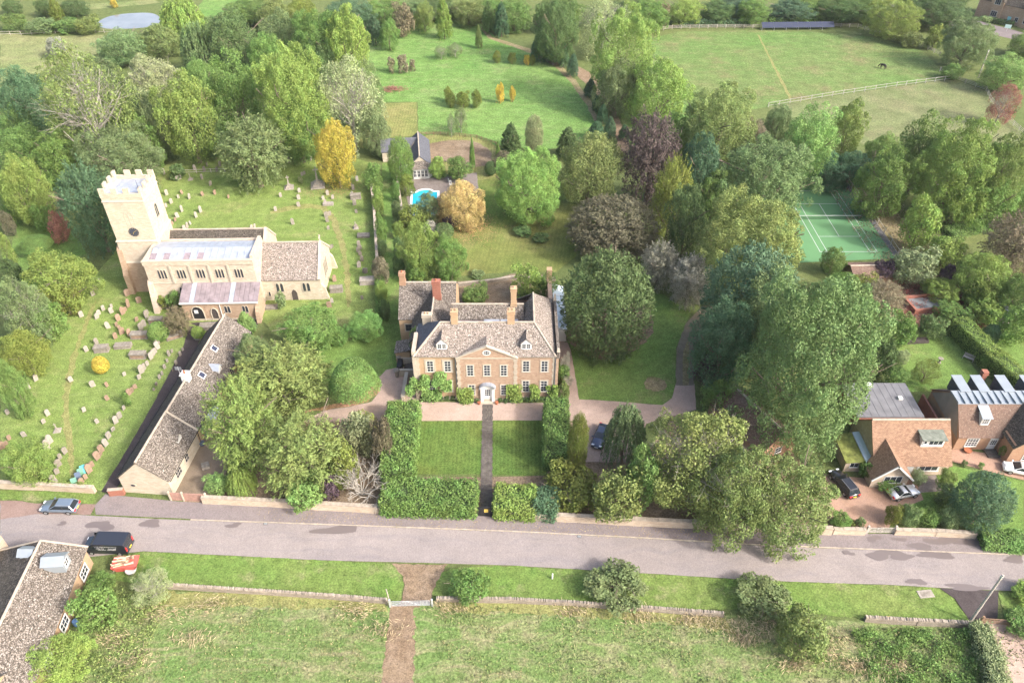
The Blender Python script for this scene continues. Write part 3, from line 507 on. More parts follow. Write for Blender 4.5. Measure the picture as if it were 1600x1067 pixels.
# ---------------------------------------------------------------- manor house
def manor():
    X0, X1, Y0 = -13.95, 6.35, 83.85
    e = empty('manor_house', (0, 0, 0), 0, 'two-storey ironstone manor house with pedimented centre bay, dormers and stone-slate roof', 'manor house')
    E = 8.75
    MB().box(X0,Y0,0,-8.05,91,E).build('wall', 'manor_tan', e, label='tan ashlar left wing wall of the front')
    MB().box(-8.05,Y0-.02,0,.75,91,E).build('wall', 'manor_stone', e)
    MB().box(.75,Y0,0,X1,97.2,E).build('wall', 'manor_stone', e)
    MB().box(-9.0,91,0,.75,95.2,E-.1).build('wall', 'manor_stone', e)
    # projecting centre bay with pediment gable
    cx = -3.65; MB().xprism([(-8.0,0),(.7,0),(.7,E),(cx,10.75),(-8.0,E)], Y0-.45, Y0).build('centre_bay', 'manor_stone', e)
    m = MB()
    for s in (-1, 1):
        x_ = cx+s*4.55; m.slab([(x_,Y0-.6,E-.05),(x_,Y0-.18,E-.05),(cx,Y0-.18,10.92),(cx,Y0-.6,10.92)], .2)
    m.build('gable_coping', 'dressed_stone', e)
    MB().box(-8.12,Y0-.52,E-.28,.82,Y0-.45,E-.08).build('string_course', 'dressed_stone', e)
    for x0, x1 in ((X0-.1,-8.12),(.82,X1+.1)): MB().box(x0,Y0-.16,E-.32,x1,Y0-.003,E).build('cornice', 'dressed_stone', e)
    MB().box(X0,Y0-.1,0,-8.02,Y0-.004,.55).build('plinth', 'dressed_stone', e); MB().box(.74,Y0-.1,0,X1,Y0-.004,.55).build('plinth', 'dressed_stone', e)
    MB().box(-8.05,Y0-.55,0,.75,Y0-.451,.55).build('plinth', 'dressed_stone', e)
    for x_, yy in ((X0+.18,Y0), (X1-.18,Y0), (-7.8,Y0-.45), (.5,Y0-.45)):
        for i in range(14): q = .3 if i % 2 else .2; box('quoin', 'dressed_stone', e, x_-q, yy-.035, .56+i*.565, x_+q, yy+.02, .56+i*.565+.5)
    # roofs: front range hipped, east range, rear range, lead flat between
    y0 = Y0-.35; yr = 87.4; Z = 12.0; z0 = E-.02; xl, xr = X0-.3, X1+.05
    S_ = 'stone_slate_pale'
    MB().slab([(xl,y0,z0),(xr,y0,z0),(3.2,yr,Z),(-10.4,yr,Z)]).build('roof', S_, e)
    MB().slab([(xl,y0,z0),(-10.4,yr,Z),(-10.4,yr+.5,Z-.1),(xl,91.2,z0)]).build('roof', 'blue_slate', e)
    MB().slab([(-10.4,yr,Z),(3.2,yr,Z),(2.2,90.4,9.6),(-9.6,90.4,9.6)]).build('roof', 'stone_slate', e)
    MB().slab([(xr,y0,z0),(xr,97.3,z0),(3.2,94.6,Z),(3.2,yr,Z)]).build('roof', S_, e)
    MB().slab([(3.2,yr,Z),(3.2,94.6,Z),(1.6,94.2,9.6),(1.6,90.2,9.6)]).build('roof', 'stone_slate', e)
    MB().slab([(3.2,94.6,Z),(xr,97.3,z0),(.3,97.3,z0)]).build('roof', S_, e)
    MB().slab([(-9.2,91.0,9.6),(1.8,91.0,9.6),(1.8,93.1,11.0),(-9.2,93.1,11.0)]).build('roof', 'stone_slate', e)
    MB().slab([(-9.2,93.1,11.0),(1.8,93.1,11.0),(1.8,95.6,8.9),(-9.2,95.6,8.9)]).build('roof', 'stone_slate', e)
    MB().xprism([(-9.3,E-.2),(-9.0,E-.2),(-9.0,9.6),(-9.3,9.6)], 88.5, 95).build('parapet', 'dressed_stone', e)
    MB().box(-9.2,89.6,9.2,2.0,92,9.52).build('lead_flat', 'lead_brown', e)
    sk_ = MB().box(-4.2,90.55,9.52,-1.9,91.1,9.66).build('skylight', 'lead', e); MB().box(-1.7,90.5,9.52,.9,91.15,9.66).build('skylight', 'lead', e)
    m = MB()
    for a, b in (((xl,y0,z0),(-10.4,yr,Z)), ((xr-.05,y0,z0),(3.2,yr,Z)), ((-10.4,yr,Z),(3.2,yr,Z)), ((3.2,yr,Z),(3.2,94.6,Z)), ((-9.2,93.1,11.0),(1.8,93.1,11.0))):
        MB().tube((a[0],a[1],a[2]+.04),(b[0],b[1],b[2]+.04),.15,.15,6).build('ridge_tiles', 'coping_stone', e)
    # parapet walls over both ends
    MB().box(X1+.02,Y0-.2,0,X1+.42,97.4,E-.4).build('end_wall', 'manor_stone', e)
    MB().box(X1+.12,Y0-.25,E-.4,X1+.55,96.6,9.5).build('parapet', 'stone_slate', e); MB().frustum(X1+.33,96.2,9.5,10.6,.5,.5,.2,.2).build('finial', 'dressed_stone', e)
    MB().frustum(X1+.33,Y0,9.5,10.0,.5,.5,.3,.3).build('finial', 'dressed_stone', e)
    MB().box(X0-.5,Y0-.1,0,X0-.02,91,E-.4).build('end_wall', 'dressed_stone', e); MB().box(X0-.52,Y0-.12,E-.4,X0+.02,88.2,9.5).build('parapet', 'dressed_stone', e)
    # pediment cross roof behind the centre bay
    m = MB()
    for s in (-1, 1): m.slab([(cx+s*4.2,Y0-.45,E+.15),(cx,Y0-.45,10.8),(cx,86.1,10.8)], .1)
    m.build('bay_roof', S_, e)
    # dormers
    for xd in (-10.1, 2.05):
        d = MB().xprism([(xd-.78,9.2),(xd+.78,9.2),(xd+.78,10.5),(xd,11.3),(xd-.78,10.5)], Y0+.55, Y0+2.3).build('dormer', 'white_paint', e)
        for s in (-1, 1): MB().slab([(xd+s*.98,Y0+.45,10.33),(xd,Y0+.45,11.42),(xd,Y0+3.1,11.42),(xd+s*.98,Y0+2.4,10.33)], .08).build('dormer_roof', S_, d)
        for s in (-.33, .33): window(d, xd+s, Y0+.55, 9.55, .6, .85, 2, 2, name='window', bar=.03)
    # windows
    for x_, yy in ((-11.95,0),(-9.4,0),(2.05,0),(4.75,0)):
        window(e, x_, Y0+yy, 5.6, .98, 2.05, 2, 4, surround='dressed_stone', sw=.18 if x_ > 0 else .3)
        if x_ != -11.95: window(e, x_, Y0+yy, 1.6, .98, 2.15, 2, 4, surround='dressed_stone', sw=.18)
    window(e, -11.95, Y0, 1.6, .98, 2.15, 2, 4, surround='dressed_stone', sw=.18)
    for x_ in (-6.1, cx, -1.2): window(e, x_, Y0-.45, 5.2, .95, 2.05, 2, 4, surround='dressed_stone', sw=.14)
    for x_ in (-6.0, -1.2): window(e, x_, Y0-.45, 1.35, .95, 2.0, 2, 4, surround='dressed_stone', sw=.14)
    ov = MB(); n = 18; o_ = [(.6*math.cos(2*math.pi*i/n), .48*math.sin(2*math.pi*i/n)) for i in range(n)]; i_ = [(.44*math.cos(2*math.pi*i/n), .34*math.sin(2*math.pi*i/n)) for i in range(n)]
    ov.add([(a,-.06,b) for a,b in o_]+[(a,-.06,b) for a,b in i_]+[(a,.02,b) for a,b in o_]+[(a,.02,b) for a,b in i_], [(i,(i+1)%n,n+(i+1)%n,n+i) for i in range(n)]+[((i+1)%n,i,2*n+i,2*n+(i+1)%n) for i in range(n)]+[(n+i,n+(i+1)%n,3*n+(i+1)%n,3*n+i) for i in range(n)])
    for k in (-.15,.15): ov.box(k-.02,-.045,-.33,k+.02,0,.33)
    ov.box(-.42,-.046,-.02,.42,0,.02)
    ow = ov.build('oval_window', 'white_paint', e, (cx, Y0-.45, 9.6)); MB().xprism(i_, -.02, .01).build('pane', 'glass', ow)
    # doorcase with segmental hood
    dc = MB().box(cx-1.05,Y0-.75,0,cx-.62,Y0-.451,2.9).box(cx+.62,Y0-.75,0,cx+1.05,Y0-.451,2.9).xprism([(cx-1.1,2.9),(cx+1.1,2.9)]+[(cx+1.1*math.cos(R(q)), 2.95+.75*math.sin(R(q))) for q in (0,30,60,90,120,150,180)], Y0-.78, Y0-.452).build('doorcase', 'white_paint', e)
    MB().xprism([(cx+1.25*math.cos(R(q)), 2.98+.88*math.sin(R(q))) for q in range(0,181,20)]+[(cx+1.12*math.cos(R(q)), 2.98+.76*math.sin(R(q))) for q in range(180,-1,-20)], Y0-1.15, Y0-.46).build('hood', 'lead', dc)
    dr = MB().box(cx-.62,Y0-.52,.05,cx+.62,Y0-.452,2.7).build('door', 'white_paint', e)
    window(dr, cx, Y0-.525, 1.15, .85, 1.35, 3, 3, name='glazing'); MB().lathe([(.04,0),(.05,.04),(.02,.07)], 8, (cx+.45,Y0-.56,1.05)).build('knob', 'gold', dr)
    MB().box(cx-1.2,Y0-1.2,0,cx+1.2,Y0-.56,.14).build('doorstep', 'dressed_stone', e)
    # chimneys
    chimney(e, -8.35, 87.6, 11.0, 13.9, .95, .9, 'manor_tan', 2); chimney(e, -.15, 87.6, 11.0, 14.0, 1.05, .9, 'manor_tan', 2); chimney(e, .25, 93.2, 10.6, 13.9, .85, .85, 'manor_tan', 1); chimney(e, -12.7, 90.2, 8.6, 11.3, 1.3, .8, 'dressed_stone', 2)
    MB().tube((X1-.02,Y0-.12,.1),(X1-.02,Y0-.12,E-.5),.05,n=6).build('downpipe', 'lead', e); MB().tube((-8.2,Y0-.1,.1),(-8.2,Y0-.1,E-.5),.05,n=6).build('downpipe', 'lead', e)
manor()
for x_, nm in ((-4.95,'left'),(-2.3,'right')):
    p = empty('flower_pot', (x_, 82.75, .03), 0, 'stone pot of red flowers on the %s side of the front door' % nm, 'flower pot'); MB().lathe([(.2,0),(.26,.35),(.3,.4),(.26,.41)], 10).build('pot', 'terracotta', p)

def west_wing():
    e = empty('service_wing', (0,0,0), 0, 'older stone service wing with steep mossy slate roof behind the manor', 'house wing')
    x0, x1, y0, y1, ev, rg = -18.1, -9.1, 96.6, 106.2, 5.5, 9.1
    gable_house(e, x0, x1, y0, y1, ev, rg, 'manor_tan', 'stone_slate')
    chimney(e, x0+.45, 101.4, 8.8, 11.0, .9, .8, 'brick', 1)
    # cross range running forward to the manor
    xm = -12.4
    w_ = MB().xprism([(-15.6,0),(-9.2,0),(-9.2,5.5),(xm,8.6),(-15.6,5.5)], 90.9, 101).build('cross_range', 'manor_tan', e)
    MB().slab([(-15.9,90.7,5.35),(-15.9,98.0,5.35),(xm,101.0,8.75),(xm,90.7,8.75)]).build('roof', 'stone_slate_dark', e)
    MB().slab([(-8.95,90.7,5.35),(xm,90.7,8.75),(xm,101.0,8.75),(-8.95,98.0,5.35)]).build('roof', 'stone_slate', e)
    MB().tube((xm,90.7,8.8),(xm,101,8.8),.14,.14,6).build('ridge_tiles', 'coping_stone', e)
    chimney(e, -11.9, 98.3, 8.2, 11.6, 1.25, .8, 'red_brick', 1)
    window(e, -16.4, y0, 3.0, 1.5, 1.3, 3, 2, frame='dark_wood', surround='dressed_stone')
    MB().box(-18.4,92.0,0,-16.2,94.6,2.3).build('lean_to', 'manor_tan', e); MB().slab([(-18.6,91.8,2.3),(-16.0,91.8,2.9),(-16.0,94.8,2.9),(-18.6,94.8,2.3)]).build('lean_to_roof', 'stone_slate', e)
west_wing()
def glasshouse():
    e = empty('glass_house', (8.0, 103.5, 0), 0, 'narrow lean-to glass roof beside the big yew', 'glasshouse')
    MB().box(-.9,-6,0,.9,6,2.4).build('wall', 'white_paint', e); r_ = MB().slab([(-1,-6.1,3.1),(1,-6.1,2.4),(1,6.1,2.4),(-1,6.1,3.1)], .06).build('glazing', 'pale_glass', e)
    for i in range(9): yy = -6+i*1.5; MB().slab([(-1,yy-.05,3.16),(1,yy-.05,2.46),(1,yy+.05,2.46),(-1,yy+.05,3.16)], .06).build('glazing_bar', 'white_paint', e)
    c = MB().box(-1.9,-1.5,0,-1.2,6.5,4.4).build('back_wall', 'manor_stone', e); MB().box(-2.0,5.6,4.4,-1.1,6.6,6.2).build('chimney', 'manor_tan', e)
glasshouse()
def side_gate():
    e = empty('garden_steps', (-17.6, 90.6, 0), 0, 'dark iron gate and stone steps between low walls left of the manor', 'steps')
    MB().box(-.1,1.1,0,3.4,1.5,1.3).build('side_wall', 'dressed_stone', e); MB().box(-.1,-1.7,0,3.4,-1.3,1.3).build('side_wall', 'dressed_stone', e)
    for i in range(5): MB().box(.5+i*.45,-1.29,0,.95+i*.45,1.09,.16+i*.16).build('step', 'flag_stone', e)
    MB().box(-.45,-1.0,0,.3,1.0,1.4).build('gate', 'black_paint', e)
    for s in (-1.75,1.55): MB().lathe([(.3,0),(.3,.9),(.45,1.1),(.5,1.4),(.3,1.6)], 10, (-.35,s,0)).build('urn', 'grave_grey', e)
    w_ = empty('drive_wall', (-16.4, 86.6, 0), 0, 'low pale stone wall running forward from the garden steps to the drive', 'wall'); MB().box(-.2,-3.4,0,.2,2.1,1.0).build('wall', 'pale_stone', w_); MB().box(-.28,-3.5,1.0,.28,2.1,1.14).build('coping', 'dressed_stone', w_)
side_gate()

# ---------------------------------------------------------------- church
def church():
    e = empty('church', (-52.5, 106.6, 0), R(1.6), 'medieval stone church with battlemented west tower, lead nave roof and slated chancel', 'church')
    # local origin: middle of the nave south wall
    def X(x, y): return x+52.5, y-106.6
    # tower
    tx0, tx1, ty0, ty1 = -67.3+52.5, -60.6+52.5, 111.9-106.6+.35, 118.5-106.6+.35; cx, cy = (tx0+tx1)/2, (ty0+ty1)/2; w_ = tx1-tx0
    t = MB().frustum(cx,cy,0,6.2,w_+1.0,w_+1.0,w_+.6,w_+.6).build('tower', 'iron_stone', e, label='square west tower, darker ironstone below and pale stone above')
    MB().frustum(cx,cy,6.2,10.4,w_+.4,w_+.4,w_+.2,w_+.2).build('middle_stage', 'church_stone', t); MB().frustum(cx,cy,10.4,18.6,w_,w_,w_,w_).build('belfry_stage', 'pale_stone', t)
    for z_, k in ((6.2,.75),(10.4,.5),(18.0,.25)): MB().frustum(cx,cy,z_-.12,z_+.16,w_+k,w_+k,w_+k-.3,w_+k-.3).build('string_course', 'dressed_stone', t)
    # parapet and merlons
    h = w_/2+.05
    for a in range(4):
        q = a*math.pi/2; c_, s_ = math.cos(q), math.sin(q)
        pm = MB().box(-h,-h,18.6,h-.36,-h+.35,19.35); o = pm.build('parapet', 'pale_stone', t, (cx, cy, 0), q)
        for i in range(4):
            xx = -h+.02+i*(2*h-.04-.85)/3
            if i == 3: continue
            MB().box(xx,-h+.0,19.35,xx+.95,-h+.36,20.25).build('merlon', 'pale_stone', t, (cx, cy, 0), q)
        MB().tube((-h+.2,-h+.2,20.2),(-h+.2,-h+.2,21.7),.035,.02,5).build('pinnacle_rod', 'black_paint', t, (cx, cy, 0), q)
    for i in range(6): x_ = -h+.36+i*(2*h-.72)/6; MB().box(x_+.02,-h+.36,18.5,x_+(2*h-.72)/6-.02,h-.36,18.72-.02*(i % 2)).build('roof_sheet', 'lead', t, (cx, cy, 0))
    for s in (-.36, .36): window(t, cx+s, ty0, 13.4, .5, 2.4, 1, 1, surround='dressed_stone', sw=.12, arch=True, name='belfry_window')
    window(t, cx, ty1, 13.2, 1.1, 2.4, 2, 1, face=math.pi, surround='dressed_stone', arch=True, name='belfry_window')
    window(t, tx1, cy, 13.2, 1.1, 2.4, 2, 1, face=math.pi/2, surround='dressed_stone', arch=True, name='belfry_window')
    ck = MB(); n = 24; ck.xprism([(.85*math.cos(2*math.pi*i/n), .85*math.sin(2*math.pi*i/n)) for i in range(n)], -.08, .1)
    ck = ck.build('clock_face', 'clock_blue', t, (cx, ty0-.03, 11.2+.9))
    for i in range(12): q = 2*math.pi*i/12; MB().box(-.025,-.1,.66,.025,-.08,.8).build('hour_mark', 'gold', ck).rotation_euler = (0, q, 0)
    for q, l in ((1.0,.6),(3.6,.42)): MB().box(-.03,-.125,0,.03,-.105,l).build('hand', 'gold', ck).rotation_euler = (0, q, 0)
    m = MB()
    for sx in (-1, 1):                                              # angle buttresses
        bx = cx+sx*(w_/2+.15); b = MB().yprism([(ty0-1.3,0),(ty0+.3,0),(ty0+.3,9.2),(ty0-.25,8.6),(ty0-.9,4.6),(ty0-1.3,4.0)], bx-.45, bx+.45).build('buttress', 'iron_stone', t)
    MB().xprism([(tx0-1.3,0),(tx0+.3,0),(tx0+.3,9.2),(tx0-.25,8.6),(tx0-.9,4.6),(tx0-1.3,4.0)], ty0+.1, ty0+1.0).build('buttress', 'iron_stone', t)
    # nave
    nx0, nx1, ny0, ny1 = -61.4+52.5, -43.3+52.5, 0, 7.0; H_ = 9.2
    MB().box(nx0,ny0,0,nx1,ny1,H_).build('nave_wall', 'church_stone', e)
    MB().box(nx0-.1,ny0-.12,H_-.25,nx1+.1,ny0+.36,H_+.55).build('parapet', 'church_stone', e); MB().box(nx0-.14,ny0-.17,H_+.55,nx1+.14,ny0+.42,H_+.68).build('parapet_coping', 'dressed_stone', e)
    MB().box(nx0-.1,ny1-.36,H_-.2,nx1+.1,ny1+.1,H_+.5).build('parapet', 'church_stone', e)
    MB().box(nx1-.4,ny0+.43,H_-.2,nx1+.1,ny1-.37,H_+1.2).build('east_gable', 'dressed_stone', e); MB().box(nx0-.1,ny0+.43,H_-.2,nx0+.75,ny1-.37,H_+.62).build('west_parapet', 'dressed_stone', e)
    N_ = 15; rz = H_+1.0
    for i in range(N_):                                             # lead sheets, four stripped to the boards
        xa = nx0+.8+i*(nx1-nx0-1.25)/N_; xb = xa+(nx1-nx0-1.25)/N_-.05
        st = i in (0,2,5,7)
        MB().slab([(xa,ny0+.44,H_+.28),(xb,ny0+.44,H_+.28),(xb,3.5,rz),(xa,3.5,rz)], .08).build('roof_sheet', 'lead', e)
        MB().slab([(xa,3.52,rz),(xb,3.52,rz),(xb,ny1-.38,H_+.28),(xa,ny1-.38,H_+.28)], .08).build('roof_sheet', 'lead', e)
        MB().tube((xb+.03,ny0+.44,H_+.33),(xb+.03,3.5,rz+.05),.05,n=5).build('lead_roll', 'lead', e)
        if st: MB().slab([(xa-.02,ny0+.6,H_+.345),(xb+.02,ny0+.6,H_+.345),(xb+.02,2.3,H_+.75),(xa-.02,2.3,H_+.75)], .03).build('stripped_boards', 'bare_board', e)
    for i in range(5):
        xw = nx0+2.6+i*3.2
        for k in (-.5, 0, .5): window(e, xw+k, ny0, 6.35, .36, 1.75, 1, 1, frame='dressed_stone', surround='dressed_stone', sw=.08, arch=True, name='clerestory_light')
        if i < 4: MB().box(xw+1.45,ny0-.2,5.4,xw+1.75,ny0-.003,H_-.25).build('pilaster', 'dressed_stone', e)
    MB().box(nx0-.05,ny0-.1,5.25,nx1,ny0-.004,5.5).build('string_course', 'dressed_stone', e)
    for xb in (nx0+.1,): MB().yprism([(-1.5,0),(.2,0),(.2,6.0),(-.3,5.4),(-1.0,2.6)], xb-.4, xb+.45).build('buttress', 'church_stone', e)
    for k in (-.3,.3): window(e, nx0+5.2+k, ny0, 2.3, .5, 2.2, 1, 1, surround='dressed_stone', sw=.1, arch=True, name='lancet_window')
    # south aisle and porch
    ax0, ax1, ay0 = -55.6+52.5, -42.9+52.5, -3.5
    MB().box(ax0,ay0,0,ax1,ny0,3.9).build('aisle_wall', 'iron_stone', e); MB().yprism([(ay0,3.9),(ny0,3.9),(ny0,5.2)], ax0+.05, ax1-.05).build('aisle_gable', 'iron_stone', e)
    n_ = 16
    for i in range(n_):
        xa = ax0-.2+i*(ax1-ax0+.4)/n_; xb = xa+(ax1-ax0+.4)/n_-.04
        MB().slab([(xa,ay0-.3,3.95),(xb,ay0-.3,3.95),(xb,-.12,5.45),(xa,-.12,5.45)], .1).build('aisle_roof_sheet', 'lead' if i in (2,10) else 'lead_brown', e)
    MB().box(ax0-.2,ay0-.42,3.72,ax1+.2,ay0-.3,3.94).build('gutter', 'white_paint', e)
    def arch(x_, w0, h0, name, mat, md=-.05):
        k = [(-w0/2,0),(w0/2,0),(w0/2,h0*.6)]+[(w0/2*math.cos(R(q)), h0*.6+h0*.4*math.sin(R(q))) for q in (30,60,90,120,150)]+[(-w0/2,h0*.6)]
        d = MB().xprism(k, md, .03).build(name, mat, e, (x_, ay0, .05)); 
        o = MB(); 
        for i in range(2, len(k)): a, b = k[i], k[(i+1) % len(k)]; o.tube((a[0]*1.06,-.06,a[1]+.04),(b[0]*1.06,-.06,b[1]+.04 if b[1] > 0 else 0),.1,.1,5)
        o.tube((w0/2*1.06,-.06,0),(w0/2*1.06,-.06,h0*.6),.1,.1,5).build('door_arch', 'dressed_stone', d)
        return d
    d = arch(ax0+2.3, 1.9, 2.9, 'porch_opening', 'black_paint'); box('notice', 'white_paint', d, -.55,-.09,1.5,.1,-.06,2.2)
    arch(ax0+5.1, 1.1, 2.5, 'door', 'dark_wood')
    for x_ in (ax0+7.4, ax0+10.4):
        for k in (-.26,.26): window(e, x_+k, ay0, 1.6, .42, 1.35, 1, 1, surround='dressed_stone', sw=.08, arch=True, name='aisle_window')
    MB().box(ax0-.1,ay0-.09,0,ax1+.1,ay0-.004,.4).build('plinth', 'dressed_stone', e)
    MB().tube((ax0+6.3,ay0-.12,.2),(ax0+6.3,ay0-.12,3.8),.07,n=6).build('downpipe', 'white_paint', e)
    for x_ in (ax1-.2,): MB().yprism([(ay0-1.1,0),(ay0+.1,0),(ay0+.1,3.2),(ay0-.6,2.0)], x_-.35, x_+.35).build('buttress', 'iron_stone', e)
    # chancel
    cx0, cx1, cy0, cy1 = -43.4+52.5, -33.2+52.5, 1.9, 12.0; ce, cr = 4.5, 8.7; cm = (cy0+cy1)/2
    MB().yprism([(cy0,0),(cy1,0),(cy1,ce),(cm,cr),(cy0,ce)], cx0, cx1).build('chancel_wall', 'pale_stone', e)
    for s, W in ((-1,cy0),(1,cy1)): MB().slab([(cx0,W+s*.25,ce-.14),(cx1-.1,W+s*.25,ce-.14),(cx1-.1,cm,cr+.1),(cx0,cm,cr+.1)], .14).build('chancel_roof', 'stone_slate_pale', e)
    MB().tube((cx0,cm,cr+.12),(cx1,cm,cr+.12),.16,.16,6).build('ridge_tiles', 'coping_stone', e)
    for s in (-1, 1): MB().slab([(cx1-.35,cm,cr+.36),(cx1+.15,cm,cr+.36),(cx1+.15,cm+s*5.4,ce+.05),(cx1-.35,cm+s*5.4,ce+.05)], .3).build('gable_coping', 'dressed_stone', e)
    x_ = cx1-.1; MB().box(x_-.09,cm-.09,cr+.3,x_+.09,cm+.09,cr+1.5).box(x_-.08,cm-.45,cr+.95,x_+.08,cm+.45,cr+1.12).build('gable_cross', 'dressed_stone', e)
    for x_ in (cx0+3.0, cx0+7.6):
        for k in (-.36,.36): window(e, x_+k, cy0, 1.9, .5, 1.75, 1, 1, surround='dressed_stone', sw=.12, arch=True, name='chancel_window')
    dd = MB().xprism([(-.5,0),(.5,0),(.5,1.5),(.3,1.95),(0,2.2),(-.3,1.95),(-.5,1.5)], -.05, .02).build('priest_door', 'dark_wood', e, (cx0+5.3, cy0, .05)); MB().box(-.7,-.1,0,-.5,.02,1.6).box(.5,-.1,0,.7,.02,1.6).build('jamb', 'dressed_stone', dd)
    window(e, cx0+1.0, cy0, 1.0, .3, .9, 1, 1, surround='dressed_stone', sw=.1, arch=True, name='low_window')
    for k in (-.9,0,.9): window(e, cx1, cm+k, 2.2, .6, 3.0, 1, 1, face=math.pi/2, surround='dressed_stone', sw=.14, arch=True, name='east_window')
    for y_ in (cy0+.1, cy1-.5): MB().xprism([(cx1-.1,0),(cx1+1.0,0),(cx1+.5,2.6),(cx1-.1,3.4)], y_, y_+.5).build('buttress', 'pale_stone', e)
    # north aisle
    na0, na1 = 7.0, 15.5; nm = 11.2
    MB().yprism([(na0,0),(na1,0),(na1,5.0),(nm,8.9),(na0,6.0)], nx0+.6, nx1-.2).build('north_aisle', 'church_stone', e)
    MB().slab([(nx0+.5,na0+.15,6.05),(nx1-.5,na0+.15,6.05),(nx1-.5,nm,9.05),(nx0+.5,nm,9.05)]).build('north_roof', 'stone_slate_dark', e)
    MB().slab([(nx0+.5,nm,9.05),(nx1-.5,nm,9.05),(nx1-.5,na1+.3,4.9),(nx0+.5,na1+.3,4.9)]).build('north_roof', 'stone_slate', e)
    for W, ez in ((na0,6.3),(na1,5.2)): MB().slab([(nx1-.55,nm,9.35),(nx1-.05,nm,9.35),(nx1-.05,W,ez),(nx1-.55,W,ez)], .3).build('gable_coping', 'dressed_stone', e)
    MB().tube((nx0+.4,nm,9.08),(nx1-.5,nm,9.08),.16,.16,6).build('ridge_tiles', 'coping_stone', e)
church()

# ---------------------------------------------------------------- long stone range beside the churchyard path
def stone_range():
    e = empty('stone_range', (-48.35, 65.75, 0), R(-4.8), 'long single-storey stone range with lichen-speckled slate roof, end-on to the road', 'outbuilding')
    hw, L = 3.35, 31.0; ev, rg = 2.95, 6.1
    MB().xprism([(-hw,0),(hw,0),(hw,ev),(0,rg),(-hw,ev)], 0, 9).build('wall', 'pale_stone', e, label='pale yellow limewashed gable end'); MB().xprism([(-hw+.05,0),(hw-.05,0),(hw-.05,ev-.1),(0,rg-.1),(-hw+.05,ev-.1)], 9, L).build('wall', 'manor_tan', e)
    sl = (rg-ev)/hw
    for a, b, dz in ((-.08, 9.2, .08), (9.2, 20.5, .0), (20.5, L+.1, .05)):
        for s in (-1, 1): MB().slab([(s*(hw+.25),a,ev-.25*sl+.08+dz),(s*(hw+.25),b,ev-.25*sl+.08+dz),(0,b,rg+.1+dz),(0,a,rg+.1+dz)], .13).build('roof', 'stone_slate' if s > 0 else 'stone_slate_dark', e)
        MB().tube((0,a,rg+.12+dz),(0,b,rg+.12+dz),.15,.15,6).build('ridge_tiles', 'coping_stone', e)
    for yb in (9.2,): MB().slab([(hw+.3,yb-.15,ev-.05),(hw+.3,yb+.15,ev-.05),(0,yb+.15,rg+.28),(0,yb-.15,rg+.28)], .16).build('roof_coping', 'dressed_stone', e)
    c = MB().box(-.5,15.6,rg-.6,.5,16.6,rg+.9).box(-.6,15.5,rg+.9,.6,16.7,rg+1.05).build('chimney', 'white_paint', e); MB().lathe([(.15,0),(.12,.5)], 8, (0,16.1,rg+1.05)).build('pot', 'terracotta', c)
    a_ = MB().tube((-.3,15.5,rg+.5),(-.3,15.5,rg+2.8),.03,n=5); 
    for k in range(5): a_.tube((-.8,15.5+k*.0,rg+2.2+k*.13),(.2,15.5,rg+2.2+k*.13),.015,n=4)
    a_.build('aerial', 'galvanised', e)
    for yy, xx in ((17.6,1.2),(23.3,.9)):
        z = rg-xx*sl+.16; s = MB().slab([(xx-.35,yy,z+.35*sl),(xx+.45,yy,z-.45*sl),(xx+.45,yy+1.0,z-.45*sl),(xx-.35,yy+1.0,z+.35*sl)], .06); o = s.build('skylight', 'white_paint', e); MB().slab([(xx-.25,yy+.1,z+.25*sl+.03),(xx+.35,yy+.1,z-.35*sl+.03),(xx+.35,yy+.9,z-.35*sl+.03),(xx-.25,yy+.9,z+.25*sl+.03)], .03).build('pane', 'solar_glass', o)
    def dormer(yy, xx, mat):
        z = rg-xx*sl; d = MB().yprism([(yy-.55,z-.7),(yy+.55,z-.7),(yy+.55,z+.15),(yy,z+.75),(yy-.55,z+.15)], xx-1.2, xx+.7).build('dormer', 'white_paint', e)
        for s in (-1,1): MB().slab([(xx+.85,yy,z+.9),(xx-1.3,yy,z+.9),(xx-1.3,yy+s*.75,z+.08),(xx+.85,yy+s*.75,z+.08)], .08).build('dormer_roof', mat, d)
    dormer(20.6, 2.0, 'lead'); dormer(6.3, 1.9, 'stone_slate')
    for yy, w_, nx_ in ((2.6,1.5,3),(5.2,1.0,2),(10.8,1.1,2),(17.0,1.0,2),(19.2,1.2,3),(22.5,1.0,2)): window(e, hw, yy, 1.05, w_, 1.2, nx_, 2, face=math.pi/2, frame='grey_wood', surround='dressed_stone', sw=.1)
    for yy, w_, h_ in ((25.6,1.1,2.1),(13.2,1.0,2.0)): MB().box(hw,yy-w_/2,0,hw+.05,yy+w_/2,h_).build('door', 'dark_wood', e)
    p = MB().box(hw,11.9,0,hw+1.2,14.1,.12).box(hw,11.9,.1,hw+1.2,12.0,2.2).box(hw,14.0,.1,hw+1.2,14.1,2.2).build('porch', 'white_paint', e); MB().slab([(hw,11.7,2.9),(hw+1.5,11.7,2.3),(hw+1.5,14.3,2.3),(hw,14.3,2.9)], .08).build('porch_roof', 'lead', p)
    ov = MB(); ov.xprism([(.45*math.cos(R(q)), .32*math.sin(R(q))) for q in range(0,360,30)], -.06, .02); o = ov.build('oval_window', 'dressed_stone', e, (-1.75,0,1.6)); MB().xprism([(.3*math.cos(R(q)), .2*math.sin(R(q))) for q in range(0,360,30)], -.075, -.05).build('pane', 'glass', o)
    for s in (-1, 1): MB().tube((s*(hw+.33),0,ev-.12),(s*(hw+.33),L,ev-.12),.06,n=6).build('gutter', 'black_paint', e)
    MB().tube((hw+.1,9.2,.1),(hw+.1,9.2,ev-.1),.05,n=6).build('downpipe', 'black_paint', e)
stone_range()

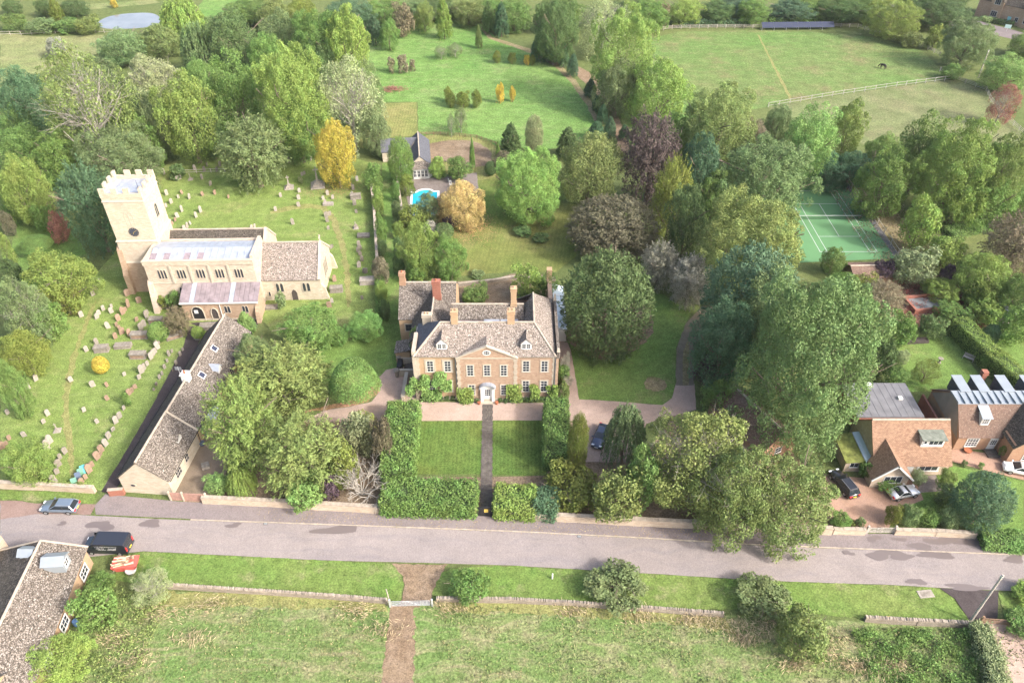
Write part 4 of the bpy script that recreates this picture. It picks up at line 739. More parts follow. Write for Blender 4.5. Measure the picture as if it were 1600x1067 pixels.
# ---------------------------------------------------------------- lower left house
def lower_left_house():
    e = empty('roadside_house', (-51, 49, 0), 0, 'stone-slated house with small dormers at the lower left corner of the view', 'house')
    o = Vector((-51, 49, 0))
    def P(x, y, z): return (x-o.x, y-o.y, z)
    rN, rS, eN, eS = (-55.0,54.0), (-53.9,36.0), (-51.1,55.3), (-49.4,37.5); wN, wS = (-61.5,54.6), (-60.0,38.0); ev, rg = 2.9, 6.0
    MB().prism([P(-62,54.3,0)[:2],P(-60.2,37,0)[:2],P(-49.7,37.4,0)[:2],P(-51.35,55.0,0)[:2]], 0, ev-.05).build('wall', 'manor_tan', e)
    MB().add([P(*wN,ev-.1),P(*eN,ev-.1),P(*rN,rg-.1)], [(0,1,2)]).build('gable', 'manor_tan', e)
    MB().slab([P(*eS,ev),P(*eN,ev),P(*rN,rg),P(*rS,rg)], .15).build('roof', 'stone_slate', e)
    MB().slab([P(*wN,ev+.2),P(*wS,ev+.2),P(*rS,rg),P(*rN,rg)], .15).build('roof', 'stone_slate_dark', e)  # west slope lies in shade; that darkness is put into its slate colour
    MB().tube(P(*rN,rg+.05),P(*rS,rg+.05),.16,.16,6).build('ridge_tiles', 'coping_stone', e)
    MB().tube(P(*rN,rg+.02),P(*eN,ev+.05),.13,.13,6).build('verge_coping', 'coping_stone', e); MB().tube(P(*rN,rg+.02),P(*wN,ev+.25),.13,.13,6).build('verge_coping', 'coping_stone', e)
    # lead-sheathed dormer on the east slope
    d = MB().box(-1.2,-.8,-.9,1.0,.8,.55).build('dormer', 'zinc', e, P(-52.3,51.6,5.2), R(5)); 
    for s in (-1,1): MB().slab([(-1.4,0,1.15),(1.2,0,1.15),(1.2,s*1.0,.5),(-1.4,s*1.0,.5)], .07).build('dormer_roof', 'zinc', d)
    window(d, 1.0, 0, -.45, .9, .85, 2, 2, face=math.pi/2)
    MB().box(-.5,-.6,-.8,.9,.6,.7).build('dormer', 'zinc', e, P(-56.3,52.7,5.0))
    for s in (-1,1): MB().slab([(-.7,0,1.2),(1.1,0,1.2),(1.1,s*.8,.65),(-.7,s*.8,.65)], .07).build('dormer_roof', 'zinc', e, P(-56.3,52.7,5.0))
    for yy, n in ((52.6,3),(47.8,1),(46.0,3),(41.5,3)):
        xx = -51.1+(55.0-yy)*(1.6/17.6); window(e, xx-o.x+.02, yy-o.y, 1.1, .55*n, 1.25, n, 2, face=R(95.3), surround='white_paint', sw=.08)
    # west block cut by the frame
    MB().box(-14,1.5,0,-10.2,6.8,4.6).build('side_block', 'wall_cream', e); MB().slab([(-14.2,1.3,4.6),(-10.0,1.3,4.6),(-10.0,7.0,5.0),(-14.2,7.0,5.0)]).build('side_roof', 'felt', e)
    MB().box(-10,-9.6,0,-6.5,1.4,2.2).build('court_wall', 'manor_tan', e)
    s2 = MB().yprism([(-14,0),(-8.6,0),(-8.6,3.0),(-11.3,5.6),(-14,3.0)], -6, -1.0).build('south_block', 'manor_tan', e); MB().slab([(-6.2,-8.3,2.9),(-.8,-8.3,2.9),(-.8,-11.3,5.75),(-6.2,-11.3,5.75)]).build('south_roof', 'stone_slate', e); MB().slab([(-6.2,-14.3,2.9),(-.8,-14.3,2.9),(-.8,-11.3,5.75),(-6.2,-11.3,5.75)]).build('south_roof', 'stone_slate', e)
lower_left_house()

# ---------------------------------------------------------------- clay-tiled cottage
def tile_cottage():
    e = empty('tile_cottage', (54, 73, 0), 0, 'cottage with big orange clay-tile roof, box dormer and gabled porch', 'cottage')
    x0, x1, ev, rg = -5.2, 5.1, 2.5, 6.6
    gable_house(e, x0, x1, -4.0, 4.0, ev, rg, 'wall_cream', 'clay_tile', over=.4)
    MB().box(x1+.02,-3.9,0,x1+.12,3.9,2.4).build('tile_hanging', 'brick', e)
    # box dormer
    d = MB().box(1.0,-2.55,4.0,4.0,.5,5.55).build('dormer', 'white_paint', e); MB().slab([(.8,-2.85,5.55),(4.2,-2.85,5.55),(4.2,.8,5.85),(.8,.8,5.85)], .12).build('dormer_roof', 'mossy_felt', d)
    window(d, 2.85, -2.56, 4.45, 1.9, .85, 3, 1); window(d, 1.45, -2.56, 4.6, .45, .6, 1, 1)
    # gabled porch
    px = -3.6; MB().xprism([(px-2.4,0),(px+2.4,0),(px+2.4,2.2),(px,4.6),(px-2.4,2.2)], -6.2, -3.9).build('porch', 'wall_cream', e)
    for s in (-1,1):
        MB().slab([(px+s*2.8,-6.6,2.0),(px,-6.6,4.85),(px,-1.6,4.85),(px+s*2.8,-4.0,2.0)], .12).build('porch_roof', 'clay_tile', e)
        MB().slab([(px+s*2.85,-6.72,2.0),(px,-6.72,4.85),(px,-6.6,4.85),(px+s*2.85,-6.6,2.0)], .22).build('bargeboard', 'white_paint', e)
    window(e, px+.3, -6.2, 1.0, 2.4, 1.3, 3, 1, name='porch_window')
    window(e, 2.4, -4.0, .9, 2.6, 1.2, 3, 1, surround='white_paint', sw=.2); MB().box(-.5,-4.04,0,.4,-3.99,2.05).build('door', 'white_paint', e)
    for x_, y_ in ((-4.3,1.2),(-.6,1.0)): MB().slab([(x_,y_,5.42),(x_+.9,y_,5.42),(x_+.9,y_+.6,4.8),(x_,y_+.6,4.8)], .05).build('rooflight', 'white_paint', e)
    # rear flat-roofed block and mossy side lean-to
    MB().box(-4.6,4.1,0,4.6,11.0,2.7).build('rear_block', 'red_brick', e); MB().box(-4.8,4.2,2.7,4.8,11.3,2.9).build('flat_roof', 'felt', e)
    for i in range(9): MB().box(-4.75+i*1.05,4.25,2.9,-4.69+i*1.05,11.25,2.93).build('felt_seam', 'felt', e)
    MB().box(2.4,7.6,2.9,3.0,8.2,3.2).build('roof_vent', 'white_paint', e); MB().lathe([(.55,0),(.5,.2),(.1,.35)], 12, (-.9,10.9,2.9)).build('dome_light', 'white_paint', e)
    s = MB().box(-8.6,-3.4,0,-5.3,1.5,2.1).build('side_lean_to', 'wall_cream', e); MB().slab([(-8.8,-3.7,2.1),(-6.3,-3.7,2.3),(-6.3,1.7,2.3),(-8.8,1.7,2.1)], .12).build('lean_to_roof', 'moss_roof', s); MB().slab([(-6.2,-3.9,2.3),(-5.25,-3.9,2.5),(-5.25,1.8,2.5),(-6.2,1.8,2.3)], .08).build('glazed_roof', 'pale_glass', s)
    window(s, -7.4, -3.4, .9, 1.2, .9, 2, 1)
tile_cottage()
def brick_house():
    e = empty('brick_house', (62.2, 73.6, 0), 0, 'orange brick house with zinc-capped roof, zinc dormers and projecting front gable', 'house')
    ev = 2.9; L = 26
    prof = [(0,0),(9.2,0),(9.2,3.0),(5.2,6.3),(2.9,6.1),(0,ev)]
    MB().yprism(prof, 0, L).build('wall', 'brick', e); MB().yprism([(.2,2.0),(9.0,2.6),(5.2,6.2),(2.9,6.0)], -.03, 0).build('gable_render', 'render_grey', e)
    MB().slab([(-.15,-.3,ev-.25),(L,-.3,ev-.25),(L,2.9,6.18),(-.15,2.9,6.18)]).build('roof', 'brown_tile', e); MB().slab([(-.15,9.5,2.8),(L,9.5,2.8),(L,5.25,6.35),(-.15,5.25,6.35)]).build('roof', 'brown_tile', e)
    n = 26
    for i in range(n): xa = -.2+i*1.0; MB().slab([(xa,2.85,6.22),(xa+.95,2.85,6.22),(xa+.95,5.35,6.42),(xa,5.35,6.42)], .1).build('zinc_panel', 'zinc', e); 
    for i in range(n): xa = -.24+i*1.0; MB().box(xa,2.85,6.24,xa+.05,5.35,6.5).build('zinc_seam', 'zinc', e)
    for x_ in (1.2,3.9,7.4,11.0):
        d = MB().box(x_,5.3,4.4,x_+1.3,8.2,6.5).build('rear_dormer', 'blue_slate', e); MB().slab([(x_-.1,5.0,6.5),(x_+1.4,5.0,6.5),(x_+1.4,8.4,6.62),(x_-.1,8.4,6.62)], .08).build('zinc_roof', 'zinc', d)
    d = MB().box(2.7,.9,4.0,3.9,2.9,5.4).build('front_dormer', 'white_paint', e); MB().slab([(2.55,.7,5.4),(4.05,.7,5.4),(4.05,3.2,6.2),(2.55,3.2,6.2)], .08).build('zinc_roof', 'zinc', d); window(d, 3.3, .9, 4.25, .9, 1.0, 3, 3)
    window(e, 2.2, 0, .8, 1.6, 1.5, 4, 4, surround='white_paint', sw=.06); dr = MB().box(4.6,-.05,.2,5.7,.0,2.3).build('door', 'white_paint', e); window(dr, 5.15, -.055, 1.1, .9, 1.0, 3, 3, name='glazing')
    MB().box(4.3,-1.6,0,6.0,-.06,.25).build('doorstep', 'flag_stone', e)
    # front gable
    MB().xprism([(6.1,0),(12.4,0),(12.4,3.6),(9.25,6.5),(6.1,3.6)], -2.6, 0.2).build('front_gable', 'brick', e)
    for s, w_ in ((-1,6.1),(1,12.4)): MB().slab([(w_+s*.3,-2.9,3.3),(9.25,-2.9,6.65),(9.25,3.2,6.65),(w_+s*.3,1.2,3.3)], .13).build('gable_roof', 'stone_slate_dark', e)
    window(e, 9.0, -2.6, .8, 1.9, 1.5, 4, 4, surround='white_paint', sw=.06); window(e, 9.6, -2.6, 3.7, 1.4, 1.2, 3, 3, surround='white_paint', sw=.06)
    w_ = MB().xprism([(-1.3,0),(-1.0,0),(-1.0,2.2),(-1.3,2.2)], 2.0, 9.0).build('side_wall', 'red_brick', e)
    chimney(e, 6.2, 8.9, 3.0, 6.8, .7, .7, 'red_brick', 0)
brick_house()
# ---------------------------------------------------------------- pool house, pool, small buildings
def pool_house():
    e = empty('pool_house', (-21.1, 161.5, 0), R(7), 'white pool house with blue slate roof and hexagonal bay beside the pool', 'pool house')
    gable_house(e, -6.2, 6.2, -2.3, 2.3, 2.6, 4.6, 'pale_stone', 'blue_slate', axis='y')
    MB().yprism([(1.2,0),(6.0,0),(6.0,2.5),(3.6,4.4),(1.2,2.5)], -8.4, -2.2).build('west_block', 'pale_stone', e)
    for s, W in ((-1,1.0),(1,6.2)): MB().slab([(-8.6,W,2.4),(-.2,W,2.4),(-.2,3.6,4.55),(-8.6,3.6,4.55)]).build('roof', 'blue_slate', e)
    b = MB().prism([(-1.6,-8.0),(1.7,-8.0),(2.5,-6.9),(2.5,-6.2),(-2.3,-6.2),(-2.3,-6.9)], 0, 2.4).build('bay', 'white_paint', e)
    MB().add([(-1.9,-8.3,2.4),(2.0,-8.3,2.4),(2.9,-6.9,2.4),(2.9,-6.0,2.4),(-2.7,-6.0,2.4),(-2.7,-6.9,2.4),(-.8,-6.4,3.5),(1.0,-6.4,3.5)], [(0,1,7,6),(1,2,7),(2,3,7),(3,4,6,7),(4,5,6),(5,0,6),(5,4,3,2,1,0)]).build('bay_roof', 'stone_slate', b)
    for x_ in (-1.2,-.4,.45,1.25): window(b, x_, -8.0, .5, .65, 1.6, 2, 2)
    MB().box(-4.6,-6.6,0,-2.6,-5.8,2.5).build('side_wall', 'white_paint', e)
pool_house()
def pool():
    e = empty('swimming_pool', (-18.4, 143.2, 0), R(4), 'turquoise swimming pool with white curved coping', 'swimming pool')
    def outline(o):
        p = [(-2.6-o,-5-o),(2.6+o,-5-o),(2.6+o,4.2+o),(1.9,4.2+o)]+[((1.6+o*.6)*math.cos(R(q)), 4.25+o*.6+(1.0+o*.6)*math.sin(R(q))) for q in range(10,171,20)]+[(-1.9,4.2+o),(-2.6-o,4.2+o)]
        return p
    a, b = outline(.0), outline(.5); n = len(a); z = .12
    MB().add([(*p,z) for p in b]+[(*p,z) for p in a]+[(*p,.02) for p in b]+[(*p,.02) for p in a], [(i,(i+1)%n,n+(i+1)%n,n+i) for i in range(n)]+[((i+1)%n,i,2*n+i,2*n+(i+1)%n) for i in range(n)]+[(n+i,n+(i+1)%n,3*n+(i+1)%n,3*n+i) for i in range(n)]).build('coping', 'white_paint', e)
    MB().prism(a, .033, .075).build('water', 'pool_water', e)
pool()
for q, (x_, y_) in enumerate(((-13.63,151.78), (-13.24,150.04))):
    c = empty('garden_chair', (x_, y_, .03), 2.0+q, 'white garden chair on the pool terrace, %s of two' % ('farther','nearer')[q], 'garden chair', 'pool terrace chairs')
    box('seat', 'white_paint', c, -.3,-.3,.4,.3,.3,.47); box('backrest', 'white_paint', c, -.3,.25,.47,.3,.32,1.0)
    for sx in (-.26,.26):
        for sy in (-.26,.26): box('leg', 'white_paint', c, sx-.03,sy-.03,0,sx+.03,sy+.03,.4)
def small_building(name, label, x, y, rz, L, W, ev, rg, wall, roof, cat):
    e = empty(name, (x, y, 0), rz, label, cat); gable_house(e, -L/2, L/2, -W/2, W/2, ev, rg, wall, roof); return e
e = small_building('hidden_outbuilding', 'brown-tiled outbuilding half hidden behind the twiggy roadside tree', 34.3, 77.0, R(-62), 11, 6.4, 2.6, 5.2, 'brick', 'brown_tile', 'outbuilding')
window(e, 5.5, 0, 1.0, 1.2, 1.1, 2, 2, face=math.pi/2); MB().box(-1.2,-3.24,0,1.2,-3.19,2.1).build('door', 'dark_wood', e)
e = small_building('garden_shed', 'low brown-roofed shed at the near end of the tennis court', 65.4, 115.4, R(2), 8.4, 4.6, 2.0, 2.9, 'brown_wood', 'brown_tile', 'shed')
MB().box(-1,-2.36,0,1,-2.29,1.8).build('door', 'dark_wood', e)
e = empty('blue_shed', (83.45,103.18, 0), R(20), 'small blue-grey roofed shed on the far garden lawn', 'shed')
MB().box(-1.0,-1.2,0,1.0,1.2,1.9).build('wall', 'grey_wood', e); MB().slab([(-1.15,-1.4,1.9),(1.15,-1.4,2.2),(1.15,1.4,2.2),(-1.15,1.4,1.9)], .08).build('roof', 'lead', e); MB().box(-.4,-1.25,0,.4,-1.19,1.7).build('door', 'grey_wood', e)
def brick_tank():
    e = empty('raised_brick_pool', (72.6, 107.2, 0), R(8), 'raised red brick pool full of dark water, in russet undergrowth', 'garden pool')
    o = [(-3.6,-2.0),(3.0,-2.0),(3.7,-1.2),(3.7,1.2),(2.6,2.2),(-3.6,2.2)]; i_ = [(p[0]*.87, p[1]*.8) for p in o]; n = len(o)
    MB().add([(*p,.9) for p in o]+[(*p,.9) for p in i_]+[(*p,0) for p in o]+[(*p,.3) for p in i_], [(i,(i+1)%n,n+(i+1)%n,n+i) for i in range(n)]+[((i+1)%n,i,2*n+i,2*n+(i+1)%n) for i in range(n)]+[(n+i,n+(i+1)%n,3*n+(i+1)%n,3*n+i) for i in range(n)]).build('wall', 'red_brick', e)
    MB().prism(i_, .3, .5).build('water', 'pond_water', e)
brick_tank()
def top_cottages():
    e = empty('stone_cottages', (164.0, 257.4, 0), R(-51.5), 'terrace of brown stone cottages with gabled dormers at the top right corner', 'cottages')
    L = 34; gable_house(e, -14, 24, 0, 9, 5.6, 9.8, 'iron_stone', 'stone_slate_dark')
    for x_ in (-8, 2.5, 13):
        MB().xprism([(x_-2,0),(x_+2,0),(x_+2,6.2),(x_,8.8),(x_-2,6.2)], -.5, .2).build('gable_bay', 'iron_stone', e)
        for s in (-1,1): MB().slab([(x_+s*2.25,-.8,5.9),(x_,-.8,8.95),(x_,4,8.95),(x_+s*2.25,1.6,5.9)]).build('gable_roof', 'stone_slate_dark', e)
        window(e, x_, -.5, 5.0, 1.8, 1.6, 3, 1, surround='dressed_stone'); window(e, x_, -.5, 1.3, 1.9, 1.7, 3, 1, surround='dressed_stone')
    for x_ in (-3, 7.6, 18): MB().box(x_-.55,-.06,0,x_+.55,0.02,2.3).build('door', 'teal_door', e); window(e, x_+2.2, 0, 1.2, 1.0, 1.3, 2, 1, surround='dressed_stone')
    for x_ in (-13, 5, 22): chimney(e, x_, 4.5, 9.4, 12.0, 1.2, .8, 'brick', 2)
top_cottages()


# ================================================================ walls, fences, gates
def stone_wall(flat, h, w_, mat, label, cope='coping_stone', upright=False, name='stone_wall', ctop=.12):
    pts = [Vector((flat[i], flat[i+1], 0)) for i in range(0, len(flat), 2)]; o = pts[0]*.5+pts[-1]*.5; e = empty(name, o, 0, label, 'wall'); c = MB()
    for p, q in zip(pts, pts[1:]):
        d = q-p; L = d.length; d /= L; n = Vector((-d.y, d.x, 0)); k = max(1, int(L/2.5)); m = MB(); hs = [h*random.uniform(.95,1.04) for _ in range(k+1)]
        vs = []
        for i in range(k+1):
            a = p-o+d*(L*i/k); j = n*random.uniform(-.04,.04)
            vs += [a-n*w_*.55+j, a+n*w_*.55+j, a+n*w_*.42+j+Vector((0,0,hs[i])), a-n*w_*.42+j+Vector((0,0,hs[i]))]
        fs = []
        for i in range(k):
            b = 4*i; fs += [(b,b+4,b+7,b+3),(b+3,b+7,b+6,b+2),(b+2,b+6,b+5,b+1)]
        fs += [(0,3,2,1),(4*k,4*k+1,4*k+2,4*k+3)]; m.add(vs, fs).build('wall', mat, e)
        s = 0.0
        while s < L-.05:
            ln = random.uniform(.07,.15) if upright else random.uniform(.35,.7); b = min(s+ln, L); i = min(k-1, int(s/L*k)); zb = min(hs[i], hs[i+1])-.03
            hh = random.uniform(.16,.3) if upright else ctop+random.uniform(-.02,.03); A = p-o+d*(s+.012); B = p-o+d*(b-.012); ww = w_*(.40 if upright else .56); lean = d*random.uniform(-.05,.09) if upright else Vector((0,0,0))
            Q = [A-n*ww, B-n*ww, B+n*ww, A+n*ww]; c.add([v+Vector((0,0,zb)) for v in Q]+[v+lean+Vector((0,0,zb+hh)) for v in Q], [(4,5,6,7),(0,1,5,4),(1,2,6,5),(2,3,7,6),(3,0,4,7)]); s = b
    c.build('coping_stones', cope, e, kind='stuff')
    return e
stone_wall((-40.71,64.27, -31.97,63.75, -16.69,62.66, -4.90,62.10), 1.25, .5, 'wall_cream', 'cream stone wall along the pavement, left of the front gate')
stone_wall((-1.82,61.89, 16.43,60.68, 28.60,59.99, 40.48,59.30), 1.25, .5, 'wall_cream', 'cream stone wall along the pavement, right of the front gate')
stone_wall((-68.89,66.85, -62.71,66.53, -55.61,65.98), 1.1, .5, 'wall_cream', 'ivy-clad stone wall along the front of the churchyard')
stone_wall((-41.11,51.68, -30.36,50.91, -21.13,50.24, -14.57,49.65), .55, .42, 'dry_stone', 'dry-stone wall along the field, left of the metal gate', upright=True)
stone_wall((-8.88,49.90, 0.00,49.77, 7.49,49.32, 17.85,48.49, 24.42,47.92), .55, .42, 'dry_stone', 'dry-stone wall along the field, right of the metal gate', upright=True)
stone_wall((40.50,47.36, 46.23,46.96, 52.39,46.64), .7, .5, 'dry_stone', 'low dry-stone wall beside the farm drive', upright=True)
stone_wall((40.67,59.40, 44.70,59.30), 1.0, .45, 'wall_cream', 'short pale stone wall left of the timber drive gate')
stone_wall((48.44,59.30, 53.56,59.11, 58.42,58.72), 1.0, .45, 'wall_cream', 'pale stone wall right of the timber drive gate')
stone_wall((-30.95,152.07, -28.05,137.08, -24.26,114.49), 1.7, .45, 'dry_stone', 'long stone wall between churchyard and grass walk')
stone_wall((-25.56,154.14, -23.45,142.83, -22.15,135.82), 1.6, .4, 'dry_stone', 'stone wall along the left of the pool garden')
stone_wall((-9.84,113.10, -3.49,114.29, 0.00,115.30, 7.95,114.90), .6, .4, 'dry_stone', 'low terrace wall behind the manor')
stone_wall((-53.51,65.44, -51.55,65.66), 1.1, .4, 'red_brick', 'short red brick wall at the foot of the stone range')
stone_wall((92.70,134.58, 98.16,134.08, 105.39,133.10), .8, .4, 'dry_stone', 'grey stone wall above the bright green hedge')
plain('pale_rail', (.3,.285,.26), .8, var=.15)
POST = {m_: MB().box(-.06,-.06,0,.06,.06,1.2).mesh('post', m_) for m_ in ('grey_wood', 'pale_rail', 'brown_wood')}
def fence(flat, label, rails=3, step=2.6, mat='grey_wood', h=1.2, name='rail_fence'):
    pts = [Vector((flat[i], flat[i+1], 0)) for i in range(0, len(flat), 2)]; o = (pts[0]+pts[-1])*.5; e = empty(name, o, 0, label, 'fence')
    for p, q in zip(pts, pts[1:]):
        d = q-p; L = d.length; d /= L; n = Vector((-d.y, d.x, 0)); k = max(1, round(L/step)); rz = math.atan2(d.y, d.x)
        for i in range(k): pp = p-o+d*(L*i/k); link('post', POST[mat], e, pp, rz, (1,1,h/1.2))
        for r_ in range(rails):
            z = h*(.35+.55*r_/max(1, rails-1)); A = p-o-n*.075; B = q-o-n*.075; m = MB(); t = n*.025
            m.add([A-t,B-t,B+t,A+t]+[v+Vector((0,0,.085)) for v in (A-t,B-t,B+t,A+t)], [(0,3,2,1),(4,5,6,7),(0,1,5,4),(1,2,6,5),(2,3,7,6),(3,0,4,7)]).build('rail', mat, e, (0,0,z))
    link('post', POST[mat], e, pts[-1]-o, 0, (1,1,h/1.2)); return e
fence((66.65,192.60, 85.61,199.77, 105.29,206.43, 123.33,211.53), 'pale post-and-rail fence dividing the paddocks', 2, 3.2, 'pale_rail', 1.35)
fence((103.76,256.48, 111.84,255.84, 117.93,247.20, 125.19,237.88, 127.37,230.16), 'weathered rail fence along the lane side of the paddock', 3, 3, 'grey_wood', 1.3)
fence((122.08,217.80, 123.69,211.53, 128.36,203.28, 126.23,195.93, 124.88,186.98, 124.65,175.72), 'grey rail fence round the worn paddock at the right', 3, 3, 'grey_wood', 1.3)
fence((42.82,250.85, 51.58,254.58, 66.15,255.21, 80.62,255.21), 'grey rail fence below the dark hedge', 3, 3, 'grey_wood', 1.3)
fence((-161.88,248.41, -152.06,249.02, -142.00,251.46, -132.55,250.85, -124.39,250.85), 'grey rail fence between the straw field and the pond', 2, 3, 'grey_wood', 1.3)
fence((-22.63,176.08, -15.60,176.08, -8.52,174.29, -3.82,170.80, -0.74,164.43), 'low curved hurdle fence behind the circular bed', 3, 1.6, 'brown_wood', .8, 'hurdle_fence')
fence((73.25,152.36, 73.59,137.59, 73.44,122.90), 'thin post fence along the right of the tennis court', 2, 4, 'grey_wood', 1.6)
fence((-73.72,155.94, -67.46,156.55, -64.31,156.55), 'old timber rails among the far graves', 2, 3, 'grey_wood', 1.0)
def field_gate():
    e = empty('field_gate', (-14.05, 49.1, 0), R(1.5), 'galvanised five-bar metal gate closing the field track', 'gate')
    for x_, h_ in ((-.15,1.5),(4.75,1.35)): MB().box(x_-.1,-.1,0,x_+.1,.1,h_).build('post', 'galvanised', e)
    L = 4.5
    for z in (.2,.4,.62,.86,1.12): MB().tube((.05,0,z),(L,0,z),.025,n=6).build('bar', 'galvanised', e)
    for x_ in (.05,1.7,3.4,L): MB().tube((x_,0,.2),(x_,0,1.12),.028,n=6).build('upright', 'galvanised', e)
    MB().tube((.05,0,.2),(1.7,0,1.12),.02,n=5).build('brace', 'galvanised', e); MB().tube((1.7,0,1.12),(3.4,0,.2),.02,n=5).build('brace', 'galvanised', e)
    for i in range(5): MB().tube((3.6+i*.17,0,.2),(3.6+i*.17,0,1.12),.015,n=5).build('spindle', 'galvanised', e)
    o = empty('leaning_post', (-14.35,49.73, 0), 0, 'pale wooden post leaning beside the left end of the metal gate', 'post'); MB().tube((0,0,0),(-.3,.5,1.9),.08,.06,7).build('shaft', 'grave_pale', o)
field_gate()
def front_gate():
    x0, x1 = -4.66,62.20; a = Vector((x0, x1, 0)); x2, x3 = -1.99,61.99
    e = empty('garden_gate', ((x0+x2)/2, (x1+x3)/2, 0), R(-1), 'arched black wooden gate with a yellow notice at the end of the flagstone path', 'gate')
    w_ = (x2-x0)/2
    for s in (-1,1):
        pts = [(0,.02),(s*w_*.96,.02),(s*w_*.96,1.5),(s*w_*.6,1.75),(0,2.0)]
        if s > 0: m = MB().xprism(pts, -.05, .05)
        else: m = MB().xprism(pts[::-1], -.05, .05)
        g_ = m.build('leaf', 'black_paint', e)
        for i in range(1,6): box('board_joint', 'dark_wood', g_, s*w_*.16*i-.012, -.075, .1, s*w_*.16*i+.012, -.05, 1.45)
    for s in (-1,1): pr_ = MB().box(s*(w_+.22)-.22,-.25,0,s*(w_+.22)+.22,.25,1.7).build('pier', 'manor_tan', e); MB().frustum(s*(w_+.22),0,1.7,2.0,.56,.6,.3,.3).build('cap', 'dressed_stone', pr_)
    n_ = box('notice', 'yellow_board', e, -.25,-.1,.9,.25,-.076,1.5)
    for i in range(4): box('text_line', 'dark_wood', n_, -.18,-.104,1.0+i*.11,.18-.05*(i%2),-.1,1.03+i*.11)
front_gate()
def timber_gate(x, y, rz, L, label, mat='grey_wood', leafs=2):
    e = empty('timber_gate', (x, y, 0), rz, label, 'gate')
    for s in (0, L): MB().box(s-.12,-.12,0,s+.12,.12,1.5).build('post', mat, e)
    for z in (.2,.45,.72,1.05): MB().box(.15,-.03,z,L-.15,.03,z+.1).build('bar', mat, e)
    for x_ in ([.2, L/2-.1, L/2+.1, L-.2] if leafs == 2 else [.2, L-.2]): MB().box(x_-.05,-.05,.15,x_+.05,.05,1.2).build('stile', mat, e)
    MB().add([(.2,-.045,.2),(.3,-.045,.2),(L/2-.1,-.045,1.12),(L/2-.2,-.045,1.12)]+[(.2,.045,.2),(.3,.045,.2),(L/2-.1,.045,1.12),(L/2-.2,.045,1.12)], [(0,1,2,3),(7,6,5,4),(0,4,5,1),(1,5,6,2),(2,6,7,3),(3,7,4,0)]).build('brace', mat, e)
timber_gate(44.98,59.40, R(0), 3.5, 'grey timber five-bar gate closing the cottage drive'); timber_gate(53.57,46.96, R(-4), 3.3, 'dark timber gate across the gravel drive at the lower right', 'brown_wood', 1)
e = empty('boarded_gates', (-45.08,64.70, 0), R(-3), 'pinkish boarded gates between the stone range and the road wall', 'gate')
plain('gate_pink', (.5,.3,.24), .9, var=.2, scale=2)
for i in range(15): MB().box(.15+i*.31,-.05,.03,.15+i*.31+.29,.05,1.5+random.uniform(-.02,.02)).build('board', 'gate_pink', e)
for x_ in (0,1.75,4.85): MB().box(x_-.1,-.14,0,x_+.1,.14,1.7).build('post', 'dressed_stone', e)
def pole(x, y, h, label, arm=True):
    e = empty('utility_pole', (x, y, 0), .3, label, 'utility pole'); MB().tube((0,0,0),(0,0,h),.16,.11,10).build('shaft', 'grey_wood', e)
    MB().box(-.15,-.1,h-.5,.15,.12,h-.2).build('cap_bracket', 'galvanised', e)
    for i in range(5): MB().tube((.1,0,2.5+i*.5),(.32,0,2.5+i*.5),.015,n=5).build('step_iron', 'galvanised', e)
pole(52.5, 47.1, 9.5, 'wooden utility pole beside the dark farm drive'); pole(130.8, 212.9, 7.8, 'pale wooden pole beside the paddock near the stone cottages')

# ---------------------------------------------------------------- churchyard: headstones, tombs, memorials
def head_mesh(w_, h, t, top, mat):
    k = [(-w_/2,-.1),(w_/2,-.1),(w_/2,h*.82)]
    if top == 'round': k += [(w_/2*math.cos(R(q)), h*.82+h*.18*math.sin(R(q))) for q in (25,50,75,105,130,155)]
    elif top == 'point': k += [(w_*.25,h*.92),(0,h),(-w_*.25,h*.92)]
    elif top == 'shoulder': k += [(w_*.36,h*.84),(w_*.3,h*.95),(0,h),(-w_*.3,h*.95),(-w_*.36,h*.84)]
    k += [(-w_/2,h*.82)]; return MB().xprism(k, -t/2, t/2).mesh('headstone', mat)
HEAD = {m_: [head_mesh(.66,1.05,.12,'round',m_), head_mesh(.58,.95,.11,'point',m_), head_mesh(.7,1.2,.13,'shoulder',m_), head_mesh(.5,.75,.1,'round',m_)] for m_ in ('grave_pale','grave_red','grave_grey')}
hn = 0
ORD = 'first second third fourth fifth sixth seventh eighth ninth tenth eleventh twelfth thirteenth fourteenth fifteenth sixteenth seventeenth eighteenth nineteenth twentieth twenty-first twenty-second twenty-third'.split()
def heads(flat, mat, label, group, rz=1.15, big=1.0, lean=.1):
    global hn
    n = len(flat)//2; row = any(k_ in label for k_ in (' row', ' in line ', 'edging')); key = [(-flat[2*i+1] if row else flat[2*i], i) for i in range(n)]
    rank = {i: r_ for r_, (_, i) in enumerate(sorted(key))}
    for i in range(0, len(flat), 2):
        hn += 1; g_ = random.Random(hn*7); o = link('headstone', g_.choice(HEAD[mat]), None, (flat[i], flat[i+1], 0), rz+g_.gauss(0,.16), (big*g_.uniform(.9,1.15),)*2+(big*g_.uniform(1.0,1.3),))
        o.rotation_euler.x = g_.gauss(0, lean); o.rotation_euler.y = g_.gauss(0, .05); tag(o, label+('' if n == 1 else ', %s from the %s' % (ORD[rank[i//2]], 'far end' if row else 'left')), 'headstone', group)
GA = 'headstones on the lawn behind the church'
heads((-77.63,155.64, -73.67,155.34, -73.36,153.54, -73.73,152.95, -71.44,157.77, -68.54,153.54, -65.82,150.62, -73.86,146.37, -70.93,145.00, -68.53,144.72, -71.69,142.83, -68.27,139.39, -68.42,137.08, -64.34,139.14, -64.62,137.08, -64.92,134.33, -65.09,132.86, -65.36,132.13, -51.67,133.10, -51.93,132.13, -72.22,141.23), 'grave_pale', 'pale headstone on the lawn behind the church', GA)
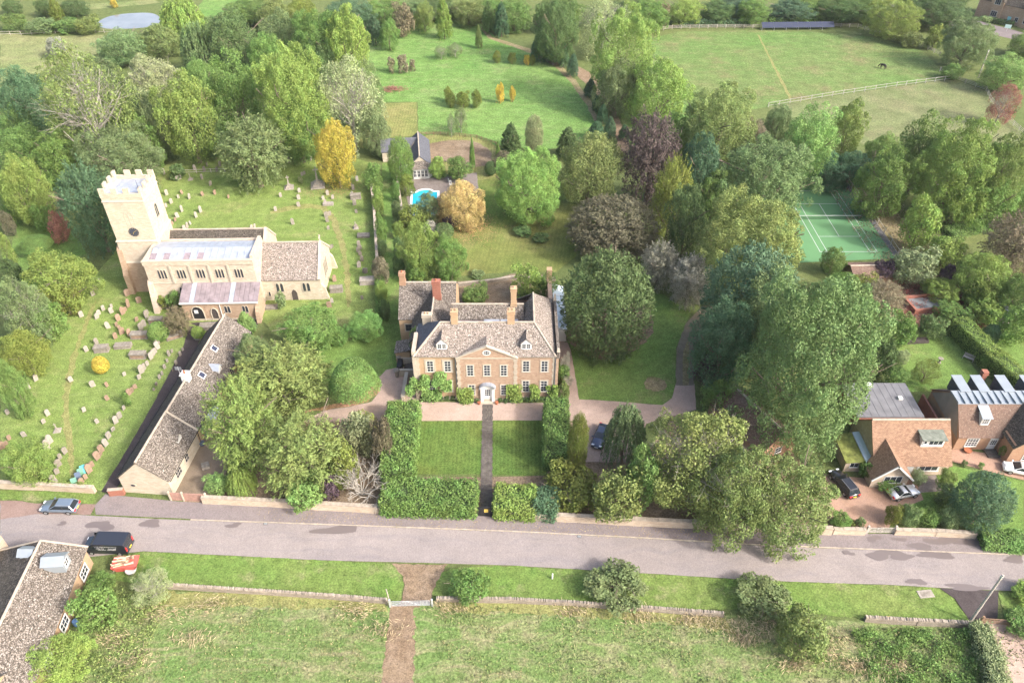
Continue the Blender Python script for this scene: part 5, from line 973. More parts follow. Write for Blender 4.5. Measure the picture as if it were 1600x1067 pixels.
heads((-70.75,146.93, -66.10,146.10, -63.66,146.65, -60.31,145.00, -68.44,135.57, -68.54,134.33), 'grave_red', 'reddish headstone on the lawn behind the tower', GA)
heads((-69.09,157.16, -66.35,157.16, -69.27,159.63, -66.36,159.63, -51.06,161.53, -48.41,162.17, -46.27,162.49), 'grave_grey', 'grey headstone in the shade below the wood', GA)
GB = 'headstones on the lawn east of the church'
heads((-49.28,145.54, -45.73,147.49, -45.22,144.45, -44.59,141.49, -48.98,139.65, -44.23,134.33, -39.46,146.37, -40.06,144.45, -39.35,142.83, -38.07,144.72, -46.76,155.04, -46.32,155.64, -35.17,150.33, -34.13,152.66, -34.21,146.10, -33.02,142.02, -36.75,132.37), 'grave_pale', 'pale headstone on the lawn above the chancel roof', GB, .4)
heads((-37.50,137.85, -38.06,137.34, -37.43,135.32, -34.34,148.62, -32.13,138.88, -31.32,132.86), 'grave_grey', 'grey headstone on the lawn above the chancel roof', GB, .4)
heads((-34.97,125.35, -34.80,125.81, -29.67,126.26, -29.25,125.13, -29.48,124.23, -28.95,123.12, -28.29,121.16, -27.36,117.35, -26.98,117.14, -28.56,119.02, -26.47,109.03), 'grave_grey', 'narrow grey headstone in line near the garden wall', GB, .3)
heads((-32.30,114.49,), 'grave_red', 'small reddish headstone beside the chancel corner', GB, .6); heads((-31.83,106.79,), 'grave_red', 'tall reddish headstone in front of the chancel', GB, .5, 1.5); heads((-31.62,108.09,), 'grave_pale', 'small pale headstone touching the grey chest tomb by the chancel', GB, .5, .8)
GC = 'headstones west of the church'
heads((-74.82,114.09, -74.73,111.92, -74.46,110.18, -73.88,104.07, -71.14,104.61, -71.02,103.54, -70.88,105.88, -69.73,106.61, -69.15,105.15, -69.12,94.94, -67.99,100.92), 'grave_pale', 'pale headstone on the grass left of the tower foot', GC, 1.0)
heads((-68.31,110.18,), 'grave_red', 'reddish headstone leaning at the tower corner', GC, .8, 1.4); heads((-65.49,108.09,), 'grave_red', 'tall reddish headstone in front of the tower', GC, .4, 1.5)
heads((-67.02,104.79, -66.92,105.69, -66.90,106.79), 'grave_red', 'reddish headstone in the row of three below the tower', GC, 1.15, 1.12)
heads((-67.09,103.01, -65.13,99.38, -66.02,100.57, -66.90,101.43, -63.96,102.83, -63.65,98.88, -65.73,98.21), 'grave_red', 'reddish headstone scattered above the chest tombs', GC, 1.0, 1.15)
heads((-62.14,101.43, -62.30,100.40, -62.82,104.79, -62.54,103.72, -59.90,106.24, -68.19,96.72), 'grave_grey', 'grey headstone between the chest tombs', GC, 1.0, 1.2)
GD = 'headstones on the near churchyard lawn'
heads((-74.28,86.01, -73.99,87.89, -68.45,87.74, -64.58,86.58, -60.71,89.07, -60.66,78.78, -63.64,81.16, -74.71,80.63, -68.61,80.36, -68.53,78.78, -70.04,76.11), 'grave_pale', 'pale headstone on the near churchyard lawn', GD, .9)
heads((-62.41,86.58, -61.11,83.62), 'grave_red', 'reddish headstone right of the golden yew', GD, .9)
heads((-71.94,75.48, -71.90,74.50, -72.07,73.77), 'grave_red', 'headstone in the short row left of the round tree', GD, 1.1, 1.12)
heads((-65.70,74.87, -65.96,74.25, -65.53,73.52), 'grave_pale', 'headstone in the trio right of the round tree', GD, 1.1, 1.12)
heads((-62.73,72.92, -62.97,71.85, -62.57,70.57, -62.21,69.19, -62.39,68.07, -61.70,67.51), 'grave_grey', 'headstone in the row of six by the round tree', GD, 1.1, 1.12)
GE = 'headstones in the long row beside the path'
heads((-57.69,95.58, -57.81,94.46, -57.90,93.83, -57.92,93.04, -57.98,91.49, -58.09,90.42, -58.22,89.67, -58.12,88.33), 'grave_pale', 'pale headstone high in the row beside the path', GE, 1.2, 1.12)
heads((-57.90,86.15, -58.07,85.30, -58.25,84.73), 'grave_red', 'reddish headstone above the ivy in the path row', GE, 1.2, 1.12)
heads((-57.89,81.56, -57.79,79.83, -57.94,78.78, -57.79,77.24, -57.79,75.86, -57.56,74.38), 'grave_pale', 'headstone mid way down the row beside the path', GE, 1.2, 1.12)
heads((-57.70,73.16, -57.68,72.45, -57.70,71.85), 'grave_red', 'reddish headstone at the lower end of the path row', GE, 1.2, 1.12)
heads((-57.92,70.45, -57.83,69.42, -57.88,68.29, -57.97,67.29), 'grave_red', 'reddish headstone in the row beside the wheelie bins', GE, 1.2, 1.12)
heads((-55.31,93.83, -55.17,94.62, -55.08,92.26, -54.96,90.73, -54.84,89.22, -54.93,88.33, -54.91,86.87, -54.89,85.72, -53.56,95.10, -53.55,93.83, -53.44,91.64, -53.54,90.12), 'grave_grey', 'small grey edging stone along the church path', 'small stones edging the church path', 1.2, .75)
def chest_tomb(x, y, rz, label, mat='grave_grey', body='grave_red', L=2.0, W=.95, h=.85):
    e = empty('chest_tomb', (x, y, 0), rz, label, 'chest tomb', 'chest tombs')
    MB().box(-L/2,-W/2,-.02,L/2,W/2,h).build('chest', body, e); MB().box(-L/2-.12,-W/2-.12,h,L/2+.12,W/2+.12,h+.14).build('slab', mat, e); MB().box(-L/2-.15,-W/2-.15,-.02,L/2+.15,W/2+.15,.12).build('base', mat, e)
    for sx in (-1,1): MB().box(sx*L/2-.08,-W/2-.03,.12,sx*L/2+.08,W/2+.03,h-.004).build('pilaster', mat, e)
chest_tomb(-60.45,102.48, 0, 'red chest tomb with grey slab left of the brownish bush'); chest_tomb(-61.82,98.54, .05, 'red chest tomb with layered grey slabs in the middle of the tombs', L=2.5); chest_tomb(-60.16,93.51, 0, 'low chest tomb with speckled slab nearest the headstone row', L=2.3)
chest_tomb(-66.69,95.10, .1, 'grey chest tomb with mossy slab above the golden yew', body='grave_grey'); chest_tomb(-63.63,96.07, .1, 'broken low chest tomb covered in lichen', body='grave_grey', h=.45, L=2.4); chest_tomb(-56.07,98.54, .5, 'ruined chest tomb beside the church path', h=.6, L=2.4)
chest_tomb(-33.22,145.00, .15, 'grey chest tomb at the top right of the churchyard', body='grave_grey'); chest_tomb(-26.18,114.09, .1, 'bright white chest tomb near the garden wall', 'grave_pale', 'grave_pale', 2.6, 1.3); chest_tomb(-31.43,111.53, .1, 'grey chest tomb beside the chancel', body='grave_grey'); chest_tomb(-29.35,129.98, .1, 'flat brown tomb slab near the garden wall', 'grave_grey', 'grave_grey', 2.2, 1.3, .2); chest_tomb(-38.58,142.29, .1, 'low pale tomb slab in the middle of the lawn', 'grave_pale', 'grave_pale', 1.9, .8, .3)
chest_tomb(-51.21,101.09, .1, 'broad stone planter tomb by the church porch', body='grave_grey', L=2.6, W=1.2, h=.5); chest_tomb(-41.84,106.61, .1, 'flat grey slab before the chancel', 'grave_grey', 'grave_grey', 1.9, .9, .25)
def memorial(x, y, s, label, cross=True):
    e = empty('memorial', (x, y, 0), .2, label, 'memorial')
    for i, (w_, z) in enumerate(((2.6,.35),(1.7,.75),(1.0,1.15))): MB().box(-w_*s/2,-w_*s/2,0 if not i else (.35,.75)[i-1]*s,w_*s/2,w_*s/2,z*s).build('step', 'grave_pale', e)
    MB().frustum(0,0,1.15*s,3.3*s,.42*s,.42*s,.2*s,.2*s).build('shaft', 'grave_pale', e)
    if cross: MB().box(-.5*s,-.09*s,3.3*s,.5*s,.09*s,3.5*s).box(-.1*s,-.091*s,3.3*s,.1*s,.091*s,4.0*s).build('cross', 'grave_pale', e)
memorial(-42.29,150.33, 1.15, 'tall pale memorial cross on stepped plinth beside the golden tree'); memorial(-48.38,149.47, .75, 'smaller stone cross on a stepped base in the churchyard'); memorial(-71.00,153.25, .4, 'small pale cross grave beside the far rails')
memorial(-31.32,132.86, .4, 'small pale cross grave near the garden wall'); memorial(-65.86,77.24, .38, 'small white cross grave on the near churchyard lawn')
e = empty('angel_statue', (-58.02,96.23, 0), 0, 'white angel gravestone at the top of the long headstone row', 'statue'); MB().lathe([(.28,0),(.28,.3),(.2,.35),(.26,.6),(.2,1.0),(.1,1.15),(.12,1.3),(.05,1.42)], 10).build('figure', 'grave_pale', e, smooth=True); MB().slab([(-.5,.1,.5),(-.1,.1,.6),(-.1,.1,1.2),(-.45,.1,1.3)], .06).build('wing', 'grave_pale', e); MB().slab([(.5,.1,.5),(.1,.1,.6),(.1,.1,1.2),(.45,.1,1.3)], .06).build('wing', 'grave_pale', e)
e = empty('stone_planter', (-51.98,98.04, 0), 0, 'square stone planter holding the clipped ball by the church path', 'planter'); MB().frustum(0,0,0,.5,.75,.75,.95,.95).build('tub', 'grave_pale', e); MB().box(-.5,-.5,.5,.5,.5,.56).build('rim', 'grave_pale', e)
for (x_, y_), m_, lab in (((-58.54,69.42), 'teal_plastic', 'wheelie bin with teal lid, farthest of four'), ((-58.64,68.86), 'green_plastic', 'wheelie bin with pale green lid, second of four'), ((-58.70,68.18), 'navy_plastic', 'wheelie bin with dark blue lid, third of four'), ((-58.79,67.18), 'green_plastic', 'wheelie bin with green lid, nearest the road')):
    e = empty('wheelie_bin', (x_, y_, 0), .6, lab, 'wheelie bin', 'wheelie bins in the churchyard'); MB().frustum(0,0,.05,1.0,.5,.55,.62,.72).build('body', m_, e); MB().slab([(-.36,-.4,1.0),(.36,-.4,1.0),(.36,.4,1.12),(-.36,.4,1.12)], .07).build('lid', m_, e)
    for s in (-.25,.25): MB().tube((s-.03,.28,.1),(s+.03,.28,.1),.1,n=10).build('wheel', 'tyre', e)

# ---------------------------------------------------------------- vehicles
def car(name, label, rear, front, L, W, H, paint, style='estate', group=None, cat='car'):
    a, b = Vector((*rear, 0)), Vector((*front, 0)); d = b-a; c = (a+b)/2
    e = empty(name, (c.x, c.y, .04), math.atan2(d.y, d.x), label, cat, group); w_ = W/2; belt = .9
    prof = {'estate': [(0,.5,.86),(.015,.86,.93),(.08,.93,1),(.3,.95,1),(.6,.95,1),(.74,.92,1),(.9,.8,.97),(.97,.66,.9),(1,.48,.8)],
            'coupe': [(0,.5,.8),(.02,.82,.9),(.1,.9,.97),(.28,.9,1),(.6,.86,.99),(.74,.82,.98),(.9,.72,.95),(.97,.6,.88),(1,.45,.78)]}[style if style in ('estate','coupe') else 'estate']
    m = MB(); rings = []
    for t, z, k in prof:
        x = -L/2+t*L; h = z; q = w_*k; bz = .24 if .03 < t < .97 else .3
        rings.append([(x,-q*.86,bz),(x,-q,.5*h+.1),(x,-q*.97,h*.86),(x,-q*.84,h),(x,q*.84,h),(x,q*.97,h*.86),(x,q,.5*h+.1),(x,q*.86,bz)])
    n = 8; vs = [v for r_ in rings for v in r_]; fs = [(i*n+j, (i+1)*n+j, (i+1)*n+(j+1)%n, i*n+(j+1)%n) for i in range(len(rings)-1) for j in range(n)]
    fs += [tuple(range(n)), tuple(range((len(rings)-1)*n+n-1, (len(rings)-1)*n-1, -1))]
    body = MB().add(vs, fs).build('body', paint, e, smooth=True)
    tb = {'estate': (.03,.12,.52,.73), 'coupe': (.17,.36,.5,.68), 'hatch': (.05,.2,.54,.76), 'saloon': (.1,.26,.52,.72)}[style]
    X = [-L/2+t*L for t in tb]; bw, rw = w_*.9, w_*.7; zb = belt-.03 if style != 'coupe' else .84
    MB().add([(X[0],-bw,zb),(X[0],bw,zb),(X[3],bw,zb),(X[3],-bw,zb),(X[1],-rw,H-.03),(X[1],rw,H-.03),(X[2],rw,H-.03),(X[2],-rw,H-.03)], [(0,1,2,3),(7,6,5,4),(0,4,5,1),(2,6,7,3),(1,5,6,2),(3,7,4,0)]).build('windows', 'car_glass', e)
    MB().add([(X[1]-.06,-rw-.04,H-.06),(X[2]+.06,-rw-.04,H-.06),(X[2]+.06,rw+.04,H-.06),(X[1]-.06,rw+.04,H-.06),(X[1]+.08,-rw+.1,H),(X[2]-.08,-rw+.1,H),(X[2]-.08,rw-.1,H),(X[1]+.08,rw-.1,H)], [(4,5,6,7),(0,1,5,4),(1,2,6,5),(2,3,7,6),(3,0,4,7)]).build('roof', paint, e)
    for s in (-1,1):
        for f, g_ in ((0,1),(3,2)): MB().tube((X[f],s*bw,zb),(X[g_],s*rw,H-.03),.045,.04,5).build('pillar', paint, e)
        xm = (X[1]+X[2])/2; MB().tube((xm,s*bw*1.0,zb),(xm,s*rw*1.01,H-.03),.04,.035,5).build('pillar', 'black_paint', e)
        MB().box(X[3]-.25,s*(w_+.08)-.1,zb+.02,X[3]-.08,s*(w_+.08)+.1,zb+.17).build('mirror', paint, e)
        if style == 'estate': MB().tube((X[1]+.1,s*(rw-.06),H+.05),(X[2]-.1,s*(rw-.06),H+.05),.025,n=5).build('roof_rail', 'alloy', e)
        for xw in (-L*.3, L*.31):
            wh = MB().tube((xw,s*(w_-.2),.32),(xw,s*(w_+.015),.32),.33,n=16).build('wheel', 'tyre', e); MB().tube((xw,s*(w_-.05),.32),(xw,s*(w_+.03),.32),.21,n=12).build('rim', 'alloy', wh)
        MB().box(L/2-.32,s*w_*.62-.2,.58,L/2-.1,s*w_*.62+.2,.74).build('headlight', 'clear_lens', e); MB().box(-L/2-.02,s*w_*.7-.18,.62,-L/2+.12,s*w_*.7+.18,.84).build('taillight', 'red_lens', e)
    MB().box(-L/2-.03,-.26,.5,-L/2+.02,.26,.62).build('number_plate', 'plate_yellow', e); MB().box(L/2-.02,-.26,.38,L/2+.03,.26,.5).build('number_plate', 'plate_white', e)
    return e
car('estate_car', 'blue-grey estate car parked on the red shoulder by the churchyard wall', (-56.52,63.12), (-61.42,63.23), 4.8, 1.85, 1.45, 'paint_bluegrey')
car('dark_blue_car', 'dark blue saloon parked on the gravel behind the right hedge', (13.51,77.88), (11.84,73.52), 4.6, 1.8, 1.42, 'paint_navy', 'saloon')
car('black_estate_car', 'black estate car on the cottage drive', (45.09,65.23), (43.96,68.86), 4.9, 1.85, 1.5, 'paint_black')
car('silver_coupe', 'silver two-door coupe on the cottage drive', (49.86,65.02), (54.12,66.09), 4.1, 1.78, 1.3, 'paint_silver', 'coupe')
car('white_hatchback', 'white car on the drive of the brick house', (71.49,68.86), (67.56,70.11), 4.3, 1.78, 1.45, 'paint_white', 'hatch')
def van():
    e = empty('panel_van', (-50.16,57.10, .035), R(180-2), 'black panel van with white script lettering parked beside the lower left house', 'van'); L, W, H = 5.6, 2.0, 2.15
    prof = [(-2.8,.35),(2.6,.35),(2.8,.6),(2.75,.95),(2.0,1.15),(1.35,2.0),(1.1,H),(-2.7,H),(-2.8,1.9)]
    MB().xprism(prof, -W/2, W/2).build('body', 'paint_van', e)
    MB().add([(2.02,-.86,1.2),(2.02,.86,1.2),(1.42,.8,1.98),(1.42,-.8,1.98)], [(0,1,2,3)]).build('windscreen', 'car_glass', e)
    for s in (-1,1):
        MB().box(1.0,s*1.0-.012,1.2,1.85,s*1.0+.012,1.85).build('side_window', 'car_glass', e)
        for xw in (-1.8,1.75): wh = MB().tube((xw,s*.8,.34),(xw,s*1.03,.34),.34,n=16).build('wheel', 'tyre', e); MB().tube((xw,s*.95,.34),(xw,s*1.045,.34),.2,n=12).build('rim', 'alloy', wh)
        MB().box(1.8,s*1.12-.12,1.2,1.95,s*1.12+.12,1.5).build('mirror', 'black_paint', e)
        MB().box(-2.84,s*.85-.1,.8,-2.78,s*.85+.1,1.5).build('taillight', 'red_lens', e); MB().box(2.7,s*.75-.2,.75,2.82,s*.75+.2,.95).build('headlight', 'clear_lens', e)
    MB().box(-2.83,-.8,1.35,-2.79,-.05,1.85).build('rear_window', 'car_glass', e); MB().box(-2.83,.05,1.35,-2.79,.8,1.85).build('rear_window', 'car_glass', e); MB().box(-2.84,-.26,.6,-2.79,.26,.72).build('number_plate', 'plate_yellow', e)
    # flowing script on the side that faces the camera
    def scrawl(x0, x1, z, amp, seed):
        rng = random.Random(seed); m = MB(); n = int((x1-x0)/.045); pv = None
        for i in range(n):
            x = x0+(x1-x0)*i/n; q = (x, 1.012, z+amp*math.sin(i*1.25)+(amp*rng.uniform(.3,1.6) if rng.random() < .2 else 0)); 
            if pv and rng.random() > .06: m.tube(pv, q, .014, .014, 3, False)
            pv = q
        m.build('lettering', 'van_lettering', e, kind='stuff')
    scrawl(-.2,.9,1.35,.09,1); scrawl(-1.7,-.6,1.35,.09,2); scrawl(-.3,.7,1.12,.05,3); scrawl(-1.5,-.5,1.12,.04,4); scrawl(-1.8,1.0,1.72,.018,5)
van()
def skip():
    e = empty('red_skip', (-46.89,54.42, .045), R(6), 'small red skip heaped with broken timber boards on the verge', 'skip')
    MB().frustum(0,0,.1,1.1,2.2,1.3,3.0,1.7).build('body', 'skip_red', e)
    rng = random.Random(5)
    for i in range(26):
        z = 1.1+rng.random()*.45; a = rng.gauss(.15,.25); l = rng.uniform(.9,1.7); m = MB().box(-l/2,-.08,-.015,l/2,.08,.015).build('board', rng.choice(('salvage_a','salvage_b','brown_wood')), e, (rng.uniform(-.7,.7), rng.uniform(-.6,.6), z), a); m.rotation_euler.y = rng.gauss(0,.15)
    t = empty('white_bath_tub', (-46.19,53.79, .045), .3, 'round white tub standing against the red skip', 'tub'); MB().lathe([(.5,0),(.62,.3),(.66,.45),(.56,.44),(.3,.38)], 18).build('basin', 'white_paint', t, smooth=True)
    for (x_, y_), rz, lab in (((-48.16,53.88), .5, 'pale plank propped at the left of the red skip'), ((-47.27,53.79), 0, 'white panel propped against the red skip')):
        q = empty('propped_board', (x_, y_, .045), rz, lab, 'board'); MB().slab([(-.25,0,.02),(.25,0,.02),(.25,.35,1.1),(-.25,.35,1.1)], .04).build('sheet', 'white_paint' if 'white' in lab else 'salvage_b', q)
plain('skip_red', (.5,.1,.08), .6, var=.2); plain('salvage_a', (.55,.28,.2), .85, var=.25); plain('salvage_b', (.6,.45,.3), .85, var=.25)
skip()
# ---------------------------------------------------------------- small garden and field things
def solar():
    e = empty('solar_array', (91.65,253.33, 0), R(1.6), 'long row of dark solar panels along the top of the paddock', 'solar panels')
    for i in range(12):
        x = -11.5+i*1.95; MB().slab([(x,0,.9),(x+1.9,0,.9),(x+1.9,1.9,2.1),(x,1.9,2.1)], .06).build('panel', 'solar_glass', e)
        if i % 2 == 0: MB().tube((x,.1,0),(x,.1,.95),.05,n=6).build('leg', 'galvanised', e); MB().tube((x,1.8,0),(x,1.8,2.0),.05,n=6).build('leg', 'galvanised', e)
solar()
def bench(x, y, rz, label):
    e = empty('garden_bench', (x, y, .03), rz, label, 'bench')
    for i in range(4): box('seat_slat', 'grey_wood', e, -.8,-.25+i*.14,.42,.8,-.14+i*.14,.46)
    for i in range(3): box('back_slat', 'grey_wood', e, -.8,.3,.55+i*.15,.8,.33,.66+i*.15)
    for sx in (-.75,.75):
        for sy in (-.22,.3): box('leg', 'grey_wood', e, sx-.04,sy-.04,0,sx+.04,sy+.04,.42 if sy < 0 else .98)
bench(73.18,92.88, R(-40), 'grey wooden bench against the long hedge in the cottage garden')
e = empty('bird_bath', (68.22,92.11, .03), 0, 'stone bird bath on the cottage garden lawn', 'bird bath'); MB().lathe([(.3,0),(.3,.1),(.12,.2),(.12,.7),(.4,.85),(.42,.95),(.3,.9)], 12).build('basin', 'grave_grey', e, smooth=True)
for q, ((x_, y_), lab) in enumerate((((65.23,97.21), 'raised dark planting bed at the top of the cottage garden, left one'), ((67.41,97.38), 'raised dark planting bed at the top of the cottage garden, right one'))):
    e = empty('raised_bed', (x_, y_, .02), R(3), lab, 'raised bed', 'raised beds in the cottage garden')
    for s in (-1,1): MB().box(-1.1,s*.5-.04,0,1.1,s*.5+.04,.5).build('board', 'dark_wood', e); MB().box(s*1.1-.04,-.455,0,s*1.1+.04,.455,.5).build('board', 'dark_wood', e)
    MB().box(-1.05,-.45,0,1.05,.45,.42).build('soil', 'dark_wood', e)
for (x_, y_), lab in (((-43.98,76.36), 'dark round tub in the range yard, upper one'), ((-44.05,74.50), 'dark round tub in the range yard, lower one')):
    e = empty('round_tub', (x_, y_, .03), 0, lab, 'tub', 'round tubs in the range yard'); MB().lathe([(.3,0),(.4,.5),(.42,.55),(.36,.54),(.3,.4)], 14).build('tub', 'navy_plastic', e)
e = empty('stone_block', (-42.23,70.34, .03), .4, 'square pale stone block in the range yard', 'stone block'); MB().frustum(0,0,0,.45,1.0,1.0,.9,.9).build('block', 'grave_pale', e); MB().box(-.5,-.5,.45,.5,.5,.52).build('top', 'grave_grey', e)
e = empty('marker_post', (4.86,52.82, .045), 0, 'short white marker post on the verge', 'post'); MB().box(-.08,-.08,0,.08,.08,1.0).build('shaft', 'white_paint', e); MB().frustum(0,0,1.0,1.1,.16,.16,.04,.04).build('cap', 'white_paint', e)
e = empty('hydrant_marker', (43.14,47.52, .045), 0, 'small yellow marker plate by the low wall on the verge', 'marker'); MB().box(-.05,-.05,0,.05,.05,.5).build('post', 'galvanised', e); MB().box(-.22,-.09,.3,.22,-.05,.7).build('plate', 'yellow_board', e)
e = empty('stone_cover', (48.97,50.74, .045), .1, 'pale square inspection cover in the verge grass', 'cover'); MB().box(-.9,-.5,0,.9,.5,.06).build('slab', 'grave_pale', e); MB().box(-.6,-.3,.06,.6,.3,.075).build('lid', 'grave_grey', e)
e = empty('blue_barrel', (-49.76,46.80, .02), 0, 'blue plastic barrel beside the lower left house', 'barrel'); MB().lathe([(.3,0),(.34,.2),(.34,.7),(.3,.9),(.1,.92)], 14).build('body', 'blue_plastic', e)
plain('brush_red', (.25,.13,.1), 1, var=.4)
e = empty('brush_pile', (-32.37,204.17, .02), 0, 'reddish-brown heap of cut brushwood on the meadow', 'brush pile'); rb = random.Random(9); m = MB()
for i in range(240):
    a = rb.uniform(0,6.28); r_ = abs(rb.gauss(0,1)); x_ = r_*2.2*math.cos(a); y_ = r_*1.2*math.sin(a); z = max(.05, .9-.35*r_)*rb.random(); q = rb.uniform(0,6.28)
    m.tube((x_,y_,z), (x_+math.cos(q)*.9, y_+math.sin(q)*.9, z+rb.uniform(-.1,.5)), .05, .02, 4)
m.build('brushwood', 'brush_red', e, kind='stuff'); 

plain('horse_coat', (.02,.017,.015), .6, var=.3); plain('pale_sign', (.55,.72,.68), .6, var=.05)
e = empty('sign_board', (158.03,252.08, 0), R(-30), 'pale blue-green sale board in front of the stone cottages', 'sign'); MB().box(-.04,-.04,0,.04,.04,2.2).build('post', 'white_paint', e); MB().box(-.9,-.08,1.1,.9,-.045,2.2).build('board', 'pale_sign', e)
for (x_, y_), lab in (((64.10,73.16), 'red flower bowl outside the brick house'),):
    e = empty('flower_bowl', (x_, y_, .04), 0, lab, 'flower pot'); MB().lathe([(.3,0),(.5,.3),(.55,.4),(.4,.38)], 14).build('bowl', 'terracotta', e)
def horse(x, y, rz):
    e = empty('horse', (x, y, .02), rz, 'black horse grazing in the paddock', 'horse')
    V = [(0,0,1.15),(.45,0,1.12),(.75,0,1.2),(-.45,0,1.18),(-.72,0,1.15),(1.05,0,1.1),(1.3,0,.8),(1.45,0,.45),(1.62,0,.22)]; Ed = [(0,1),(1,2),(0,3),(3,4),(2,5),(5,6),(6,7),(7,8)]; Rr = [.34,.34,.27,.33,.27,.19,.15,.13,.08]
    for sx, hip, fr in ((.62,2,True),(-.6,4,False)):
        for sy in (-.17,.17):
            k = len(V)
            if fr: V += [(sx,sy,.85),(sx+.03,sy,.5),(sx,sy,.12),(sx+.06,sy,.03)]
            else: V += [(sx-.02,sy,.88),(sx+.12,sy,.68),(sx-.14,sy,.48),(sx-.08,sy,.04)]
            Rr += [.14,.075,.05,.06] if fr else [.18,.11,.065,.06]; Ed += [(hip,k),(k,k+1),(k+1,k+2),(k+2,k+3)]
    k = len(V); V += [(-.92,0,1.05),(-1.0,0,.7),(-.98,0,.45)]; Rr += [.06,.07,.03]; Ed += [(4,k),(k,k+1),(k+1,k+2)]
    me = bpy.data.meshes.new('body'); me.from_pydata(V, Ed, []); me.update(); o = link('body', me, e); me.materials.append(MATS['horse_coat'])
    sk_ = o.modifiers.new('skin', 'SKIN'); 
    for i, v in enumerate(me.skin_vertices[0].data): v.radius = (Rr[i], Rr[i]); v.use_root = (i == 0)
    o.modifiers.new('sub', 'SUBSURF').render_levels = 2
    for s in (-.06,.06): MB().add([(1.22,s-.03,.98),(1.22,s+.03,.98),(1.28,s,1.0),(1.2,s,1.14)], [(0,1,3),(1,2,3),(2,0,3),(0,2,1)]).build('ear', 'horse_coat', e)
horse(106.55,219.79, 2.2)

for (x_, y_), lab in (((-31.68,60.88), 'iron drain grate by the kerb left of the puddle'), ((8.51,58.91), 'iron drain grate by the kerb right of the front gate'), ((35.14,57.10), 'iron drain grate by the kerb under the big olive tree')):
    e = empty('drain_grate', (x_, y_, .045), R(-3), lab, 'drain grate', 'drain grates along the kerb'); MB().box(-.25,-.2,0,.25,.2,.012).build('frame', 'black_paint', e)
    for i in range(5): MB().box(-.2+i*.09,-.15,.012,-.15+i*.09,.15,.02).build('bar', 'galvanised', e)


# ================================================================ plants
def unit(a): return a/np.maximum(np.linalg.norm(a, axis=1, keepdims=True), 1e-6)
def rdir(rng, n): return unit(rng.normal(size=(n, 3)))
def leaf_mesh(name, P, Nn, T, a, b, tint, mat='leaf'):
    n = len(P); Nn = unit(Nn); T = unit(T-Nn*np.sum(T*Nn, 1, keepdims=True)); B = np.cross(Nn, T)
    a = np.broadcast_to(np.asarray(a), (n,))[:, None]; b = np.broadcast_to(np.asarray(b), (n,))[:, None]
    V = np.stack([P-T*a, P+B*b+T*a*.1, P+T*a, P-B*b+T*a*.1], 1).reshape(-1, 3)
    me = bpy.data.meshes.new(name); me.vertices.add(4*n); me.loops.add(4*n); me.polygons.add(n)
    me.vertices.foreach_set('co', V.astype(np.float32).ravel()); me.loops.foreach_set('vertex_index', np.arange(4*n, dtype=np.int32))
    me.polygons.foreach_set('loop_start', np.arange(0, 4*n, 4, dtype=np.int32)); me.update(calc_edges=True)
    at = me.attributes.new('tint', 'FLOAT', 'FACE'); at.data.foreach_set('value', np.clip(tint, 0, 1).astype(np.float32))
    me.materials.append(MATS[mat]); return me
def fit(P, lo=-1.):
    r = np.percentile(np.hypot(P[:, 0], P[:, 1]), 99); z1 = np.percentile(P[:, 2], 99.5); z0 = np.percentile(P[:, 2], 1)
    P = P.copy(); P[:, :2] /= r; P[:, 2] = np.where(P[:, 2] > 0, P[:, 2]/max(z1, .05), P[:, 2]/max(-z0, 1e-3) if z0 < -.05 else P[:, 2]); return P
def crown_blobs(seed, nb=60, nl=16000, a=.03, rb=(.2,.36), spread=.7, asp=.62, drop=0., low=-.8, rnd=.75):
    rng = np.random.default_rng(seed); d = rdir(rng, nb*3); d = d[d[:, 2] > low][:nb]; nb = len(d)
    big = 1+.16*np.sin(3*np.arctan2(d[:, 1], d[:, 0])+seed)*np.cos(2.2*d[:, 2]+seed*1.7)
    c = d*(spread*(.78+.32*rng.random(nb))*big)[:, None]; r = rng.uniform(*rb, nb); bt = rng.random(nb)
    k = rng.choice(nb, nl, p=r**2/np.sum(r**2)); v = unit(rng.normal(size=(nl, 3))+.75*d[k]+np.array([0,0,.15]))
    P = c[k]+v*(r[k]*(.62+.42*rng.random(nl)))[:, None]
    ni = nl//10; P[:ni] = rdir(rng, ni)*(.62*rng.random(ni)**.4)[:, None]; v[:ni] = rdir(rng, ni)
    Nn = v+rnd*rng.normal(size=(nl, 3)); T = rng.normal(size=(nl, 3))+np.array([0,0,-drop])
    s = a*rng.uniform(.65, 1.35, nl); tint = .5+.28*(bt[k]-.5)*2*.6+.36*(rng.random(nl)-.5)*1.6
    return leaf_mesh('crown', fit(P), Nn, T, s, s*asp, tint)
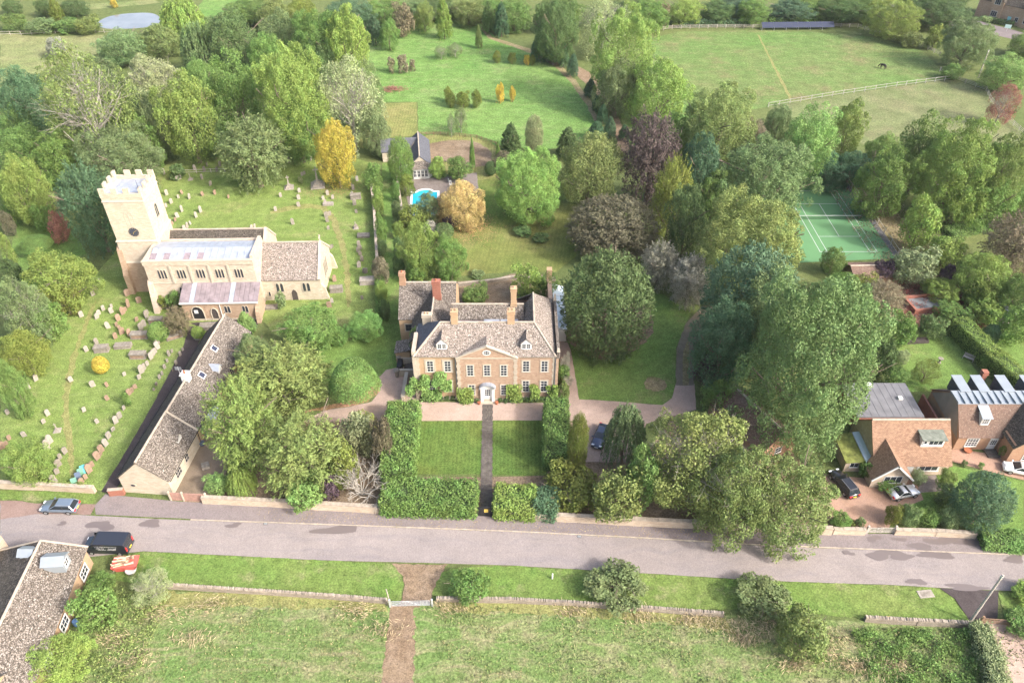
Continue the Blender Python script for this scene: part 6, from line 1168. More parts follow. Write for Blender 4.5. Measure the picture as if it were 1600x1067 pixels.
def crown_lumps(seed, n1=20, n2=11, nl=20000, a=.026, r1=(.26,.42), r2=(.1,.17), spread=.6, asp=.6, low=-.75, rnd=.65, drop=0., shell=.2):
    rng = np.random.default_rng(seed); d = rdir(rng, n1*4); d = d[d[:, 2] > low]; keep = [d[0]]
    for q in d[1:]:
        if len(keep) < n1 and max(np.dot(q, k) for k in keep) < .86: keep.append(q)
    d = np.array(keep); n1 = len(d); c1 = d*(spread*rng.uniform(.75, 1.15, n1))[:, None]; R1 = rng.uniform(*r1, n1); bt1 = rng.random(n1)
    k1 = np.repeat(np.arange(n1), n2); v2 = unit(rng.normal(size=(len(k1), 3))+.8*d[k1]+np.array([0,0,.1])); c2 = c1[k1]+v2*(R1[k1]*rng.uniform(.6, 1.0, len(k1)))[:, None]; R2 = rng.uniform(*r2, len(k1)); bt2 = rng.random(len(k1))
    k = rng.choice(len(k1), nl, p=R2**2/np.sum(R2**2)); v = unit(rng.normal(size=(nl, 3))+.5*v2[k]+.3*d[k1[k]]+np.array([0,0,.1])); P = c2[k]+v*(R2[k]*(.6+.45*rng.random(nl)))[:, None]
    ni = nl//9; P[:ni] = rdir(rng, ni)*(.6*rng.random(ni)**.4)[:, None]; v[:ni] = rdir(rng, ni)
    ns = int(nl*shell); q = rdir(rng, ns); ph = rng.random(4)*6; wb = 1+.07*np.sin(5*q[:, 0]+ph[0])*np.sin(5*q[:, 1]+ph[1])+.05*np.sin(9*q[:, 2]+ph[2]); P[ni:ni+ns] = q*((.64+.13*rng.random(ns))*wb)[:, None]; v[ni:ni+ns] = q
    s = a*rng.uniform(.65, 1.35, nl); tint = .5+.22*(bt1[k1[k]]-.5)+.22*(bt2[k]-.5)+.4*(rng.random(nl)-.5)
    return leaf_mesh('crown', fit(P), v+rnd*rng.normal(size=(nl, 3)), rng.normal(size=(nl, 3))+np.array([0,0,-drop]), s, s*asp, tint)
def crown_sprays(seed, ns=420, per=34, a=.04, ln=.2, asp=.35, up=.35, shape=None, fill=.15):
    rng = np.random.default_rng(seed); d = rdir(rng, ns); d = d[d[:, 2] > -.92]; ns = len(d)
    base = d*(.76+.12*rng.random(ns))[:, None]
    if shape is not None: base = shape(base, rng)
    dr = unit(d+np.array([0,0,up])+.25*rng.normal(size=(ns, 3))); bt = rng.random(ns); L = ln*rng.uniform(.6, 1.4, ns)
    k = np.repeat(np.arange(ns), per); n = len(k); t = rng.random(n); w = (1-t)*.07+.012
    P = base[k]+dr[k]*(t*L[k])[:, None]+rng.normal(size=(n, 3))*w[:, None]
    T = dr[k]+.5*rng.normal(size=(n, 3)); Nn = d[k]+.9*rng.normal(size=(n, 3)); s = a*rng.uniform(.6, 1.4, n)
    tint = .5+.3*(bt[k]-.5)+.4*(rng.random(n)-.5)+.15*(t-.5)
    nf = int(n*fill); q = rdir(rng, nf); Pf = q*(.74*rng.random(nf)**.3)[:, None]
    if shape is not None: Pf = shape(Pf, rng)
    P = np.vstack([P, Pf]); T = np.vstack([T, rng.normal(size=(nf, 3))]); Nn = np.vstack([Nn, q+rng.normal(size=(nf, 3))*.6]); s = np.r_[s, np.full(nf, a*1.6)]; tint = np.r_[tint, rng.random(nf)*.6+.2]
    return leaf_mesh('crown', fit(P), Nn, T, s, s*asp, tint)
def cone_shape(p, rng):
    q = p.copy(); h = (p[:, 2]+1)/2; k = np.clip(1.02-h, .03, 1)**.85; rr = np.maximum(np.hypot(p[:, 0], p[:, 1]), 1e-4)
    f = k/np.maximum(np.sqrt(np.clip(1-p[:, 2]**2, .02, 1)), .14); q[:, 0] *= f; q[:, 1] *= f; return q
def crown_strands(seed, ns=330, per=42, a=.05, asp=.3, spread=.8, stiff=.35):
    rng = np.random.default_rng(seed); d = rdir(rng, ns); d[:, 2] = np.abs(d[:, 2])*.9+.05; d = unit(d)
    st = d*(.72+.28*rng.random(ns))[:, None]*np.array([spread, spread, .95]); bt = rng.random(ns)
    k = np.repeat(np.arange(ns), per); n = len(k); t = rng.random(n); L = rng.uniform(.35, 1.0, ns)
    out = d[k]*np.array([1,1,0])
    P = st[k]+out*(stiff*np.sqrt(t)*.6)[:, None]+np.array([0,0,-1.])*(t**1.3*L[k])[:, None]+rng.normal(size=(n, 3))*.022
    P[:, 2] = np.maximum(P[:, 2], -.98)
    T = np.array([0,0,-1.])+out*.4+.35*rng.normal(size=(n, 3)); Nn = d[k]+.7*rng.normal(size=(n, 3)); s = a*rng.uniform(.6, 1.4, n)
    return leaf_mesh('crown', fit(P), Nn, T, s, s*asp, .5+.5*(bt[k]-.5)+.35*(rng.random(n)-.5))
def crown_clipped(seed, nl=5000, a=.05, bumps=.06, dome=False):
    rng = np.random.default_rng(seed); d = rdir(rng, nl)
    if dome: d[:, 2] = np.abs(d[:, 2]); 
    ph = rng.random((3, 3))*6
    f = 1+bumps*(np.sin(4*d[:, 0]+ph[0, 0])*np.sin(3.5*d[:, 1]+ph[0, 1])+np.sin(5*d[:, 2]+ph[0, 2]))
    P = d*((.93+.08*rng.random(nl))*f)[:, None]; s = a*rng.uniform(.6, 1.4, nl)
    return leaf_mesh('crown', fit(P), d+.6*rng.normal(size=(nl, 3)), rng.normal(size=(nl, 3)), s, s*.6, .5+.5*(rng.random(nl)-.5))
def branch_mesh(seed, depth=4, spread=.55, mat='pale_bark', r0=.03, nst=9, upb=.5, name='branches', base=-.95):
    rng = random.Random(seed); m = MB()
    def go(p, d, L, r, k):
        q = p+d*L; m.tube(p, q, r, r*.62, 4 if k > 1 else 3, False)
        if k == 0: return
        for _ in range(3 if k > 1 else 2):
            nd = (d+Vector((rng.gauss(0, spread), rng.gauss(0, spread), rng.gauss(.06, spread*.7)))).normalized()
            go(q if rng.random() < .6 else p+d*L*rng.uniform(.5, .9), nd, L*rng.uniform(.6, .85), r*.6, k-1)
    for i in range(nst):
        a = 2*math.pi*i/nst+rng.uniform(-.3, .3); e = rng.uniform(.25, 1.1)
        go(Vector((0, 0, base)), Vector((math.cos(a)*e, math.sin(a)*e, upb+rng.uniform(.3, .9))).normalized(), rng.uniform(.45, .62), r0, depth)
    return m.mesh(name, mat)
def trunk_mesh(seed, mat='bark', r0=.07, limbs=7):
    rng = random.Random(seed); m = MB(); p = Vector((0,0,0)); r = r0; pts = [p]
    m.tube((0,0,-.02), (0,0,.06), r0*1.35, r0, 8, False)
    p = Vector((0,0,.06))
    for i in range(4):
        q = p+Vector((rng.gauss(0,.02), rng.gauss(0,.02), .22)); m.tube(p, q, r, r*.84, 8, i == 3); p = q; r *= .84; pts.append(p)
    for i in range(limbs):
        s = pts[1+i % 4]; a = 2*math.pi*i/limbs*1.9+rng.uniform(-.3,.3); rr = r0*.5; d = Vector((math.cos(a)*.34, math.sin(a)*.34, .2)); b = s
        for j in range(3):
            e = b+d*rng.uniform(.7, 1.0); m.tube(b, e, rr, rr*.6, 5, False)
            if j: m.tube(b, b+Vector((d.x*.5+rng.gauss(0,.15), d.y*.5+rng.gauss(0,.15), .22)), rr*.6, rr*.25, 4, False)
            b = e; rr *= .6; d = (d*.8+Vector((rng.gauss(0,.08), rng.gauss(0,.08), .08)))
    return m.mesh('trunk', mat, True)
CROWN = {
 'oak': [crown_lumps(i, 22+i, 12, 27000, .0215, (.26,.42), (.1,.17), .58) for i in (1,2,3,4)],
 'ash': [crown_lumps(i, 34, 11, 26000, .0215, (.2,.36), (.08,.14), .62, drop=.8, rnd=.8) for i in (5,6,7)],
 'airy': [crown_blobs(i, 130, 11000, .024, (.1,.24), .78, .5, rnd=1.1) for i in (6,7)],
 'oakL': [crown_lumps(i, 44, 16, 64000, .0145, (.22,.36), (.065,.125), .62) for i in (31,32)], 'ashL': [crown_lumps(i, 52, 14, 60000, .0145, (.18,.32), (.055,.105), .66, drop=.8, rnd=.8) for i in (33,34)],
 'yew': [crown_sprays(i, 620, 30, .032, .17, .34) for i in (8,9)],
 'feather': [crown_sprays(i, 330, 46, .034, .34, .3, up=-.15) for i in (10,11)],
 'cone': [crown_sprays(i, 300, 34, .055, .2, .35, up=-.1, shape=cone_shape) for i in (12,13)],
 'willow': [crown_strands(14)], 'weep': [crown_strands(15, 420, 40, .04, .28, .85, .55)],
 'shrub': [crown_lumps(i, 11, 7, 4600, .05, (.3,.46), (.14,.24), .52) for i in (16,17,18)],
 'ball': [crown_clipped(19, 5000, .05, .03)], 'dome': [crown_clipped(20, 12000, .026, .05, True)],
 'small': [crown_blobs(i, 16, 900, .12, (.28,.46), .56) for i in (21,22)],
 'twig': [branch_mesh(i) for i in (23,24)],
}
TWIGFINE = [branch_mesh(i, 4, .5, 'pale_bark', .014, 10, .5, 'branches', -.6) for i in (25,26)]
TRUNK = [trunk_mesh(i) for i in (1,2,3)]; TRUNKP = [trunk_mesh(i, 'pale_bark', .055, 9) for i in (4,5)]
LC = dict((k_, tuple(q_*1.85 if k_ in ('sy','mp','dg','bg','g','lg','og','gg','pg','bt') else q_*1.35 if k_ in ('cu','pu','ru','br','tw','wh') else q_ for q_ in v_)) for k_, v_ in dict(dg=(.056,.088,.032), bg=(.052,.094,.05), g=(.078,.128,.035), lg=(.112,.158,.04), og=(.1,.13,.042), gg=(.09,.126,.052), pg=(.138,.164,.082),
          yl=(.46,.38,.07), go=(.46,.365,.15), yg=(.17,.21,.05), pu=(.075,.05,.065), cu=(.11,.105,.068), wb=(.105,.085,.082), mp=(.13,.215,.055), sy=(.08,.114,.044), rd=(.3,.14,.11), wh=(.24,.235,.19), br=(.15,.135,.085), bt=(.1,.165,.05), tw=(.3,.27,.22), ru=(.16,.055,.045)).items())
tree_n = 0
def T(kind, x, y, r, rv, hc, col, label, group=None, cat='tree', name=None, trunk=True, z=0, pale=False, j=.12):
    global tree_n; tree_n += 1; rng = random.Random(tree_n*13)
    nm = name or {'tree': 'tree', 'shrub': 'shrub'}.get(cat, cat.replace(' ', '_'))
    e = empty(nm, (x, y, z), rng.uniform(0, 6.28), label, cat, group)
    c = LC[col]; g0 = rng.uniform(1-j, 1+j); v = [g0*rng.uniform(.95, 1.05) for _ in range(3)]; c = (c[0]*v[0], c[1]*v[1], c[2]*v[2])
    if r > 7.5 and kind in ('oak', 'ash'): kind += 'L'
    me = rng.choice(CROWN[kind])
    link('crown' if kind != 'twig' else 'branches', me, e, (0, 0, hc), 0, (r*rng.uniform(.95,1.06), r*rng.uniform(.95,1.06), rv), c)
    if kind == 'twig': return e
    if trunk:
        k = max(hc, .3); link('trunk', rng.choice(TRUNKP if pale else TRUNK), e, (0, 0, 0), 0, (r, r, k))
        if pale: link('branches', rng.choice(TWIGFINE), e, (0, 0, hc), 0, (r*.9, r*.9, rv*.92))
    return e
def Sb(*a, **k): k.setdefault('cat', 'shrub'); k.setdefault('trunk', False); return T(*a, **k)
G1 = 'trees of the wood west of the church'
T('oak', -113.31,173.18,5.82,8.21,9.20, 'bg', 'dark blue-green broad tree just below the straw-coloured field', G1)
T('airy', -89.19,155.95,9.95,12.92,14.47, 'og', 'tall thin-leaved olive tree with pale bare limbs showing, left of the wood', G1, pale=True)
T('oak', -105.32,155.06,6.13,5.48,6.14, 'g', 'fresh green rounded tree left of the church tower, below the dark one', G1)
T('ash', -82.42,148.92,9.31,6.31,7.07, 'gg', 'grey-green wide tree directly behind the church tower', G1)
T('oak', -95.37,134.43,4.89,6.80,7.61, 'lg', 'yellowish green bushy tree beside the small lawn left of the tower', G1)
T('feather', -77.38,124.61,5.43,8.59,9.62, 'bg', 'dark weeping-leaved tree touching the left side of the tower', G1)
T('ash', -98.32,167.33,6.60,6.18,6.92, 'gg', 'grey-green tree under the thin-leaved olive tree', G1)
T('ash', -88.62,188.45,7.19,7.19,8.05, 'pg', 'pale silvery airy tree between the willow and the chestnuts', G1, pale=True)
T('oak', -71.50,161.42,6.69,9.65,10.81, 'lg', 'light green lumpy tree at the upper left corner of the churchyard', G1)
T('oak', -62.98,169.29,6.92,10.19,11.42, 'g', 'broad green tree in the middle of the wood behind the churchyard', G1)
T('oak', -48.11,162.76,8.78,11.82,13.24, 'lg', 'tall bright green tree behind the yellow tree in the churchyard', G1)
T('airy', -36.64,167.14,7.79,10.19,11.41, 'pg', 'half-bare grey tree with pale twigs between the wood and the meadow', G1, pale=True)
T('ash', -31.22,165.15,3.79,5.33,5.97, 'gg', 'low grey-green tree beside the pale mown strip', G1)
T('feather', -54.68,150.09,7.70,7.37,8.25, 'gg', 'rounded olive-grey tree standing inside the churchyard behind the graves', None)
T('oak', -37.23,149.71,4.59,7.14,8.00, 'yl', 'golden yellow tree in the churchyard beside the memorial', None)
T('oak', -37.75,151.64,2.97,3.97,4.45, 'g', 'small green tree growing inside the golden yellow one', None)
T('oak', -51.47,212.74,9.60,8.43,9.44, 'g', 'large green tree at the top left of the meadow', G1)
T('ash', -43.34,207.98,5.80,9.79,10.96, 'lg', 'lighter green tree overlapping the meadow edge', G1)
T('ash', -65.26,218.75,7.15,7.64,8.56, 'gg', 'grey-olive tree right of the dark rounded one near the top', G1)
T('oak', -75.39,212.04,7.22,8.64,9.68, 'dg', 'dark green dense tree right of the hanging willow', G1)
T('willow', -100.81,242.73,7.51,5.92,6.63, 'lg', 'light yellow-green weeping willow beside the pond', None, cat='willow', name='willow_tree')
T('willow', -85.44,212.57,5.70,6.94,7.77, 'gg', 'grey-olive weeping willow below the pond-side willow', None, cat='willow', name='willow_tree')
T('oak', -112.13,223.16,7.16,4.49,5.02, 'gg', 'rounded grey-green tree below the pond', G1)
T('ash', -103.17,229.32,6.57,4.26,4.77, 'og', 'olive low tree at the pond bank below the willow', G1)
T('shrub', -134.13,229.21,3.01,2.81,3.15, 'wh', 'whitish flowering small tree alone in the straw field', None)
Sb('shrub', -148.96,250.86,5.07,2.11,2.37, 'gg', 'grey-green bush left of the pond behind the fence', 'pond side bushes')
Sb('shrub', -141.48,252.12,4.68,1.94,2.17, 'g', 'green bush in the middle of the pond-side hedge', 'pond side bushes')
Sb('shrub', -134.09,250.30,4.35,2.45,2.74, 'og', 'olive bush touching the left end of the pond', 'pond side bushes')
Sb('shrub', -158.59,252.64,4.28,2.50,2.79, 'g', 'low green bush at the left end of the fence', 'pond side bushes')
T('cone', -149.03,261.76,2.40,3.39,3.80, 'yg', 'yellow-green pointed tree left of the pond', None)
T('oak', -167.72,269.47,3.43,2.28,2.55, 'dg', 'dark tree with a white trunk at the top left corner', None)
T('oak', -155.58,267.02,2.87,2.64,2.96, 'dg', 'dark tree just left of the yellow-green pointed tree', None)
T('oak', -145.55,267.08,5.11,2.54,2.84, 'dg', 'dark tree just right of the yellow-green pointed tree', None)
T('shrub', -136.66,276.74,1.32,1.32,1.48, 'yl', 'tiny yellow tree at the top edge above the pond', None)
Sb('shrub', -88.29,264.97,3.92,1.64,1.84, 'rd', 'reddish bush above the dark dense tree', None)
T('oak', -84.36,258.90,9.83,3.44,3.85, 'g', 'green tree at the top edge beyond the dark dense tree', G1)
T('ash', -74.19,250.14,6.02,4.92,5.51, 'og', 'olive tree at the top edge left of the bright green one', G1)
T('oak', -68.32,256.98,5.65,3.95,4.43, 'yg', 'bright yellow-green tree at the top edge', G1)
G2 = 'trees along the far edge of the meadow'
T('oak', -51.71,253.09,9.13,4.30,4.81, 'bg', 'dark blue-green tree behind the top left corner of the meadow', G2)
T('cone', -41.95,240.63,2.54,3.80,4.26, 'bg', 'small blue-green tree at the meadow corner', G2)
T('ash', -41.34,258.48,8.27,3.55,3.98, 'g', 'green tree right of the dark blue-green one', G2)
T('shrub', -34.22,247.43,3.98,4.63,5.18, 'br', 'brown-tinged rounded tree on the meadow edge', G2)
T('ash', -27.82,252.41,3.54,4.31,4.82, 'og', 'olive tree beside the brown-tinged one', G2)
T('cone', -21.10,245.45,2.56,5.51,6.17, 'lg', 'slender light green young tree on the meadow edge', G2)
T('ash', -29.55,264.79,8.44,2.96,3.31, 'gg', 'grey-green tree at the top edge behind the brown-tinged tree', G2)
T('oak', -14.27,258.86,6.41,3.63,4.07, 'og', 'olive-green tree behind the top of the meadow', G2)
T('cone', -7.35,250.86,2.31,4.47,5.00, 'dg', 'dark pointed conifer at the top of the meadow path', G2)
T('cone', -3.28,247.06,2.28,4.73,5.30, 'bg', 'blue-green conifer beside the dark pointed one', G2)
T('oak', 0.51,253.18,6.59,4.45,4.98, 'g', 'bushy green tree at the top left of the avenue', G2)
T('shrub', -12.65,257.70,1.45,1.45,1.63, 'br', 'small rusty bush at the far end of the meadow', G2)
G3 = 'trees between the meadow and the paddock'
T('oak', 12.22,223.25,7.69,8.69,9.73, 'dg', 'large dark green tree over the row of young conifers', G3)
T('airy', 26.39,228.92,7.87,7.87,8.81, 'pg', 'pale silvery tree behind the tall light green poplars', G3, pale=True)
T('ash', 27.82,192.77,8.31,11.49,12.87, 'lg', 'tall light green poplar left of the paddock', G3)
T('ash', 35.88,181.73,7.21,7.83,8.77, 'lg', 'second light green poplar, lower and nearer than the tall one', G3)
T('ash', 26.13,186.18,5.54,6.90,7.72, 'gg', 'grey-green tree under the tall poplar', G3)
T('oak', 42.94,252.23,7.58,4.53,5.07, 'g', 'green tree at the top edge above the paddock gate', G3)
T('shrub', 49.00,257.82,2.58,3.47,3.88, 'br', 'brown-leaved tree at the paddock corner', G3)
for i, (lab, q) in enumerate((
  ('leftmost of the young conifers at the top of the avenue', (7.82,226.51,2.61,3.63,4.07)), ('second young conifer from the top of the avenue', (11.88,225.59,2.60,3.42,3.83)), ('third young conifer down the avenue', (14.83,221.40,1.65,3.25,3.64)),
  ('fourth young conifer down the avenue', (17.07,214.21,1.70,2.88,3.23)), ('fifth young conifer down the avenue, beside the track', (20.79,199.54,1.78,2.26,2.54)), ('sixth young conifer, smallest of the avenue', (21.66,190.40,1.15,1.89,2.12)),
  ('seventh young conifer down the avenue', (22.54,182.48,1.43,2.34,2.62)), ('eighth young conifer down the avenue', (23.57,174.46,1.61,2.42,2.71)), ('young conifer at the lower left end of the avenue', (20.13,173.38,2.22,2.13,2.38)), ('last young conifer, by itself right of the track', (26.89,173.29,1.46,1.73,1.94)))):
    T('cone', *q, 'bg', lab, 'young conifers of the avenue', cat='conifer', name='young_conifer')
G4 = 'shrubs dotted on the meadow'
for kind, q, c, lab in (('shrub', (-16.78,196.19,1.34,1.91,2.14), 'yg', 'yellow-green bush, uppermost of the clump in mid meadow'), ('shrub', (-15.88,192.48,1.49,1.96,2.20), 'yg', 'yellow-green bush, leftmost of the clump in mid meadow'),
  ('shrub', (-12.54,192.05,1.81,2.19,2.46), 'yg', 'yellow-green bush in the middle of the meadow clump'), ('shrub', (-9.17,192.37,1.57,2.23,2.50), 'yg', 'yellow-green bush, rightmost of the meadow clump'),
  ('shrub', (-3.17,195.03,1.17,2.56,2.87), 'yl', 'golden young tree standing right of the yellow-green clump'), ('shrub', (0.08,196.08,0.92,1.95,2.19), 'yl', 'smaller golden young tree at the right side of the meadow'),
  ('shrub', (-4.37,224.23,1.39,1.70,1.91), 'yg', 'round golden bush high on the meadow, left of three'), ('shrub', (0.09,223.78,1.39,1.60,1.79), 'yg', 'round golden bush high on the meadow, middle one'), ('shrub', (4.26,222.79,1.11,1.42,1.59), 'yl', 'yellow bush by the meadow path'), ('shrub', (5.92,222.79,1.11,1.42,1.59), 'yg', 'yellow-green bush nearest the meadow path'),
  ('cone', (-10.04,236.83,1.16,3.13,3.50), 'og', 'thin young pointed tree at the upper right of the meadow')):
    Sb(kind, *q, c, lab, G4, trunk=True)
for q, lab in (((-34.04,216.42,1.17,2.17,2.43), 'wispy brown sapling, left of three on the meadow'), ((-30.83,216.32,1.62,2.52,2.82), 'wispy brown sapling, middle of three on the meadow'), ((-28.34,217.63,0.91,1.61,1.80), 'wispy brown sapling, right of three on the meadow')):
    Sb('small', *q, 'br', lab, 'wispy meadow saplings')
for q, lab in (((-20.85,227.45,2.07,1.85,2.08), 'faint grey bush lying low on the upper meadow'), ((-16.85,229.74,2.46,1.81,2.03), 'second faint grey bush on the upper meadow'), ((-14.59,174.90,1.08,2.82,3.16), 'thin grey sapling near the circular bed fence'), ((-12.41,177.50,1.86,3.03,3.39), 'wider thin sapling near the circular bed fence')):
    T('airy', *q, 'gg', lab, 'wispy meadow saplings', pale=True)
G5 = 'garden trees behind the manor'
T('yew', -23.97,151.58,2.95,5.00,5.60, 'g', 'dense green egg-shaped conifer beside the pool house', None, cat='conifer', name='egg_shaped_conifer')
T('cone', -8.90,158.11,0.64,3.47,3.89, 'g', 'very slim dark cypress by the circular bed', None, cat='cypress', name='cypress_tree')
T('cone', -3.16,159.52,0.72,2.86,3.20, 'g', 'short slim cypress at the right edge of the circular bed', None, cat='cypress', name='cypress_tree')
T('yew', 5.05,165.02,2.27,4.55,5.10, 'pg', 'pale silvery conifer at the lower meadow edge', G5)
T('cone', -0.29,162.69,2.61,4.07,4.55, 'dg', 'dark conifer left of the pale silvery one', G5)
T('cone', 12.79,163.87,2.56,3.43,3.84, 'dg', 'dark conifer between the silvery conifer and the olive tree', G5)
Sb('shrub', -2.27,156.38,2.27,2.45,2.74, 'cu', 'pinkish brown shrub behind the bright green maple', G5)
T('oak', 2.96,135.31,7.73,6.99,7.83, 'mp', 'vivid light green maple on the back lawn', None)
T('oak', 15.85,141.50,6.40,7.61,8.52, 'og', 'olive-green rounded tree behind the copper beech', G5)
T('feather', 27.75,141.94,6.17,9.54,10.69, 'wb', 'dark purplish weeping beech with drooping twigs', None, cat='weeping beech', name='weeping_beech')
T('feather', 30.16,128.49,3.86,8.26,9.25, 'yg', 'yellow-green feathery tree right of the copper beech', None)
T('yew', 18.91,123.97,8.86,5.03,5.64, 'cu', 'bronze copper beech behind the big yew', None, cat='copper beech', name='copper_beech')
T('feather', 25.97,112.29,3.49,4.65,5.21, 'wh', 'pale grey-white leafed tree, left of the two by the track', 'pale grey trees by the track')
T('feather', 30.45,107.50,3.66,4.67,5.23, 'wh', 'pale grey-white leafed tree, right of the two by the track', 'pale grey trees by the track')
T('yew', 14.90,95.83,7.50,8.72,8.72, 'dg', 'huge dome-shaped dark yew on the lawn right of the manor', None, cat='yew', name='yew_tree')
G6 = 'trees of the belt east of the manor'
T('oak', 45.32,158.83,9.23,8.56,9.59, 'og', 'olive-brown broad tree at the head of the eastern belt', G6)
T('oak', 53.43,162.35,4.33,4.76,5.33, 'br', 'golden-brown tinged tree in the eastern belt', G6)
T('ash', 49.76,137.46,10.46,7.59,8.50, 'gg', 'large grey-green tree left of the tennis court', G6)
T('oak', 62.93,151.37,6.36,8.18,9.17, 'bt', 'bright green tree behind the tennis court', G6)
T('oak', 61.36,168.53,3.56,5.01,5.61, 'gg', 'grey-green tree beside the paddock rail, left of the bright one', G6)
T('ash', 74.23,161.01,4.27,7.01,7.86, 'lg', 'light olive tree at the near edge of the worn paddock', G6)
T('oak', 40.60,110.48,9.62,8.95,10.02, 'og', 'olive tree with yellowing clumps overhanging the tennis court', G6)
T('ash', 37.53,138.75,4.45,8.24,9.23, 'bg', 'dark green tree behind the yellow-green feathery one', G6)
T('yew', 36.52,94.46,7.22,9.20,10.30, 'bg', 'blue-green spreading cedar left of the largest tree', G6)
T('oak', 30.78,86.19,4.93,7.57,8.47, 'bg', 'dark blue-green bushy tree right of the grass track', G6)
T('oak', 39.33,75.67,9.79,13.54,13.81, 'sy', 'largest green sycamore above the clay-tiled cottage', None)
T('oak', 37.48,88.87,6.36,8.92,10.00, 'gg', 'tall grey-green tree merging with the left of the largest sycamore', G6)
T('shrub', 29.66,86.90,2.04,2.83,3.17, 'pu', 'dark purple shrub beside the grass track', None)
Sb('shrub', 30.09,80.85,2.57,2.98,3.33, 'g', 'green bush below the dark purple shrub', None)
T('ash', 23.38,64.32,7.31,6.96,7.80, 'og', 'big grey-olive tree with dead twigs overhanging the road', 'pair of big roadside trees', pale=True)
T('ash', 33.43,59.16,5.60,5.77,6.46, 'og', 'big olive tree with branches down to the road, right of the twiggy one', 'pair of big roadside trees')
T('ash', 27.08,59.74,5.03,7.02,7.86, 'og', 'olive tree between the two big roadside trees', 'pair of big roadside trees', pale=True)
T('willow', 15.18,71.04,3.00,5.05,5.66, 'gg', 'silvery weeping tree beside the dark blue car', None)
T('yew', 8.67,68.97,1.43,5.49,6.14, 'yg', 'slim yellow-green conifer behind the right hedge', None, cat='conifer', name='slim_conifer')
T('shrub', 7.38,65.14,4.20,1.85,2.08, 'yg', 'golden-green rounded bush behind the road wall', None)
T('shrub', 13.35,61.98,3.54,4.29,4.80, 'og', 'olive bush right of the golden-green one behind the road wall', None)
T('shrub', 16.47,62.94,2.41,5.47,6.12, 'bt', 'fresh green bush under the big twiggy tree', None)
G7 = 'trees of the shrubbery west of the front lawn'
T('feather', -33.89,83.32,7.34,4.22,4.73, 'og', 'broad olive feathery tree below the clipped mound', G7)
T('feather', -35.64,70.25,4.61,7.43,8.32, 'og', 'olive feathery tree beside the long stone range', G7)
T('feather', -27.50,67.55,5.83,5.40,6.04, 'og', 'wide olive-green feathery tree behind the road wall', G7)
T('ash', -32.44,97.10,5.08,3.10,3.47, 'g', 'green rounded tree between church and manor', None)
T('oak', -24.15,98.45,3.15,2.25,2.52, 'bt', 'bright green small tree at the end of the grass walk', None)
T('yew', -28.36,96.88,1.72,1.46,1.64, 'g', 'low dark bush left of the bright small tree', None)
T('ash', -39.59,89.33,3.20,3.59,4.02, 'gg', 'grey-green tree right of the end of the stone range', None)
T('shrub', -21.09,73.02,2.64,3.63,4.06, 'pg', 'pale buff bush in the shrubbery', G7)
T('shrub', -20.72,75.53,1.98,2.65,2.97, 'yg', 'bright yellow-green bush at the drive edge', G7)
T('shrub', -17.58,70.99,1.55,4.32,4.83, 'cu', 'brown-purple small tree beside the left hedge', G7)
T('shrub', -22.57,67.44,2.32,3.56,3.98, 'yg', 'yellowing bush in the middle of the shrubbery', G7)
T('twig', -19.99,65.45,3.90,4.26,4.26, 'tw', 'bare white-twigged shrub behind the road wall', None, cat='shrub')
T('shrub', -26.84,64.15,2.74,2.13,2.39, 'bt', 'vivid green bush overhanging the road wall', None)
Sb('small', -23.76,64.50,1.25,2.09,2.34, 'pu', 'dark purple bush beside the vivid green one', None)
Sb('shrub', -39.29,66.16,1.91,1.22,1.36, 'bt', 'bright green leafy bush at the corner of the stone range yard', None)
Sb('willow', -35.82,66.01,2.03,1.84,2.07, 'lg', 'trailing light green climber on the road wall', None)
T('dome', -23.08,82.34,3.75,4.17,4.17, 'g', 'large clipped smooth evergreen mound beside the drive', None, cat='clipped mound', name='clipped_mound', trunk=False)
# pool garden
G8 = 'shrubs of the pool garden'
T('oak', -9.57,133.32,4.53,4.70,5.26, 'go', 'golden autumn tree beside the swimming pool', None)
T('shrub', -13.73,135.31,2.95,2.78,3.11, 'go', 'smaller olive-gold tree left of the golden autumn one', None)
T('shrub', -12.23,132.71,1.53,1.53,1.71, 'pu', 'small purple bush at the foot of the golden tree', None)
Sb('ball', -13.33,129.17,1.94,1.49,1.67, 'dg', 'clipped dark green ball bush on the lawn corner', None)
T('ash', -16.56,134.42,2.55,3.37,3.77, 'gg', 'grey-green tree overhanging the pool', G8)
T('shrub', -19.61,132.30,3.42,2.53,2.83, 'yg', 'yellow-green bush below the pool wall', G8)
T('shrub', -16.01,129.81,2.20,1.47,1.64, 'wh', 'whitish bush between two green ones', G8)
T('ash', -16.61,116.24,4.01,5.33,5.97, 'lg', 'light green rounded tree behind the west wing', G8)
T('ash', -10.96,114.92,3.20,4.53,5.07, 'g', 'green tree right of the light rounded one behind the west wing', G8)
T('shrub', -17.03,114.36,2.30,2.47,2.76, 'g', 'low green bush behind the west wing chimney', G8)
T('shrub', -16.24,153.37,2.24,2.50,2.80, 'lg', 'light green bush right of the pool house', G8)
T('shrub', -11.67,153.10,3.01,2.56,2.86, 'g', 'darker green bush right of the pool house', G8)
Sb('ball', -4.75,155.18,1.35,1.61,1.80, 'dg', 'dark round bush below the circular bed', G8)
Sb('small', 2.02,130.60,2.02,0.71,0.79, 'dg', 'low clipped oval bush on the back lawn, left one', 'pair of low clipped lawn bushes')
Sb('small', 5.56,128.02,1.81,0.63,0.71, 'dg', 'low clipped oval bush on the back lawn, right one', 'pair of low clipped lawn bushes')
Sb('shrub', -6.52,108.02,2.62,1.79,2.01, 'g', 'green bush bed left of the terrace', 'terrace shrubs')
Sb('shrub', -4.97,110.16,0.90,1.39,1.55, 'gg', 'grey-green bush at the terrace edge', 'terrace shrubs')
